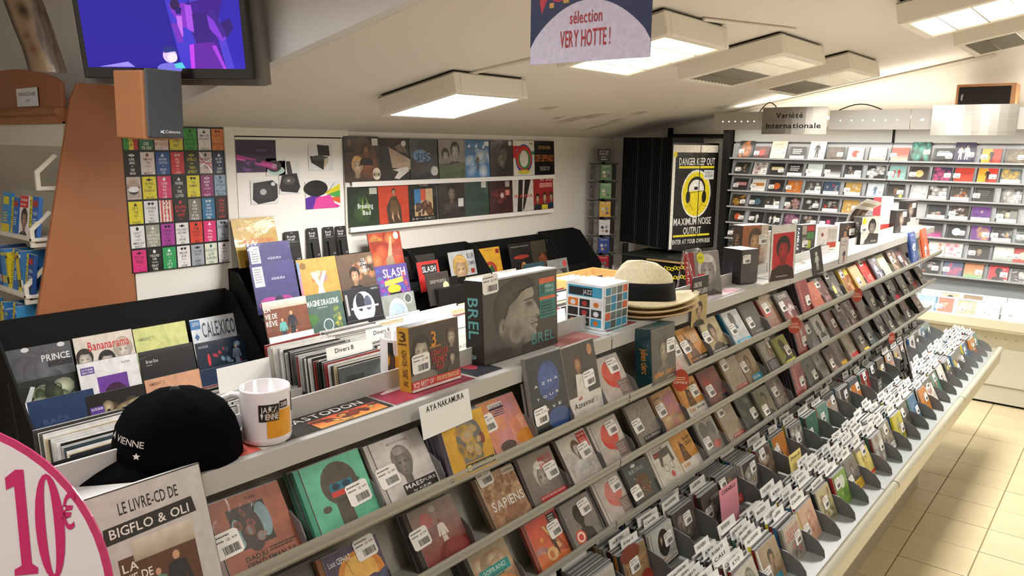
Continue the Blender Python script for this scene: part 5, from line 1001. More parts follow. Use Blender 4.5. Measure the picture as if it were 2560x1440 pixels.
REC = [
 (8, 880, -4.37, 'g 55565a 3a3b3e;n .1 .1 .9 .9 .3 3 12 6a6b70 2c2d30 8a8b90;r .6 .28 .98 .38 26262a;t .52 .16 .44 .11 ddd PRINCE;e .3 .03 .06 .04 ccc;e .85 .03 .06 .04 ccc', 'smoky grey record with a white serif title, top left of the near rack'),
 (20, 962, -4.23, 'g 171918 121413;n .3 .1 .9 .5 .15 4 22 8c9a6a 4a5a3a c9cfae 2f3a2c 6a7a50;p c9cfcf .1 .5 .3 .1 .36 .12 .2 .5', 'black record with a pale hook and greenish figures'),
 (62, 1008, -4.08, 'g 22385c 1e3252;r 0 0 .02 1 ddd;t .2 .32 .4 .08 3a4f72 BACK;t .1 .46 .5 .06 3a4f72 THE COLLECTION', 'plain navy record with a faint embossed title'),
 (180, 847, -4.37, 'g ddd0c2 d6c8ba;f .14 .4 .34 d9cabc 2a2422 c9bcae;f .5 .5 .36 d9cabc 1a1615 2a2624;f .8 .34 .4 d9cabc b5a48f 2a2624;t .22 .1 .7 .16 c9302c Bananarama', 'cream record of three women under red brush lettering'),
 (190, 912, -4.22, 'g e2dfdf dad6d7;r .04 .08 .26 .2 5a3a8c;t .06 .1 .18 .035 eee KATE BUSH;t .06 .15 .18 .03 eee REMASTERED;t .72 .08 .14 .04 555 Kate Bush;r .28 .28 .78 .9 6a3a94;f .55 .72 .5 c9708c 3a1c3a 6a3a94', 'white record with a violet square portrait and a violet label'),
 (212, 992, -4.07, 'g 1c1918 24201d;n .25 .15 .95 .9 .14 5 40 8c7452 c9b48c 5b4a36 a38c66 3a3026;r .04 .2 .26 .34 5a3a8c;t .06 .22 .18 .04 eee KATE BUSH', 'black record of a tangled tawny mane with a violet label'),
 (330, 824, -4.37, 'g cfd285 c9cc7c;m 0 .1 1 .9 .012 6 12 6a7a4a 5b6a44 7fa07a;e .12 .55 .12 .12 8fc0a0;e .3 .62 .16 .05 a9cc7a;t .06 .18 .28 .06 7a8a5a AMBIENT 1', 'yellow-green map-like record in the top row of the near rack'),
 (345, 882, -4.22, 'g 1c1a1b 201e1f;t .1 .16 .22 .06 c9c9c9 Brian Eno;L .1 .25 .12 1 .03 999;r .02 .78 .22 .9 ddd', 'plain black record with tiny white lettering'),
 (360, 952, -4.07, 'g c99676 c08c6c;m .1 .05 .9 .9 .008 4 6 4a3a30 6a4a3a;t .06 .06 .28 .06 6a4a3a AMBIENT 2', 'salmon map-like record in the bottom row of the near rack'),
 (472, 801, -4.37, 'g d9dbe0 d2d5da;r 0 .02 .2 .2 3f7ab0;t .04 .06 .13 .07 ddd 20TH;p 3f6a9c .05 .35 .1 .28 .15 .35 .1 .42;t .22 .08 .7 .3 44505c CALEXICO;t .22 .46 .7 .06 6a7480 THE BLACK LIGHT;r .02 .5 .2 .66 3f8ab5', 'white record with tall grey western lettering and blue tabs'),
 (487, 860, -4.22, 'g 101c2c 16283f;n .3 .1 .9 .6 .06 4 14 c9303a 2f6a9c 8fb0c9 3a4a5c;t .04 .06 .2 .05 aab VAN HALEN;r .35 .55 .9 .62 2f6fa8;s .8 .15 .5 7a8a9c 8c9cae;e .22 .35 .03 .12 c9343a', 'dark blue concert record with small lit figures'),
 (497, 928, -4.07, 'g 0f2440 142c4a', 'plain midnight blue record half hidden by the mug'),
 (575, 548, -4.44, 'g c4a04a bb9743;t .2 .40 .7 .12 c9532c exhibition;t .3 .05 .5 .03 e9dcb0 BLUE WORDS;r .15 .86 .9 1 6a5420', 'plain gold record with red script, topmost in the corner of the door'),
 (615, 611, -4.33, 'g 46407a 3f3a70;r .04 .06 .26 .46 d9d9e2;L .07 .1 .16 6 .05 888;t .42 .3 .32 .05 c9c9d9 AGUILERA', 'violet record with a white label, upper of the two alike'),
 (623, 662, -4.18, 'g 46407a 3c3768;r .04 .06 .26 .46 d9d9e2;L .07 .1 .16 6 .05 888;t .42 .3 .32 .05 c9c9d9 AGUILERA;e .3 .82 .24 .14 a83a8c;e .66 .82 .2 .14 9c3482;e .52 .76 .1 .08 2c2444', 'violet record with pink roses, lower of the two alike'),
 (738, 651, -4.18, 'g c09a4f b58e44;G 0 .05 .06 1 6a9ac9 c9503c;n .3 .3 .7 .5 .12 3 14 d9d9c9 8c6a9c c9503c 7aa0a8;p d9dcc9 .45 .6 .3 .3 .38 .28 .5 .5 .62 .28 .7 .3 .55 .6 .62 .9 .5 .75 .38 .9;e .14 .14 .08 .07 8c6a34', 'gold record with a jewelled butterfly'),
 (838, 640, -4.18, 'g 6a5444 4f4036;n .4 .1 1 .6 .1 4 20 c98a5a 8c5a44 d9b08c 33292a;f .42 .48 .34 d0a482 2a2220 262222;t .66 .12 .1 .06 ddd CE;t .58 .2 .22 .06 ddd SOIR;t .66 .28 .1 .06 ddd ON;t .64 .36 .2 .06 ddd SORT', 'record of a dark-haired man in a street at night'),
 (917, 585, -4.36, 'g b5442c a83c28;n 0 0 1 1 .2 5 18 d9663c 8c2c20 e08a50 c9523a;t .08 .1 .34 .1 d9b04a SANTANA;p d9b08c .5 .6 .66 .1 .72 .1 .64 .6;p a88a74 .4 1 .45 .6 .65 .55 .75 1;e .86 .1 .08 .09 dfe3e6', 'red and orange record of a raised arm, standing above the others'),
 (933, 668, -4.18, 'g 5a4a8c 6a4a94;n 0 .05 1 1 .08 6 60 3f6ab5 b53a9c 2f8c9c c95a3c 6a3a8c 3a3a8c;t .24 .08 .68 .2 f2f0f4 SLASH;p e0cf5a .25 .36 .8 .3 .82 .42 .24 .48;e .5 .56 .2 .1 e0c93a;r .34 .64 .72 .7 1c1a24;r .38 .7 .68 .95 c93a4a;e .44 .84 .08 .08 3f7ac9;e .6 .84 .08 .08 3f7ac9', 'multicoloured record with white capitals and a yellow scroll'),
 (653, 757, -4.02, 'g 7a4630 6a3a28;G 0 0 1 .16 d9d2c6 b5a894;s .38 .36 .5 5fa8a0 3a3a44 c79a78;s .6 .24 .64 23232b 2c2c34 c79a78;s .5 .66 .32 d0c9c4 55504a c79a78;s .66 .62 .34 b5322c 3a3434 c79a78;t .02 .1 .14 .1 f0ece6 LA;t .02 .24 .26 .1 f0ece6 VIE DE;t .02 .38 .24 .1 f0ece6 RÊVE', 'brown record of a family group with white lettering'),
 (750, 742, -4.02, 'g 4a625c 3c5248;t .1 .12 .8 .12 dfe6e2 IMAGINE DRAGONS;L .36 .28 .26 1 .03 a9b5b0;e .56 .66 .13 .13 c9c9dc;e .56 .66 .11 .11 4a5f5c;e .14 .5 .2 .12 3f6a34;r .1 .55 .14 .8 3a4a2a;n .7 .3 .9 .9 .06 3 26 8c9a4a c9b84a 5a7a44;n 0 .8 1 1 .1 4 12 4a5f34 6a7a3a', 'green landscape record with a glowing ring and white title'),
 (855, 727, -4.02, 'g 26262c 1c1c22;e .5 .42 .3 .34 c9ccd6;e .42 .3 .12 .2 2c2c34;e .62 .34 .1 .16 55586a;r .15 .4 .9 .44 d9dce6;p e9ecf2 .45 .44 .4 1 .75 .95 .55 .44;r .04 .1 .1 .55 999;t .76 .03 .2 .04 aaa NEKFEU', 'black and white record of a skull-like bust'),
 (950, 742, -4.02, 'g 8f938c 82867f;e .45 .45 .28 .36 b9c9d2;e .45 .5 .25 .3 a3b5c0;s .36 .42 .3 a83a34 2c2c34;s .58 .42 .3 26262c 2c2c34;e .8 .14 .12 .12 dfe3dc;e .8 .14 .1 .1 5a6058;e .2 .85 .12 .12 2a2c2a', 'grey record with an arched picture of two figures'),
 (672, 845, -3.88, 'g e0dedc d6d3d0;e .5 .4 .2 .3 26222a', 'white record with a dark hairline, low in the middle rack'),
 (770, 838, -3.88, 'g 1f1a22 1b171e;t .3 .1 .6 .09 8c3a8c kurt vile bottle it in', 'black record with violet small lettering'),
 (868, 806, -3.88, 'g 1c1c1e 181819;n 0 .1 .5 .4 .1 3 6 8c8c3a 3a3a3c', 'black record beside the white divider cards'),
 (964, 792, -3.88, 'g b9babd a5a6a9;r 0 0 .02 1 eee;r .04 .1 .34 .5 2fa04a;L .08 .16 .2 4 .07 dfe;e .7 .5 .3 .4 8c8d90', 'silver grey record with a bright green label'),
 (1012, 643, -4.36, 'g 2a2522 332c28;t .12 .24 .4 .14 b58f3a ALICE;t .16 .42 .6 .14 b58f3a COOPER', 'dark brown record with golden lettering'),
 (1118, 632, -4.36, 'g c4c6c4 b5b7b6;f .4 .5 .7 d9b58f c9a25a c9a070;t .7 .08 .26 .14 3a3f5a BLUR;t .7 .3 .26 .1 3a3f5a COMPIL;r .78 .5 .92 .62 a83a34', 'pale grey record of a blonde head'),
 (1187, 624, -4.36, 'g dba42c d49a26;e .5 .6 .26 .22 a83a2c;e .5 .6 .14 .12 d49a26;p 2c5a34 .3 .9 .5 .5 .6 .5 .75 .9 .6 .9 .54 .7 .42 .9;r .82 .06 .96 .18 8c2c24;L .35 .06 .4 1 .03 7a5a1a', 'yellow record with a green and red looped emblem'),
 (1270, 612, -4.36, 'g 26201f 1f1a1a;e .5 .4 .35 .06 a83a2c;e .55 .7 .12 .15 c9824a;L .1 .08 .8 1 .05 998', 'black record with a red arc and an orange glow'),
 (1324, 604, -4.36, 'g 4a4230 403826;r .25 .4 .85 .85 3a2420;n .25 .4 .85 .85 .12 3 14 a8583a 6a342a c98a5a', 'olive-brown record with a framed dim picture'),
 (1163, 694, -4.12, 'g cfcab5 c4bfa9;f .2 .45 .6 4a443c 2a2622 3a3630;f .75 .5 .6 c99a80 b5885a 8c7a6a', 'cream record of two heads in the rack with the yellow record'),
 (1230, 681, -4.12, 'g e2dcd4 d9d2ca;r .06 .1 .4 .9 c98a5c;f .2 .45 .5 c99a78 5a3a28 a86a4a;f .55 .45 .4 b58f7a 3a2c28 c96a4a;f .84 .4 .5 c9906a 6a3a24 8c4a34', 'white record of three orange-tinted faces'),
 (1307, 662, -4.12, 'g 2f4f58 28464f;m .1 .2 .9 .8 .03 3 6 4a8c94 1f3a42', 'dark teal record in the corner rack'),
 (1366, 652, -4.12, 'g 8f918f 858785;r .2 .3 .9 1 4a4642;f .5 .6 .5 d9c9b5 8c8478 c9c4bc;e .84 .16 .1 .1 c9504a', 'grey record with a pale hooded figure and a red dot'),
]
for px, py, x, art, lb in REC: lp(lb, px, py, x, art, lean=14, group='records in the stepped racks')
for px, py, x, s, art, lb in ((1040, 657, -4.2, .23, 'g c9302c b52a28;r .2 .1 .9 .42 26221f;t .22 .16 .62 .2 eee SLASH;p e9e6e0 .7 .6 .9 .4 .95 .6;e .5 .6 .2 .1 d9d4cc', 'small bright red sleeve behind the deep brown one'), (1062, 686, -4.04, .24, 'g 3a3430 2f2a27;t .16 .22 .7 .1 a39c94 DEEP PURPLE;e .56 .62 .1 .1 d9d9dc;n .4 .65 .9 1 .14 3 12 8c8494 5b5560 b5b0bd;e .82 .45 .13 .13 d9d2a0', 'small dark sleeve with a pale head and a cream round seal, in a black pocket')):
    lp(lb, px, py, x, art, lean=14, s=s, group='small sleeves of the narrow rack')
g = M(); g.box(0, 0, 0, .10, .30, .24, '1c1a18'); g.box(.0, 0, 0, .006, .3, .3, '1c1a18'); o = g.build('pocket_box', 'black_matt'); o.location = at(1088, 802, 0, -4.0)+Vector((-.06, 0, 0)); tag(o, 'black cardboard pocket holding small sleeves in the narrow rack', 'box')
# hanging accessory packs
for i, (px, py) in enumerate(((720, 580), (776, 571), (817, 568), (848, 566))):
    P = at(px, py, 0, -4.42); w_ = .115 if i == 0 else .09
    o = boxitem('accessory_pack', 'black carded accessory pack with white lettering, %s from the left' % nm(i+1), 'pack', (P.x, P.y+w_/2, P.z-.26), w_, .004, .26, 'g 151515 1b1b1c;e .5 .04 .08 .012 999;t .15 .1 .6 .06 ddd Rock;t .15 .18 .5 .06 ddd Wolf;r .1 .27 .9 .28 999;r .2 .36 %s .98 2c2c2e;t .6 .7 .3 .05 bbb wolf' % ('.6' if i < 2 else '.3'), side='111', lean=10, group='black accessory packs above the racks', mt='print')
    g = M(); g.box(-w_*.28, -.016, .02, w_*.05, -.003, .16, '232325'); g.build('blister', 'plastic', o)

# bins of records: sleeves standing one behind the other, facing the aisle
RB = empty('record_bin', (-2.8, .6, 0), 'long black floor bin with lanes of records between the rack and the wall', 'record bin')
for (a, b) in ((.98, 1.97), (1.98, 3.62), (3.65, 4.9)):
    dz_ = -.14 if a < 1 else 0
    g = M(); g.box(-3.14, a, .62+dz_, -2.46, b, .64+dz_, '1b1a19'); part(g, 'base', 'black_matt', par=RB)
    for xx in (-3.15, -2.46):
        g = M(); g.box(xx, a, .30, xx+.012, b, (.90 if xx < -3 else .80)+dz_, '1e1d1c'); part(g, 'side_board', 'black_matt', par=RB)
    for yy in (a, b-.012): g = M(); g.box(-3.14, yy, .0, -2.46, yy+.012, .84+dz_, '1b1a19'); part(g, 'end_board', 'black_matt', par=RB)
slc = {}
def sleeve_mesh(col, top):
    k = (col, top)
    if k not in slc:
        g = M(); g.box(-.157, 0, 0, .157, .0045, .315, col, left=col, top=top); g.box(-.1565, .001, .3148, .1565, .0035, .3155, 'c9c7c3'); o = g.build('record_sleeve', 'wrapped_lp'); slc[k] = o.data; bpy.data.objects.remove(o)
    return slc[k]
SC = ['26221f', '3a3836', 'd9d6d0', '1c1b1a', 'ddd9d2', '5b5956', '33424a', 'c9b58f', '1f1d1c', 'e8e6e2', '4a4644', 'b5b2ad', 'e4e2de', '8c8a87', 'd0cecb'] + (['8c2f2c'])
FR = {1: 'g 1a2233 161d2c', 2: 'g b9b6b4 adaaa8;r 0 0 .03 1 e6e4e2', 3: 'g c9c4bd bdb8b0', 4: 'g 3a3f40 33383a;r .1 .12 .42 .6 1c1e1f;t .15 .2 .24 .07 b5b8b9 ARCTIC;t .15 .3 .24 .07 b5b8b9 MONKEYS;L .15 .4 .2 2 .04 889;n .45 .1 1 .5 .2 3 8 7a8084 5b6164;t .5 .25 .45 .08 6a7074 TRANQUILITY', 5: 'g dcd5cb d0c9bf;n .2 .3 .9 .9 .2 4 8 b58f7a e9e2d9', 6: 'g e9e4d6 ded9ca;t .2 .12 .4 .05 555 DA CRECY;t .55 .4 .4 .16 26221f SUPER;r .1 .3 .5 .7 e0cf5a', 7: 'g d9d6cf c9c6bf'}
for L in range(1, 13):
    yc = 1.0+.325*(L-1+.5)
    if L >= 4: yc = 1.99+.33*(L-4+.5)
    rg = random.Random(L+3); x = -2.52 if L > 3 else -2.76; i = 0
    gap = .021 if L < 4 else .0145 if L < 7 else .032
    ncd = {5: ['', 'Divers B'], 4: ['Divers B'], 6: ['Divers C', '', ''], 8: ['Divers D'], 3: ['']}.get(L, [])
    while x > -3.10:
        me = sleeve_mesh(rg.choice(SC), rg.choice(('e9e7e4', 'd6d4d1', 'efeeec', 'c9c7c4', 'f2f0ee')))
        o = bpy.data.objects.new('record_sleeve', me); COL.objects.link(o)
        z = (.685 if L > 3 else .555)+rg.uniform(-.006, .006)
        o.matrix_world = frame((x, yc+rg.uniform(-.004, .004), z), (0, 1), 7+rg.uniform(-1.5, 1.5), rg.uniform(-.7, .7))
        tag(o, 'record sleeve seen edge-on in the %s lane of the record bin' % nm(L), 'record', 'sleeves standing in the record bin')
        if i == 0 and L in FR: a = Art(.31, .31, -.0006); a.run(FR[L]); a.build('cover_print', 'wrapped_lp', o); o['label'] = 'front record of the %s lane of the record bin' % nm(L)
        if ncd and i in (9, 17, 24):
            txt = ncd.pop(0); g = M(); g.box(-.13, 0, 0, .13, .0015, .375, 'eceae4'); q = g.build('divider_card', 'paper'); q.matrix_world = frame((x-.012, yc+.01, .68 if L > 3 else .60), (0, 1), 7)
            if txt: a = Art(.26, .375, -.0004); a.run('t .18 .03 .4 .055 222 '+txt); a.build('lettering', 'paper', q)
            tag(q, ('white card lettered in black standing in the %s lane of the record bin' if txt else 'blank white card in the %s lane of the record bin') % nm(L)+('' if txt or L != 6 else [', nearer the wall', ', nearer the deck'][len(ncd)]), 'divider card')
        x -= gap+rg.uniform(-.003, .003); i += 1
# wooden crate with singles
q1, q0 = at(1485, 668, 0, -3.12), at(1372, 692, 0, -3.12)
CR = empty('wooden_crate', (-2.8, q0.y, 0), 'pale wooden crate of small records behind the cube box and the hats', 'crate')
ca_, cb_ = q0.y-.06, q1.y; zt_ = q1.z
for (xx0, yy0, xx1, yy1) in ((-2.62, ca_, -2.60, cb_), (-3.13, ca_, -3.11, cb_), (-3.11, ca_, -2.62, ca_+.02), (-3.11, cb_-.02, -2.62, cb_)):
    g = M(); g.box(xx0, yy0, zt_-.26, xx1, yy1, zt_, 'c99a5c'); part(g, 'crate_board', 'light_wood', .002, par=CR)
g = M(); g.box(-3.11, ca_+.02, zt_-.27, -2.62, cb_-.02, zt_-.25, 'b58a52'); part(g, 'crate_bottom', 'light_wood', par=CR)
for L in range(2):
    for i in range(9 if L == 0 else 3):
        me = sleeve_mesh(random.choice(('e8e6e2', 'ddd9d2', 'f2f0ee')), 'f2f0ee'); o = bpy.data.objects.new('record_sleeve', me); COL.objects.link(o); o.scale = (.6, 1, .6)
        o.matrix_world = frame((-2.66-i*.045, ca_+.16+L*.27, zt_-.245), (0, 1), 10) @ Matrix.Diagonal((.78, 1, .78, 1))
        tag(o, 'white-edged small record in the %s lane of the wooden crate' % nm(L+1), 'record', 'records in the wooden crate')
o = boxitem('card_sleeve', 'dark blue card lettered in white script standing in the wooden crate', 'card', (-2.64, ca_+.18, zt_-.22), .24, .003, .22, 'g 223c68 1c3258;t .06 .6 .8 .14 e6e9ee Vingles Jazz;e .82 .25 .12 .12 d9874a;e .86 .2 .06 .06 e9c9a0', side='223c68', lean=8, mt='print')

# ------------------------------------------------------------------ posters on the wall and door
TW = [[('3a8c3c', 'e0c93a', 'GET UP|STAND|UP'), ('2f6a44', 'e6e2da', 'GET RICH|OR|DIE|TRYIN\''), ('d9c4bc', 'a8443c', 'I KISSED|A GIRL|& I LIKED|IT'), ('d9cc3c', '333', 'WALK|THIS|WAY'), ('3f9c3c', '1c3a1c', 'IT\'S|WRITTEN|IN THE|STARS'), ('e6e2e0', '333', 'I MAY BE|PARANOID|BUT|NO|ANDROID'), ('d9823c', '8c3a2c', 'IT\'S|A|BEAUTIFUL|DAY')],
 [('1c1a1b', 'eee', 'DARK|SIDE|OF|THE|MOON'), ('d9cdc8', '8c4a3c', 'I\'M IN|THE|BUSINESS|OF|MISERY'), ('2c5296', 'cfd6e2', 'GROUND|CONTROL|TO|MAJOR|TOM'), ('c9343c', 'f0d9d6', 'ALL|YOU|NEED|IS|LOVE'), ('26261c', 'c9b83a', 'SMELLS|LIKE|TEEN|SPIRIT'), ('c9b5b5', '26262c', 'ANARCHY|IN|THE|UK'), ('222c4a', 'e6e6ea', 'HI, MY|NAME|IS|SLIM|SHADY')],
 [('c9b5a8', '26201c', ''), ('e0d22c', '2a2a1c', 'BUYING|THE|STAIRWAY|TO|HEAVEN'), ('d92c6a', 'f4dfe8', 'LOVE|THE|WAY|YOU|LIE'), ('222022', 'e0e0e0', 'WHERE|IS|THE|LOVE?'), ('e0d22c', '2a2a1c', 'THE|NUMBER|OF|THE|BEAST'), ('8c2c6a', 'f0d6e6', 'FIGHT|FOR|YOUR RIGHT|TO|PARTY'), ('8fa3b8', '3a4454', 'COME|CRAWLING|FASTER|OBEY YOUR|MASTER')],
 [('e0d22c', '2a2a1c', 'IT\'S|THE|ACE|OF|SPADES'), ('e3e2e4', '26262c', 'I WANNA|ROCK|AND ROLL|ALL|NIGHT'), ('c94a44', 'f0e6e4', 'BORN|IN|THE|USA'), ('26201f', 'c9302c', 'KILLING|IN THE|NAME|OF'), ('7a756c', 'e9e6e0', 'WOOP|WOOP|SOUND|OF THA|POLICE'), ('2c6f96', 'dfe9f0', 'HOW|LONG|WILL THEY|MOURN|ME?'), ('3a2220', 'c9443a', 'WELL|I\'M|BACK|IN|BLACK')],
 [('e6e4e2', '2a2a2a', 'DON\'T|WANT|TO BE AN|AMERICAN|IDIOT'), ('9c9c8c', 'e9e9e0', 'VERY|SUPERSTITIOUS|WRITING\'S|ON THE|WALL'), ('a83a9c', '3a1c3a', 'PURPLE|HAZE|ALL|IN MY|BRAIN'), ('e6e4e2', '2a2a2a', 'YOU AIN\'T|NOTHIN\'|BUT A|HOUND|DOG'), ('d9402c', '3a1414', 'COME|ON BABY|LIGHT|MY|FIRE'), ('d92c72', 'f6dfea', 'WE|WILL|WE WILL|ROCK|YOU'), ('a3aab5', '33383f', 'WELCOME|TO|THE|JUNGLE')],
 [('d9307a', '5a1430', 'PUT A|RING|ON|IT'), ('1c1c1c', 'e6e6e0', 'TOUCHED|FOR|THE VERY|FIRST|TIME'), ('2f9c5a', 'dff0e4', 'DROP|IT|LIKE|IT\'S|HOT'), ('e6e4e4', '2a2a2a', 'BILLIE|JEAN|IS NOT|MY|LOVER'), ('a3a8b0', '2f343a', 'TALKIN\'|\'BOUT|MY|GENER-|ATION'), ('dfe0c9', '3f6a7a', 'EVERYBODY\'S|GONE|SURFIN\'|USA'), ('ebe9ea', '5a2c2c', 'FLY|AWAY|ON|MY|ZEPHYR')]]
pl0, pr0 = at(308, 350, 0, XL+.01), at(556, 320, 0, XL+.01); pb = at(576, 655, 0, XL+.01)
pw, ph = pr0.y-pl0.y+.015, pr0.z-pb.z
g = M(); g.box(-pw/2, 0, 0, pw/2, .002, ph, '151314'); PO = g.build('poster', 'paper'); PO.matrix_world = frame((XL+.012, (pl0.y+pr0.y)/2, pb.z), (0, 1), 0)
a = Art(pw, ph, -.0004); a.run('g 151314 151314')
for r in range(6):
    for c in range(7):
        bg, fg, tx = TW[r][c]; cw, ch = 1/7, 1/6; x0, y0 = c*cw+.008, r*ch+.008
        a.rect(x0, y0, x0+cw-.014, y0+ch-.014, bg); a.up()
        if (r, c) == (0, 0): a.rect(x0+.05, y0, x0+.09, y0+ch-.014, 'e0c93a'); a.rect(x0+.09, y0, x0+cw-.014, y0+ch-.014, 'b5342c'); fg = '1c2a1c'; a.up()
        if (r, c) == (1, 5):
            for q in range(4): a.line(x0, y0+q*.035, x0+cw-.014, y0+.15-q*.035, .008, ['fff', 'c9343c', 'c9343c', 'fff'][q]); a.up()
        if (r, c) == (3, 2):
            for q in range(4): a.rect(x0+q*.032, y0, x0+q*.032+.014, y0+ch-.014, 'e9dcd8')
            a.up()
        if (r, c) == (2, 0):
            a.ell(x0+.06, y0+.07, .055, .05, '2a211c'); a.up(); a.ell(x0+.06, y0+.06, .05, .04, 'b59c8c'); a.up(); a.ell(x0+.06, y0+.085, .05, .02, 'eee'); a.up()
            for q in range(8): a.line(x0+.02+q*.012, y0+.1, x0+.012+q*.015, y0+.14, .003, '1c1614')
            a.up(); continue
        cx = x0+cw/2-.007; kind = (r*7+c) % 4                 # little emblem on top
        if kind == 0: a.ell(cx, y0+.02, .014, .013, fg, 10)
        elif kind == 1: a.poly([a.P(cx-.018, y0+.032), a.P(cx+.018, y0+.032), a.P(cx, y0+.008)], hx(fg))
        elif kind == 2: a.ell(cx-.016, y0+.02, .012, .010, fg, 8); a.ell(cx+.016, y0+.02, .012, .010, fg, 8); a.rect(cx-.03, y0+.014, cx+.03, y0+.018, fg)
        else: a.ell(cx, y0+.022, .03, .006, fg, 10); a.rect(cx-.004, y0+.01, cx+.004, y0+.034, fg)
        ls = tx.split('|'); n = len(ls); lh = min(.034, .118/n)
        for i, t in enumerate(ls):
            small = len(t) <= 2 or t in ('AND ROLL', 'TO BE AN', 'BUT A', 'BUT', 'BUSINESS', 'NEED', 'SOUND', 'WILL THEY', 'THE VERY', 'LIKE', 'IS NOT', 'FASTER', 'YOUR RIGHT', 'WE WILL')
            h_ = lh*(.42 if small and n > 3 else .74); w_ = min(cw-.022, len(t)*h_*.72)
            a.text(cx-w_/2, y0+.040+i*lh+(lh*.74-h_)/2, w_, h_, fg, t)
        a.up()
a.build('print', 'print', PO); tag(PO, 'wrinkled black poster with a grid of bright song-lyric squares beside the cupboard door', 'poster')

def pinup(label, pl, pr, tp, bt, art, name='picture', mt='paper', bg='eee'):
    A = at(pl, tp, 0, XL+.03); B = at(pr, tp, 0, XL+.03); C_ = at(pl, bt, 0, XL+.03); w, h = B.y-A.y, A.z-C_.z
    g = M(); g.box(-w/2, 0, 0, w/2, .001, h, bg); o = g.build(name, mt); o.matrix_world = frame((XL+.0225, (A.y+B.y)/2, A.z-h), (0, 1), 0)
    b = Art(w, h, -.0004); b.run(art); b.build('print', 'print', o); return tag(o, label, 'picture')
pinup('violet photo of a turntable pinned at the top left of the cupboard door', 590, 690, 349, 432, 'g 2c1a38 3a2048;e .6 .35 .3 .12 1c1226;e .62 .32 .16 .05 4a3a6a;p b5308c 0 .45 1 .75 1 .95 0 .6;p d960b5 0 .55 1 .82 1 .86 0 .6;n 0 .6 .6 1 .1 4 12 6a3a7a 8c4a9c 2a1a34', bg='2c1a38')
DK = '26262a'
pinup('small cut-out picture of a turntable with a pale base on the door', 666, 714, 396, 440, 'g e9e7e4 e9e7e4;e .5 .7 .46 .26 b5d0c9;e .42 .45 .38 .34 %s;e .42 .45 .14 .12 c9c4c4;l .95 .1 .6 .5 .05 888' % DK)
pinup('cut-out picture of a black box turntable with raised arm in the middle of the door', 697, 750, 402, 486, 'g e9e7e4 e4e2df;p %s 0 .8 .15 .42 .85 .38 1 .8 .85 .98 .1 .92;p 3a3836 .4 .42 .35 .02 .55 .02 .65 .4;e .48 .6 .28 .12 55504c;e .45 .6 .08 .04 b5b0aa' % DK)
pinup('cut-out picture of an open suitcase record player at the top right of the door', 772, 832, 360, 427, 'g e9e7e4 e6e4e1;p 2a2624 .35 .02 .85 .06 .88 .45 .4 .42;p 2a2624 .05 .45 .8 .48 .6 .98 .1 .7;e .42 .52 .3 .1 4a4644;p c9b59c .65 .55 .82 .5 .8 .7 .6 .95')
pinup('cut-out picture of a round-cornered turntable seen from above on the door', 627, 696, 451, 512, 'g e9e7e4 e4e2df;p 2c2c30 .1 .12 .8 .02 .98 .2 .98 .75 .85 .9 .25 1 .06 .8;m .1 .1 .9 .9 .01 4 18 8c8c90 55555a;e .48 .5 .3 .34 37373b;e .45 .5 .12 .13 b5b5b8;e .82 .18 .08 .08 ddd')
pinup('rainbow-burst picture of a turntable at the bottom right of the door', 764, 851, 455, 524, 'g e9e7e4 e6e4e2;p d92c8c .1 1 .35 .5 1 .95 .9 1;p 5a2c9c 0 .6 .4 .4 .3 1 0 1;p e0cf2c .5 .45 1 .1 1 .5;p 4aa84a .6 .5 1 .35 1 .65;p d9662c .55 .6 1 .6 1 .85;p e04a9c .3 .6 .7 .5 .9 1 .2 1;e .3 .25 .34 .3 1c1a1e;l .85 .05 .6 .45 .04 444')

# ------------------------------------------------------------------ television, loudspeaker and the banner beside it
TC_ = cpos(404, 66, 3.25); yaw = math.atan2(R[0][2], R[1][2])
fx, fy = R[0][2], R[1][2]; l_ = math.hypot(fx, fy); u = (fy/l_, -fx/l_)
m_ = frame(TC_, u, -9); TV = empty('television', (0, 0, 0), 'flat black television showing a violet stage scene, mounted high at the upper left', 'television'); TV.matrix_world = m_ @ Matrix.Translation((0, 0, -.215))
w_, h_ = .722, .43
g = M(); g.box(-w_/2, 0, 0, w_/2, .05, h_, '0c0c0e'); g.build('case', 'plastic', TV, bevel=.006)
a = Art(w_-.05, h_-.065, 0)
a.run('g 1a1290 200f8c;p 3a30c0 .52 0 .66 0 .74 1 .6 1;p 4a3ac9 .66 0 1 0 1 1 .78 1;p 2a1cb0 .82 0 1 0 1 1 .93 1;'
      'p 3a0f8c .6 .3 .9 .2 .84 .6 .88 1 .66 1 .72 .6;p 7a2cc0 .56 .3 .66 .28 .7 .34 .72 .5 .64 .55 .585 .42;p b565e0 .6 .42 .635 .42 .63 .64 .605 .66;p 32107a .66 .4 .8 .38 .82 .72 .71 .74 .67 .5;'
      'p 9c4ae0 .66 .3 .7 .3 .7 .6 .66 .56;p 6a2cb5 .56 .5 .6 .5 .63 .7 .59 .72;p 7a35d0 .79 .4 .84 .48 .9 .66 .87 .7 .8 .56;p 2c1470 .86 .5 .93 .44 .95 .54 .9 .66;p 3a1c8c .8 .35 .84 .37 .9 .6 .88 .66;'
      'p b53ae0 .66 .74 .7 .72 .69 1 .655 1;p 5a1c9c .69 .72 .82 .7 .86 1 .68 1;p 9c3ad9 .8 .74 .83 .74 .88 1 .86 1;e .6 .3 .03 .06 2a1450;p 1c0f6a .6 .34 .64 .33 .63 .4 .6 .4;'
      'e .53 .86 .045 .08 c9b5f0;e .545 .88 .03 .05 e0d4f8;p 1e2a78 .485 .8 .51 .75 .56 .76 .585 .82 .56 .81 .5 .83;e .52 1 .08 .06 6a6ad0;p 4ac0d0 .55 .95 .6 .93 .62 1 .56 1;p 8c80e8 .07 .99 .26 .93 .3 .99')
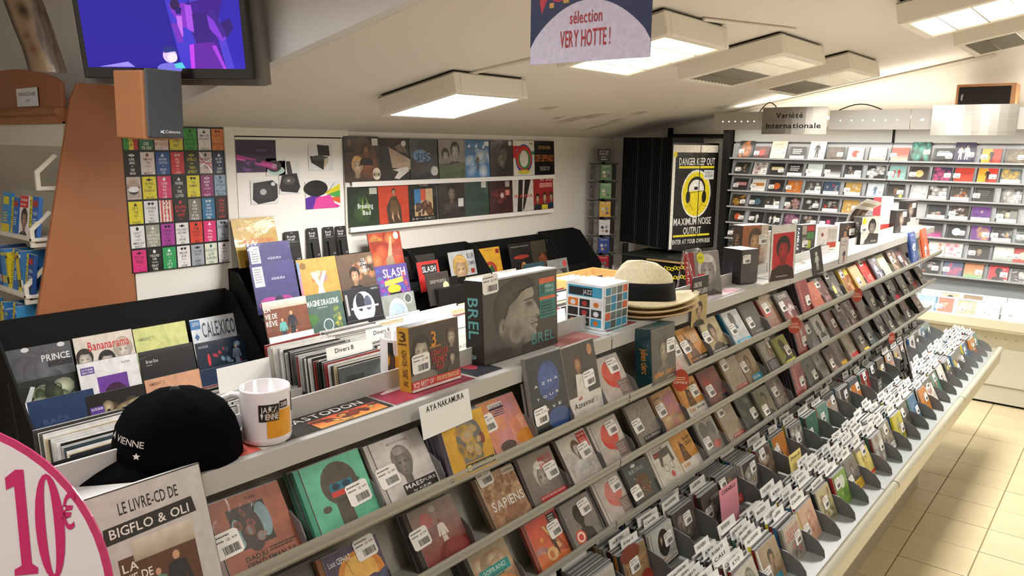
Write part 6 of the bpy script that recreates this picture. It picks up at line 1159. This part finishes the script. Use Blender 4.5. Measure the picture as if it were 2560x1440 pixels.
# keep only the part of the print that lies on the screen
sc = a.build('screen', 'screen', TV); sc.location = (0, -.0012, .046)
g = Art(.03, .008, 0); g.run('t 0 0 1 1 9a9aa0 PHILIPS'); o = g.build('badge', 'paper', TV); o.location = (0, -.0015, .018)
g = M(); g.box(-w_/2-.02, .07, -.03, w_/2+.03, .16, h_+.05, '6b6660'); g.build('backing_box', 'paint', TV)
g = M(); g.tube([(-.15, .06, 0), (-.165, .07, -.06), (-.2, .1, -.1)], .004, '151515', 6); g.build('cable', 'black_matt', TV)
P0 = cpos(412, 350, 3.25); LS = empty('loudspeaker', (0, 0, 0), 'wood-sided loudspeaker with a grey front hanging below the television', 'loudspeaker'); LS.matrix_world = frame(P0, (u[0]*.8-u[1]*.45, u[1]*.8+u[0]*.45), 0)
LS.matrix_world = frame(P0, (u[0]*cos(1.0)-u[1]*sin(1.0), u[1]*cos(1.0)+u[0]*sin(1.0)), -2) @ Matrix.Scale(.84, 4)
g = M(); g.box(-.108, 0, 0, .105, .24, .33, 'a8704a'); g.build('cabinet', 'wood', LS, bevel=.008)
g = M(); g.prism([(-.095, .02), (-.088, .01), (.088, .01), (.095, .02), (.095, .34), (-.095, .34)], 1, -.022, 0, '4d4f52'); g.build('grille', 'fabric', LS, bevel=.006)
a = Art(.11, .025, 0); a.run('p ddd .0 .2 .1 .5 0 .8;p ddd .1 .2 .22 .2 .12 .5 .22 .8 .1 .8 .05 .5;t .24 .15 .74 .6 e6e6e6 Cabasse'); o = a.build('badge', 'paper', LS); o.location = (.02, -.0228, .028)
# curved portrait banner at the top left corner
tl = cpos(0, -120, 3.0)
g = M(); cc_ = []
path = [(-30, -60), (8, 0), (30, 60), (55, 120), (72, 178)]; path2 = [(60, -60), (105, 0), (128, 60), (148, 120), (168, 182)]
dep = 3.35
import itertools
K = 26; KJ = 14
def bez(P, t):
    n = len(P)-1; i = min(int(t*n), n-1); f = t*n-i; return (P[i][0]*(1-f)+P[i+1][0]*f, P[i][1]*(1-f)+P[i+1][1]*f)
def mixc(a, b, t): t = max(0, min(1, t)); return tuple(a[q]*(1-t)+b[q]*t for q in range(3))+(1,)
def face_col(s, v):
    c = mixc(hx('7d664d'), hx('94795c'), .5+.5*sin(5*v)*cos(4*s)); gs = lambda x, y, r: math.exp(-((s-x)**2+((v-y)*1.8)**2)/r**2)
    c = mixc(c, hx('33281f'), 1.1*gs(.42, .36, .16)); c = mixc(c, hx('5c4030'), .9*gs(.26, .62, .09)); c = mixc(c, hx('6a4032'), .9*gs(.3, .76, .12))
    c = mixc(c, hx('43342b'), (s-.56-.1*sin(7*v))/.12); c = mixc(c, hx('6d5545'), .5*(sin(40*s+9*v) > .3)*(s > .6)); c = mixc(c, hx('2c2420'), (.1-s)/.05); return c
for i in range(K):
    for j in range(KJ):
        q = []; cl = []
        for (ii, jj) in ((i, j), (i+1, j), (i+1, j+1), (i, j+1)):
            A_ = bez(path, ii/K); B_ = bez(path2, ii/K); f = jj/KJ; q.append(cpos(A_[0]+(B_[0]-A_[0])*f, A_[1]+(B_[1]-A_[1])*f, dep+.10*f+.05*sin(pi*f))); cl.append(face_col(f, ii/K))
        g.poly(q[::-1], None, cl[::-1])
        g.poly([p+Vector((R[0][2], R[1][2], R[2][2]))*.003 for p in q], hx('8c857c'))
o = g.build('banner', 'print', smooth=True); tag(o, 'curved hanging banner printed with a dim close-up of a face, at the upper left corner', 'banner')

# ------------------------------------------------------------------ wooden bookcase beyond the end of the wall
BF = 1.46
BK = empty('bookcase', (-5.2, 2.0, 0), 'reddish wooden bookcase with a rounded head board and a tapering end panel', 'bookcase')
g = M(); pts = [(at(340, 755, 0, -4.49).y, .2), (2.05, .9), (2.04, 2.235), (1.83, 2.235), (1.79, 2.15), (1.52, 1.0), (1.40, .2)]
g.prism(pts, 0, -4.52, -4.49, 'a4663f'); part(g, 'end_panel', 'wood', .004, par=BK)
g = M(); pts = []
for k in range(17):
    t_ = k/16; pts.append((-4.54-1.5*(1-t_)*1.0-.0, 2.235+.10*sin(pi*min(1, t_))**.7)) 
pts = [(-6.1, 2.02)]+pts+[(-4.54, 2.02)]
g.prism(pts, 1, BF+.30, BF+.325, '9c6040'); part(g, 'head_board', 'wood', .004, par=BK)
g = M(); g.prism([(BF+.27, 2.065), (BF+.255, 2.075), (BF+.25, 2.085), (BF+.27, 2.10), (BF+.33, 2.10), (BF+.33, 2.02), (BF+.28, 2.02), (BF+.28, 2.06)], 0, -6.1, -4.53, 'a4683f'); part(g, 'cornice', 'wood', par=BK)
g = M(); g.box(-6.1, 2.0, .2, -4.53, 2.02, 2.03, 'c9c2b4'); part(g, 'back_panel', 'paint', par=BK)
g = M(); g.box(-6.1, BF+.29, 1.90, -4.53, BF+.31, 2.03, 'd5cec0'); part(g, 'front_panel', 'paint', par=BK)
g = M(); g.prism([(BF+.29, 1.90), (BF+.31, 1.90), (2.0, 1.62), (2.0, 1.60)], 0, -6.1, -4.53, 'd0c9bb'); part(g, 'canopy', 'paint', par=BK)
sl = []
for k, z in enumerate((1.72, 1.42, 1.12, .82, .52)):
    y_ = BF+.14-.09*k*.6
    if k: g = M(); g.box(-6.1, y_, z-.018, -4.53, 2.0, z, 'ddd6c6'); part(g, 'shelf', 'paint', .002, par=BK)
    g = M(); g.prism([(y_+.0, z-.05), (y_, z+.05), (y_+.10, z+.14), (y_+.115, z+.13), (y_+.02, z+.04), (y_+.02, z-.03), (2.0, z-.03), (2.0, z-.05)], 0, -4.56, -4.54, 'ddd6c4'); part(g, 'bracket', 'paint', par=BK)
    sl.append((y_, z))
BC = [('2f6ab5', 'e0cf2c'), ('4aa0d9', 'fff'), ('2c5a9c', 'd93a2c'), ('e0c92c', '333'), ('3f8cc9', 'e0cf2c'), ('1f4a8c', 'ddd'), ('5aaed9', 'e04a2c'), ('3a7ab5', 'fff')]
for si in (1, 2, 3, 4):
    y_, z = sl[si]; x = -5.06; rg = random.Random(si+8); n = 0
    while x < -4.62:
        wd = rg.choice((.012, .018, .03, .10)) if si > 1 else rg.choice((.10, .12, .02)); hh = rg.uniform(.19, .24)*(1 if si != 1 else 1.0)
        c1, c2 = rg.choice(BC)
        if si == 1 and -4.9 < x < -4.70: c1, c2 = 'e8e0dc', 'c9302c'
        t_ = .15 if wd < .09 else .02; g = M(); g.box(0, 0, 0, wd-.001, t_, hh, c1, top='e9e6dd'); o = g.build('book', 'print')
        o.matrix_world = Matrix.Translation((x, y_+.03, z)) @ Matrix.Rotation(radians(-8 if wd > .09 else 0), 4, 'X')
        a = Art(wd-.002, hh-.002, -.0004)
        if wd > .09:
            if c1 == 'e8e0dc': a.run('r 0 0 1 .3 c9302c;t .1 .05 .8 .08 f4e9e6 Se prépare;t .1 .17 .6 .08 f4e9e6 avec;f .6 .6 .5 b58f78 2a2422 3a3434')
            elif n % 2: a.run('r 0 0 .3 1 e0cf2c;v .05 .1 .2 .8 26261c prépabac;r .35 .1 .9 .25 b5342c;t .4 .35 .5 .1 cfe2f0 Anglais;L .4 .55 .4 4 .06 cfe2f0')
            else: a.run('r .1 .1 .8 .3 %s;L .1 .5 .6 4 .07 %s;r 0 .8 1 1 e0c92c' % (c2, c2))
        else: a.run('r 0 .7 1 .9 %s;r 0 .08 1 .16 %s' % (c2, c2))
        c_ = a.build('cover_print', 'print', o); c_.location = (wd/2, 0, .001)
        tag(o, 'schoolbook with %s, %s, %s of bookcase' % ({'2f6ab5': 'blue cover and yellow bands', '4aa0d9': 'sky blue cover', '2c5a9c': 'dark blue cover and red bands', 'e0c92c': 'yellow cover', '3f8cc9': 'mid blue cover and yellow bands', '1f4a8c': 'navy cover', '5aaed9': 'pale blue cover and orange bands', '3a7ab5': 'steel blue cover', 'e8e0dc': 'red header and reader photo'}[c1], nm(n+1)+' from left', ['top shelf', 'second shelf', 'third shelf', 'fourth shelf', 'lowest shelf'][si-1]), 'book', 'schoolbooks on the bookcase')
        x += wd+(.004 if wd < .09 else .02); n += 1
A_ = at(40, 222, 1, BF+.295); B_ = at(98, 265, 1, BF+.295); w_ = B_.x-A_.x; h_ = A_.z-B_.z
boxitem('paper_sign', 'small white paper sign lettered in capitals on the head board of the bookcase', 'sign', ((A_.x+B_.x)/2, BF+.294, B_.z), w_, .001, h_, 'g dcd9dc d6d3d6;t .1 .22 .8 .2 333 PARASCOLAIRE;t .4 .62 .2 .12 333 LYCEE', u=(1, 0), mt='paper')

# ------------------------------------------------------------------ hanging banner and the price sign
A_ = at(1325, 165, 1, 2.0); B_ = at(1625, 140, 1, 2.0); w_ = B_.x-A_.x
g = M(); g.box(-w_/2, 0, 0, w_/2, .002, .50, '20284e'); o = g.build('hanging_sign', 'print'); o.matrix_world = frame(((A_.x+B_.x)/2, 2.0, (A_.z+B_.z)/2+.0), (1, 0), 0)
a = Art(w_-.001, .498, -.0004); s_ = []
n = 22; arc = [(k/n, .90-.255*sin(pi*k/n)**.75) for k in range(n+1)]
a.run('g 1e2650 232c58')
a.poly([a.P(*p) for p in [(1, 1), (0, 1)][::-1]+arc[::-1]][::1], hx('d6cde2')); a.up()
a.run('e .25 .46 .14 .18 c9283c;e .25 .24 .1 .1 c9283c;p c9283c .12 .42 .08 .62 .1 .7 .16 .6;p c9283c .38 .35 .48 .5 .44 .56 .37 .5;r .12 .47 .38 .482 f0e6e6;r .13 .54 .37 .55 f0e6e6;r .16 .60 .34 .61 f0e6e6;m .14 .49 .36 .53 .006 3 16 f0e6e6;m .16 .56 .34 .59 .006 4 16 f0e6e6;r .17 .64 .21 .67 d9a04a;r .29 .62 .34 .65 d9a04a;t .57 .535 .36 .03 e6e6ec ON BROADWAY;n .02 .3 .98 .6 .006 5 30 c9cfe6;t .35 .70 .27 .075 b52c34 sélection;t .27 .81 .42 .10 b52c34 VERY HOTTE !')
a.build('print', 'print', o)
g = M(); g.tube([(-w_/2+.02, 0, .5), (-w_/2+.02, 0, .95)], .001, 'ccc', 4); g.tube([(w_/2-.02, 0, .5), (w_/2-.02, 0, .95)], .001, 'ccc', 4); g.build('hanging_wire', 'plastic', o)
tag(o, 'blue and white seasonal sign with a red jumpered bird, hanging from the ceiling', 'sign')
SC_ = cpos(-182, 1515, .80); g = M(); n = 64; r0 = .230
g.prism([(r0*cos(2*pi*k/n), r0*sin(2*pi*k/n)) for k in range(n)], 1, 0, .003, 'c9306e'); o = g.build('price_sign', 'print')
o.matrix_world = frame(SC_, u, 10.5, -1) @ Matrix.Scale(.842, 4)
g = M(); r1 = .221; g.prism([(r1*cos(2*pi*k/n), r1*sin(2*pi*k/n)) for k in range(n)], 1, -.0006, 0, 'e9e0e6'); f_ = g.build('sign_face', 'paper', o)
a = Art(.25, .25, -.0012); a.run('p c9306e .60 .04 .65 0 .69 0 .73 .46 .76 .48 .76 .51 .645 .52 .645 .49 .68 .47 .645 .08 .605 .1')
for k in range(24):
    t0, t1 = 2*pi*k/24, 2*pi*(k+1)/24; c0, d0 = .82, .28
    a.poly([a.P(c0+.071*cos(t0)+.02*sin(t0), d0+.26*sin(t0)), a.P(c0+.071*cos(t1)+.02*sin(t1), d0+.26*sin(t1)), a.P(c0+.022*cos(t1)+.02*sin(t1), d0+.235*sin(t1)), a.P(c0+.022*cos(t0)+.02*sin(t0), d0+.235*sin(t0))][::-1], hx('c9306e'))
a.up(); a.text(.872, .12, .07, .17, 'c9306e', '€')
b_ = a.build('lettering', 'paper', o); b_.location = (.072, 0, -.083)
g = M(); g.tube([(.0, .006, -.17), (.0, .01, -.5)], .004, '999', 8); g.build('stem', 'satin_metal', o)
tag(o, 'round white price sign with a pink rim and pink figures at the lower left corner', 'sign')

# ------------------------------------------------------------------ far left corner: badge spinner and poster display
SX, SY = -4.33, 6.78
SPN = empty('badge_rack', (SX, SY, 0), 'slim black revolving rack hung with carded badges in the corner', 'rack')
g = M(); g.tube([(0, 0, .1), (0, 0, 1.86)], .018, '151413', 8); g.build('pole', 'black_matt', SPN)
g = M(); g.lathe([(.12, 0), (.12, .03), (.03, .06), (0, .06)], '161514', 20); g.build('base', 'black_matt', SPN)
ang = math.atan2(-SY, -SX)
def rot2(x, y, a_): return (x*cos(a_)-y*sin(a_), x*sin(a_)+y*cos(a_))
HC = ['3f7a34', '6a9c5a', 'd9a82c', 'dcd8d4', '3a4a94', 'c9303a']
for r in range(6):
    z = 1.745-.185*r
    for f in range(4):
        a_ = ang+pi/2*f+(.25)
        dx_, dy_ = cos(a_), sin(a_)
        px_, py_ = SX+dx_*.12, SY+dy_*.12
        g = M(); g.tube([(SX+dx_*.01, SY+dy_*.01, z+.01), (SX+dx_*.15, SY+dy_*.15, z+.01), (SX+dx_*.155, SY+dy_*.155, z+.02)], .004, '1c1b1a', 6); h_ = g.build('hook', 'black_matt'); h_.parent = SPN; h_.matrix_parent_inverse = Matrix.Translation(-SPN.location)
        front = f == 0
        if f == 2: continue
        c_ = HC[r] if front else ('3a2422' if r % 2 else '2a2a2c')
        o = boxitem('badge_card', ('%s card of round badges, %s from top, facing the room on the badge rack' % (['dark green', 'pale green', 'yellow', 'white', 'blue', 'red'][r], nm(r+1))) if front else 'dark badge card on the %s side of the badge rack, %s from top' % ('left' if f == 3 else 'right', nm(r+1)), 'badge card', (px_, py_, z-.15), .115, .02, .155, 'g %s %s;t .2 .08 .6 .07 ddd BADGES;e .3 .5 .14 .1 %s;e .66 .48 .13 .1 %s;e .36 .74 .14 .1 %s;e .7 .74 .13 .1 %s' % (c_, c_, '222' if r == 3 else 'd9cfc4', '8c8c94', 'c9a48c' if front else '8c3a34', '55505a'), side=c_, u=(-dy_, dx_), group='badge cards on the corner rack', mt='wrapped')
o = boxitem('top_sign', 'x', 'sign', (SX+.02, SY-.03, 1.775), .13, .004, .13, 'g 1c1817 1c1817;t .15 .1 .7 .16 c9c4c0 BUTTON;t .15 .3 .7 .16 c9c4c0 BADGES;t .3 .55 .4 .14 c9c4c0 ROCK;r .25 .78 .75 .84 c9c4c0', u=(cos(ang+pi/2), sin(ang+pi/2)), mt='print')
mw = o.matrix_world.copy(); o.parent = SPN; o.matrix_parent_inverse = Matrix.Translation(-SPN.location); del o['label']; del o['category']; 

PL0, PR0 = at(1684, 362, 1, 6.50), at(1797, 350, 1, 7.04); PLb = at(1672, 624, 1, 6.50)
uu = (PR0.x-PL0.x, PR0.y-PL0.y); w_ = math.hypot(*uu); h_ = PL0.z-PLb.z
PD = empty('poster_display', (PL0.x, PL0.y, 0), 'tall black flip display of framed posters beside the wall unit', 'display')
def pd(g, n, mt='black_matt', bevel=0): return part(g, n, mt, bevel, par=PD)
g = M(); g.box(-w_/2-.01, 0, -.01, w_/2+.01, .014, h_+.02, '0f0e0e'); o = pd(g, 'frame_panel', 'plastic'); o.matrix_world = Matrix.Translation(-PD.location) @ Matrix.Identity(4); o.matrix_parent_inverse = Matrix(); 
o.matrix_basis = PD.matrix_world.inverted() @ Matrix.Identity(4)
fm = frame(((PL0.x+PR0.x)/2, (PL0.y+PR0.y)/2, PLb.z), uu, 0); PDl = Matrix.Translation(-PD.location)
o.matrix_basis = PDl @ fm
a = Art(w_, h_, -.001)
a.run('g 1e1c19 1e1c19;r 0 0 .06 1 e0dccf;r 0 0 1 .07 d9d2c2;t .14 .12 .8 .07 e6e2d9 DANGER KEEP OUT;r .14 .2 .93 .222 e0cf2c;e .55 .47 .33 .235 e6e2d4;e .55 .47 .31 .215 e0cc1f;'
      'e .55 .42 .2 .12 1c1a18;e .55 .43 .17 .1 e6e4dc;p e0cc1f .4 .44 .7 .44 .68 .56 .62 .63 .5 .63 .42 .56;l .36 .46 .74 .44 .015 1c1a18;l .4 .46 .42 .57 .012 1c1a18;l .7 .46 .68 .57 .012 1c1a18;l .42 .57 .5 .63 .012 1c1a18;l .68 .57 .62 .63 .012 1c1a18;e .37 .5 .05 .06 1c1a18;e .73 .5 .05 .06 1c1a18;l .3 .6 .44 .56 .008 1c1a18;l .28 .62 .43 .58 .008 1c1a18;l .8 .6 .68 .57 .008 1c1a18;r .5 .4 .58 .43 1c1a18;'
      'r .7 .24 .93 .33 ddd;t .72 .25 .19 .025 222 PARENTAL;t .72 .28 .19 .03 222 ADVISORY;t .08 .70 .84 .07 e6e2d9 MAXIMUM NOISE;t .3 .79 .4 .07 e6e2d9 OUTPUT;r .08 .865 .9 .885 e0cf2c;t .07 .91 .86 .045 e6e2d9 ENTER AT YOUR OWN RISK;e .05 .09 .04 .03 e0cc1f;r .595 0 .61 1 15130f')
o = a.build('poster_print', 'wrapped'); o.parent = PD; o.matrix_basis = PDl @ fm
F0, F1 = at(1560, 358, 1, 6.72), at(1682, 362, 1, 6.50)
for k in range(24):
    t_ = k/23; x = F0.x+(F1.x-F0.x)*t_; y = F0.y+(F1.y-F0.y)*t_; g = M(); g.box(0, 0, 0, .50-.03*t_, .010, F0.z-at(1558, 618, 1, 6.72).z+(.0), '161516' if k not in (7, 14, 18) else '2f3030'); o = pd(g, 'flip_panel', 'black_matt')
    th = radians(78+3*(k % 3)-4*t_); o.matrix_basis = frame((x, y, PLb.z-.0), (cos(th), sin(th)), 0)
g = M()
for xx in (-3.80, -3.13): g.box(xx, 7.12, .2, xx+.04, 7.16, 2.12, '121111')
g.box(-3.80, 7.115, 2.02, -3.09, 7.14, 2.06, '121111'); pd(g, 'post_frame')
g = M(); 
for k in range(26): g.tube([(-3.62+k*.018, 7.02, 2.012), (-3.62+k*.018, 7.02, 2.03)], .004, '2a2928', 5)
o = pd(g, 'spring'); o['kind'] = 'stuff'
g = M(); g.tube([(-3.9, 6.55, .5), (-3.9, 6.55, 1.0)], .03, '111', 8); pd(g, 'support')
# low black stand under it
z1 = at(1572, 632, 1, 6.35).z
ST = empty('display_stand', (-3.5, 6.4, 0), 'low black stand with a brown board, hung with rows of yellow rings', 'stand')
g = M(); g.box(-3.78, 6.30, 0, -3.16, 6.80, z1-.02, '131312'); part(g, 'body', 'black_matt', .004, par=ST)
g = M(); g.box(-3.79, 6.29, z1-.02, -3.15, 6.81, z1, '1c241e'); part(g, 'top', 'satin_metal', .003, par=ST)
g = M(); g.box(-3.50, 6.26, z1-.035, -3.12, 6.34, z1-.022, 'a88a5c'); part(g, 'board', 'light_wood', par=ST)
for row in range(2):
    for k in range(10):
        p = at(1664+k*8, (670 if row == 0 else 694)+(k*7) % 5-k*.4, 1, 6.27); g = M(); n = 10; rr = .014
        g.tube([(p.x+rr*cos(2*pi*q/n), p.y, p.z+rr*sin(2*pi*q/n)) for q in range(n+1)], .0038, 'd9c92c', 5); part(g, 'ring', 'plastic', par=ST)
# goods heaped at the foot of the corner rack
for k in range(7):
    p = at(1505+k*9, 672+(k % 3)*5, 1, 6.3); g = M(); g.box(-.02, 0, 0, .02, .03, .09, '4a403c'); o = g.build('small_pack', 'print', bevel=.003); o.matrix_world = frame((p.x, p.y, p.z-.05), (.8, .5), 15, 8)
    a = Art(.034, .08, -.0004); a.run('g 5b5048 3a322c;r .2 .2 .8 .4 8c8078'); a.build('print', 'print', o); tag(o, 'small dim grey-brown pack in the row beside the badge rack', 'pack', 'small packs beside the badge rack')
g = M(); g.box(-4.1, 6.42, 0, -3.93, 6.64, at(1505, 690, 1, 6.3).z-.04, '1c1a19'); tag(g.build('counter_box', 'black_matt', bevel=.004), 'dark box holding the row of small packs beside the badge rack', 'box')

# ------------------------------------------------------------------ cases on the wall unit: colours and a motif per case
def wart(code, i):
    """bg,accent,motif -> artwork; f portrait, w white slip below, c disc, s figure, n blotches, b bands"""
    p = code.split(','); b = p[0]; c = p[1] if len(p) > 1 else 'c9c4bc'; mo = p[2] if len(p) > 2 else 'n'; q = 'g %s %s;' % (b, b)
    for ch in mo:
        if ch == 'f': q += 'f .5 .42 .5 %s 2a221e %s;' % (c, '3a3430')
        elif ch == 'n': q += 'n .1 .1 .9 .85 .16 %d 10 %s %s %s;' % (i, c, b, 'b5aca2')
        elif ch == 'N': q += 'n 0 0 1 1 .25 %d 10 %s %s;' % (i, c, c)
        elif ch == 'c': q += 'e .5 .5 .24 .26 %s;' % c
        elif ch == 's': q += 's .5 .15 .75 %s %s;' % (c, c)
        elif ch == 'S': q += 's .3 .25 .6 %s %s;s .6 .2 .65 %s %s;' % (c, c, c, c)
        elif ch == 'w': q += 'r 0 .72 1 1 f4f4f4;L .15 .8 .6 1 .08 888;'
        elif ch == 'b': q += 'r .1 .3 .9 .55 %s;' % c
        elif ch == 'h': q += 'G 0 .5 1 1 %s %s;' % (b, c)
        elif ch == 't': q += 'L .15 .2 .7 3 .14 %s;' % c
        elif ch == 'y': q += 'e .84 .84 .1 .1 e0d42c;'
        elif ch == 'd': q += 'p d93a2c .5 0 1 0 1 1 .45 1;s .5 .1 .8 26201e 26201e;'
    return q
WN = {'222': 'black', '2a2a': 'dark'}
ROWS = [
 'T2a2826,d9823c,N 5a2624,b5302c,c T3d9d4bc,b5a48c,t 1c1b1a,e6e4e0,tw T2e6e4dc,2a2826,s 4f453e,6d5c50,N e0dccf,c9402c,c d9d6ca,8c9484,h b5503c,d9c9b5,h T42a2422,4a9c8c,N 1c1c20,b5b5c9,tb T2f2c4a,e0dcd0,S d9a02c,222,d 5c5448,8a7c68,N'.replace('T2f2c4a', 'T22f2c4a'),
 '2c3028,c98a3c,n ddd9d6,7a2f2c,N 1e1d1c,d9c9a0,b 1c1b1a,e6e4e0,tw d0dcd9,e0e6e4,N 4a4442,e8e8e6,h 2c2a30,b5a08c,nw 1e1e1e,e0e0de,N 8cb5b0,a8302c,S 3a3028,c9b57a,c 3a2c4a,c94a7a,N c9402c,b5382a,b d9a02c,222,d 5c6a6a,d9b04a,Nw',
 '2c2624,c98f8a,b e6e2da,c9823c,b 26262a,c9602c,c b5682c,d98a3c,n 4a4a4a,c9c4bc,nw 3a4f6a,b5302c,nw b58f44,d9c99a,nw c9cfd6,5a7a94,s 1f1d1c,8c6040,fy b5b9b6,d9dcd9,N 33312f,d9d6d2,Nw 4a443a,c9682c,nw 3a3a38,6a6a64,t 4a4844,b5b0a8,N',
 '3a2a1c,c9963c,N 2a2f33,4a6a74,c 3a3634,a89c8c,nw 2c2628,c99c94,NN 2a2a2a,d9d6d0,n 2f2d28,c9302c,nw b58f44,d9c99a,n 333,555,n e6e6e2,fff,N 26262a,d9602c,nw 3a2f2a,d9d2c4,nw 6a3a84,4a2a6a,nw 4a4a34,c9c4a0,fw',
 '26241f,c95a34,c 222,d9d6cf,s 2a2a2a,d9d6d2,S 3a2a40,b57a94,N 33292a,b59a88,n 2a1a2a,d94a7a,f 222,444,n 333,c95a4a,n 3a2226,c95a5a,n 2f2a2e,c93a8c,h 1f1f22,e2e2e4,c 6a3a84,c9a04a,N 2c2624,c9963c,nw 3a4434,b5c94a,n',
 '33312f,8c8a86,t 222,444,n 2a2a2c,d9d6d2,S 333,444,n 333,444,n 333,444,n 333,444,n 333,444,n dcd6cc,c9602c,n e0dcd8,d9708c,N 33302c,a8937c,f d6dcd2,6a7a6a,h a84034,d9b5a9,c',
 '3f3d3a,555,n 333,444,n 333,444,n 333,444,n 333,444,n 333,444,n 333,444,n 333,444,n 222,c9504a,n 5a6484,c95a6a,N c9885a,6ab584,h c9343a,2a2624,f 4a4644,d9d4cc,f',
]
XS = [  # left edges in the photograph, by shelf
 [1842, 1880, 1922, 1968, 2017, 2062, 2111, 2166, 2220, 2272, 2328, 2380, 2445, 2505],
 [1834, 1876, 1918, 1962, 2010, 2056, 2106, 2163, 2214, 2268, 2325, 2378, 2436, 2494],
 [1829, 1872, 1917, 1960, 2008, 2052, 2105, 2160, 2210, 2268, 2315, 2370, 2428, 2498],
 [1824, 1869, 1907, 1957, 2003, 2050, 2099, 2148, 2200, 2312, 2368, 2422, 2487],
 [1820, 1868, 1908, 1953, 1997, 2044, 2090, 2140, 2255, 2304, 2362, 2422, 2475, 2540],
 [1815, 1862, 1905, 1950, 1995, 2040, 2090, 2140, 2315, 2355, 2420, 2480, 2530],
 [1812, 1860, 1905, 1950, 1995, 2040, 2090, 2140, 2299, 2356, 2407, 2469, 2525],
]
SN = ['top', 'second', 'third', 'fourth', 'fifth', 'sixth', 'lowest']
CN = [('black', (0, 0, 0)), ('white', (225, 222, 216)), ('grey', (120, 118, 115)), ('charcoal', (55, 55, 55)), ('red', (190, 60, 50)), ('orange', (205, 125, 50)), ('ochre', (180, 145, 70)), ('cream', (218, 208, 180)), ('dark brown', (60, 44, 38)), ('purple', (105, 58, 130)), ('dark violet', (58, 42, 68)), ('blue', (60, 85, 120)), ('teal', (100, 165, 155)), ('yellow', (218, 195, 60)), ('brown', (100, 80, 62)), ('olive', (70, 74, 52)), ('pink', (205, 110, 135)), ('wine red', (95, 38, 38))]
def cname(s):
    t = s if len(s) == 6 else ''.join(a+a for a in s); v = [int(t[i:i+2], 16) for i in (0, 2, 4)]
    return min(CN, key=lambda q: sum((a-b)**2 for a, b in zip(v, q[1])))[0]
MN = {'f': 'a portrait', 'n': 'scattered %s shapes', 'N': 'a busy %s picture', 'c': 'a %s disc', 's': 'a %s figure', 'S': 'two %s figures', 'b': 'a %s band', 'h': 'a %s lower half', 't': '%s lettering', 'w': 'a white slip', 'd': 'a black dancer on red'}
for r, (row, xs) in enumerate(zip(ROWS, XS)):
    z = 1.843-.15*r-.006
    for i, (code, px) in enumerate(zip(row.split(' '), xs)):
        hid = code in ('333,444,n', '222,444,n')
        tall = 0
        if code[0] == 'T': tall = 1; code = code[2:] if code[1:2] in '234' and len(code.split(',')[0]) in (5, 8) else code[1:]
        p0 = at(px, 395+i*2+r*40, 1, 7.0); x = p0.x+.071
        h = .125
        if tall: h = .185 if i != 9 else .24
        d = code.split(','); lb = '%s case with %s, %s from left, %s shelf of wall unit' % (cname(d[0]), (MN.get(d[2][0], 'marks') % cname(d[1])) if '%s' in MN.get(d[2][0], '') else MN.get(d[2][0], 'marks'), nm(i+1), SN[r])
        cd(lb, (x, 7.004, z), wart(code, i+r*20) if not hid else 'g 33302e 2a2826;n .2 .2 .8 .8 .2 3 4 555 777', u=(1, 0), lean=24, h=h, w=.142, stk=None if 'w' in d[2] and i % 2 else (random.choice((.2, .8)), .72), spine='333', group='cases on the wall unit shelves', srot=0, jewel=not tall)
TR = [('dccfc9,c9503c,n', 2305, 0), ('b5a88c,8c8c8c,f', 2348, 0), ('8c7458,c9a878,c', 2405, 0), ('d9d6d4,f0f0f0,N', 2462, 0), ('e6e4e0,f0f0f0,t', 2525, 0),
      ('b5705c,e0d9d0,n', 2330, 1), ('a3a48c,e6e4dc,t', 2387, 1), ('a3c0c4,c98fa3,N', 2442, 1), ('d9d9d4,a8a88c,h', 2508, 1), ('8cb0cf,e6e6e6,c', 2290, 1)]
for code, px, rw in TR:
    yy = 6.80-.075*rw; zz = .665-.0*rw+ (.05 if rw == 0 else .02); p0 = at(px, 720+rw*50, 1, yy)
    o = cd('%s case in a white plastic frame, %s row of the tray below the wall unit, near column %d' % (cname(code.split(',')[0]), 'back' if rw == 0 else 'front', px) if False else '%s cover in white security frame, %s from left, %s row of low tray' % (cname(code.split(',')[0]), nm(({2305: 1, 2348: 2, 2405: 3, 2462: 4, 2525: 5, 2290: 1, 2330: 2, 2387: 3, 2442: 4, 2508: 5})[px]), 'back' if rw == 0 else 'front'), (p0.x+.07, yy, zz), wart(code, px), u=(1, 0), lean=28, stk=(.3, .75), spine='ddd', group='framed cases in the low tray', srot=0)
    g = M()
    for q in ((-.078, -.004, .078, .006), (-.078, .123, .078, .135)): g.box(q[0], -.004, q[1], q[2], .014, q[3], 'f4f4f6')
    for q in (-.078, .071): g.box(q, -.004, 0, q+.007, .014, .13, 'f4f4f6')
    f_ = g.build('security_frame', 'plastic', o)
bpy.context.view_layer.update()
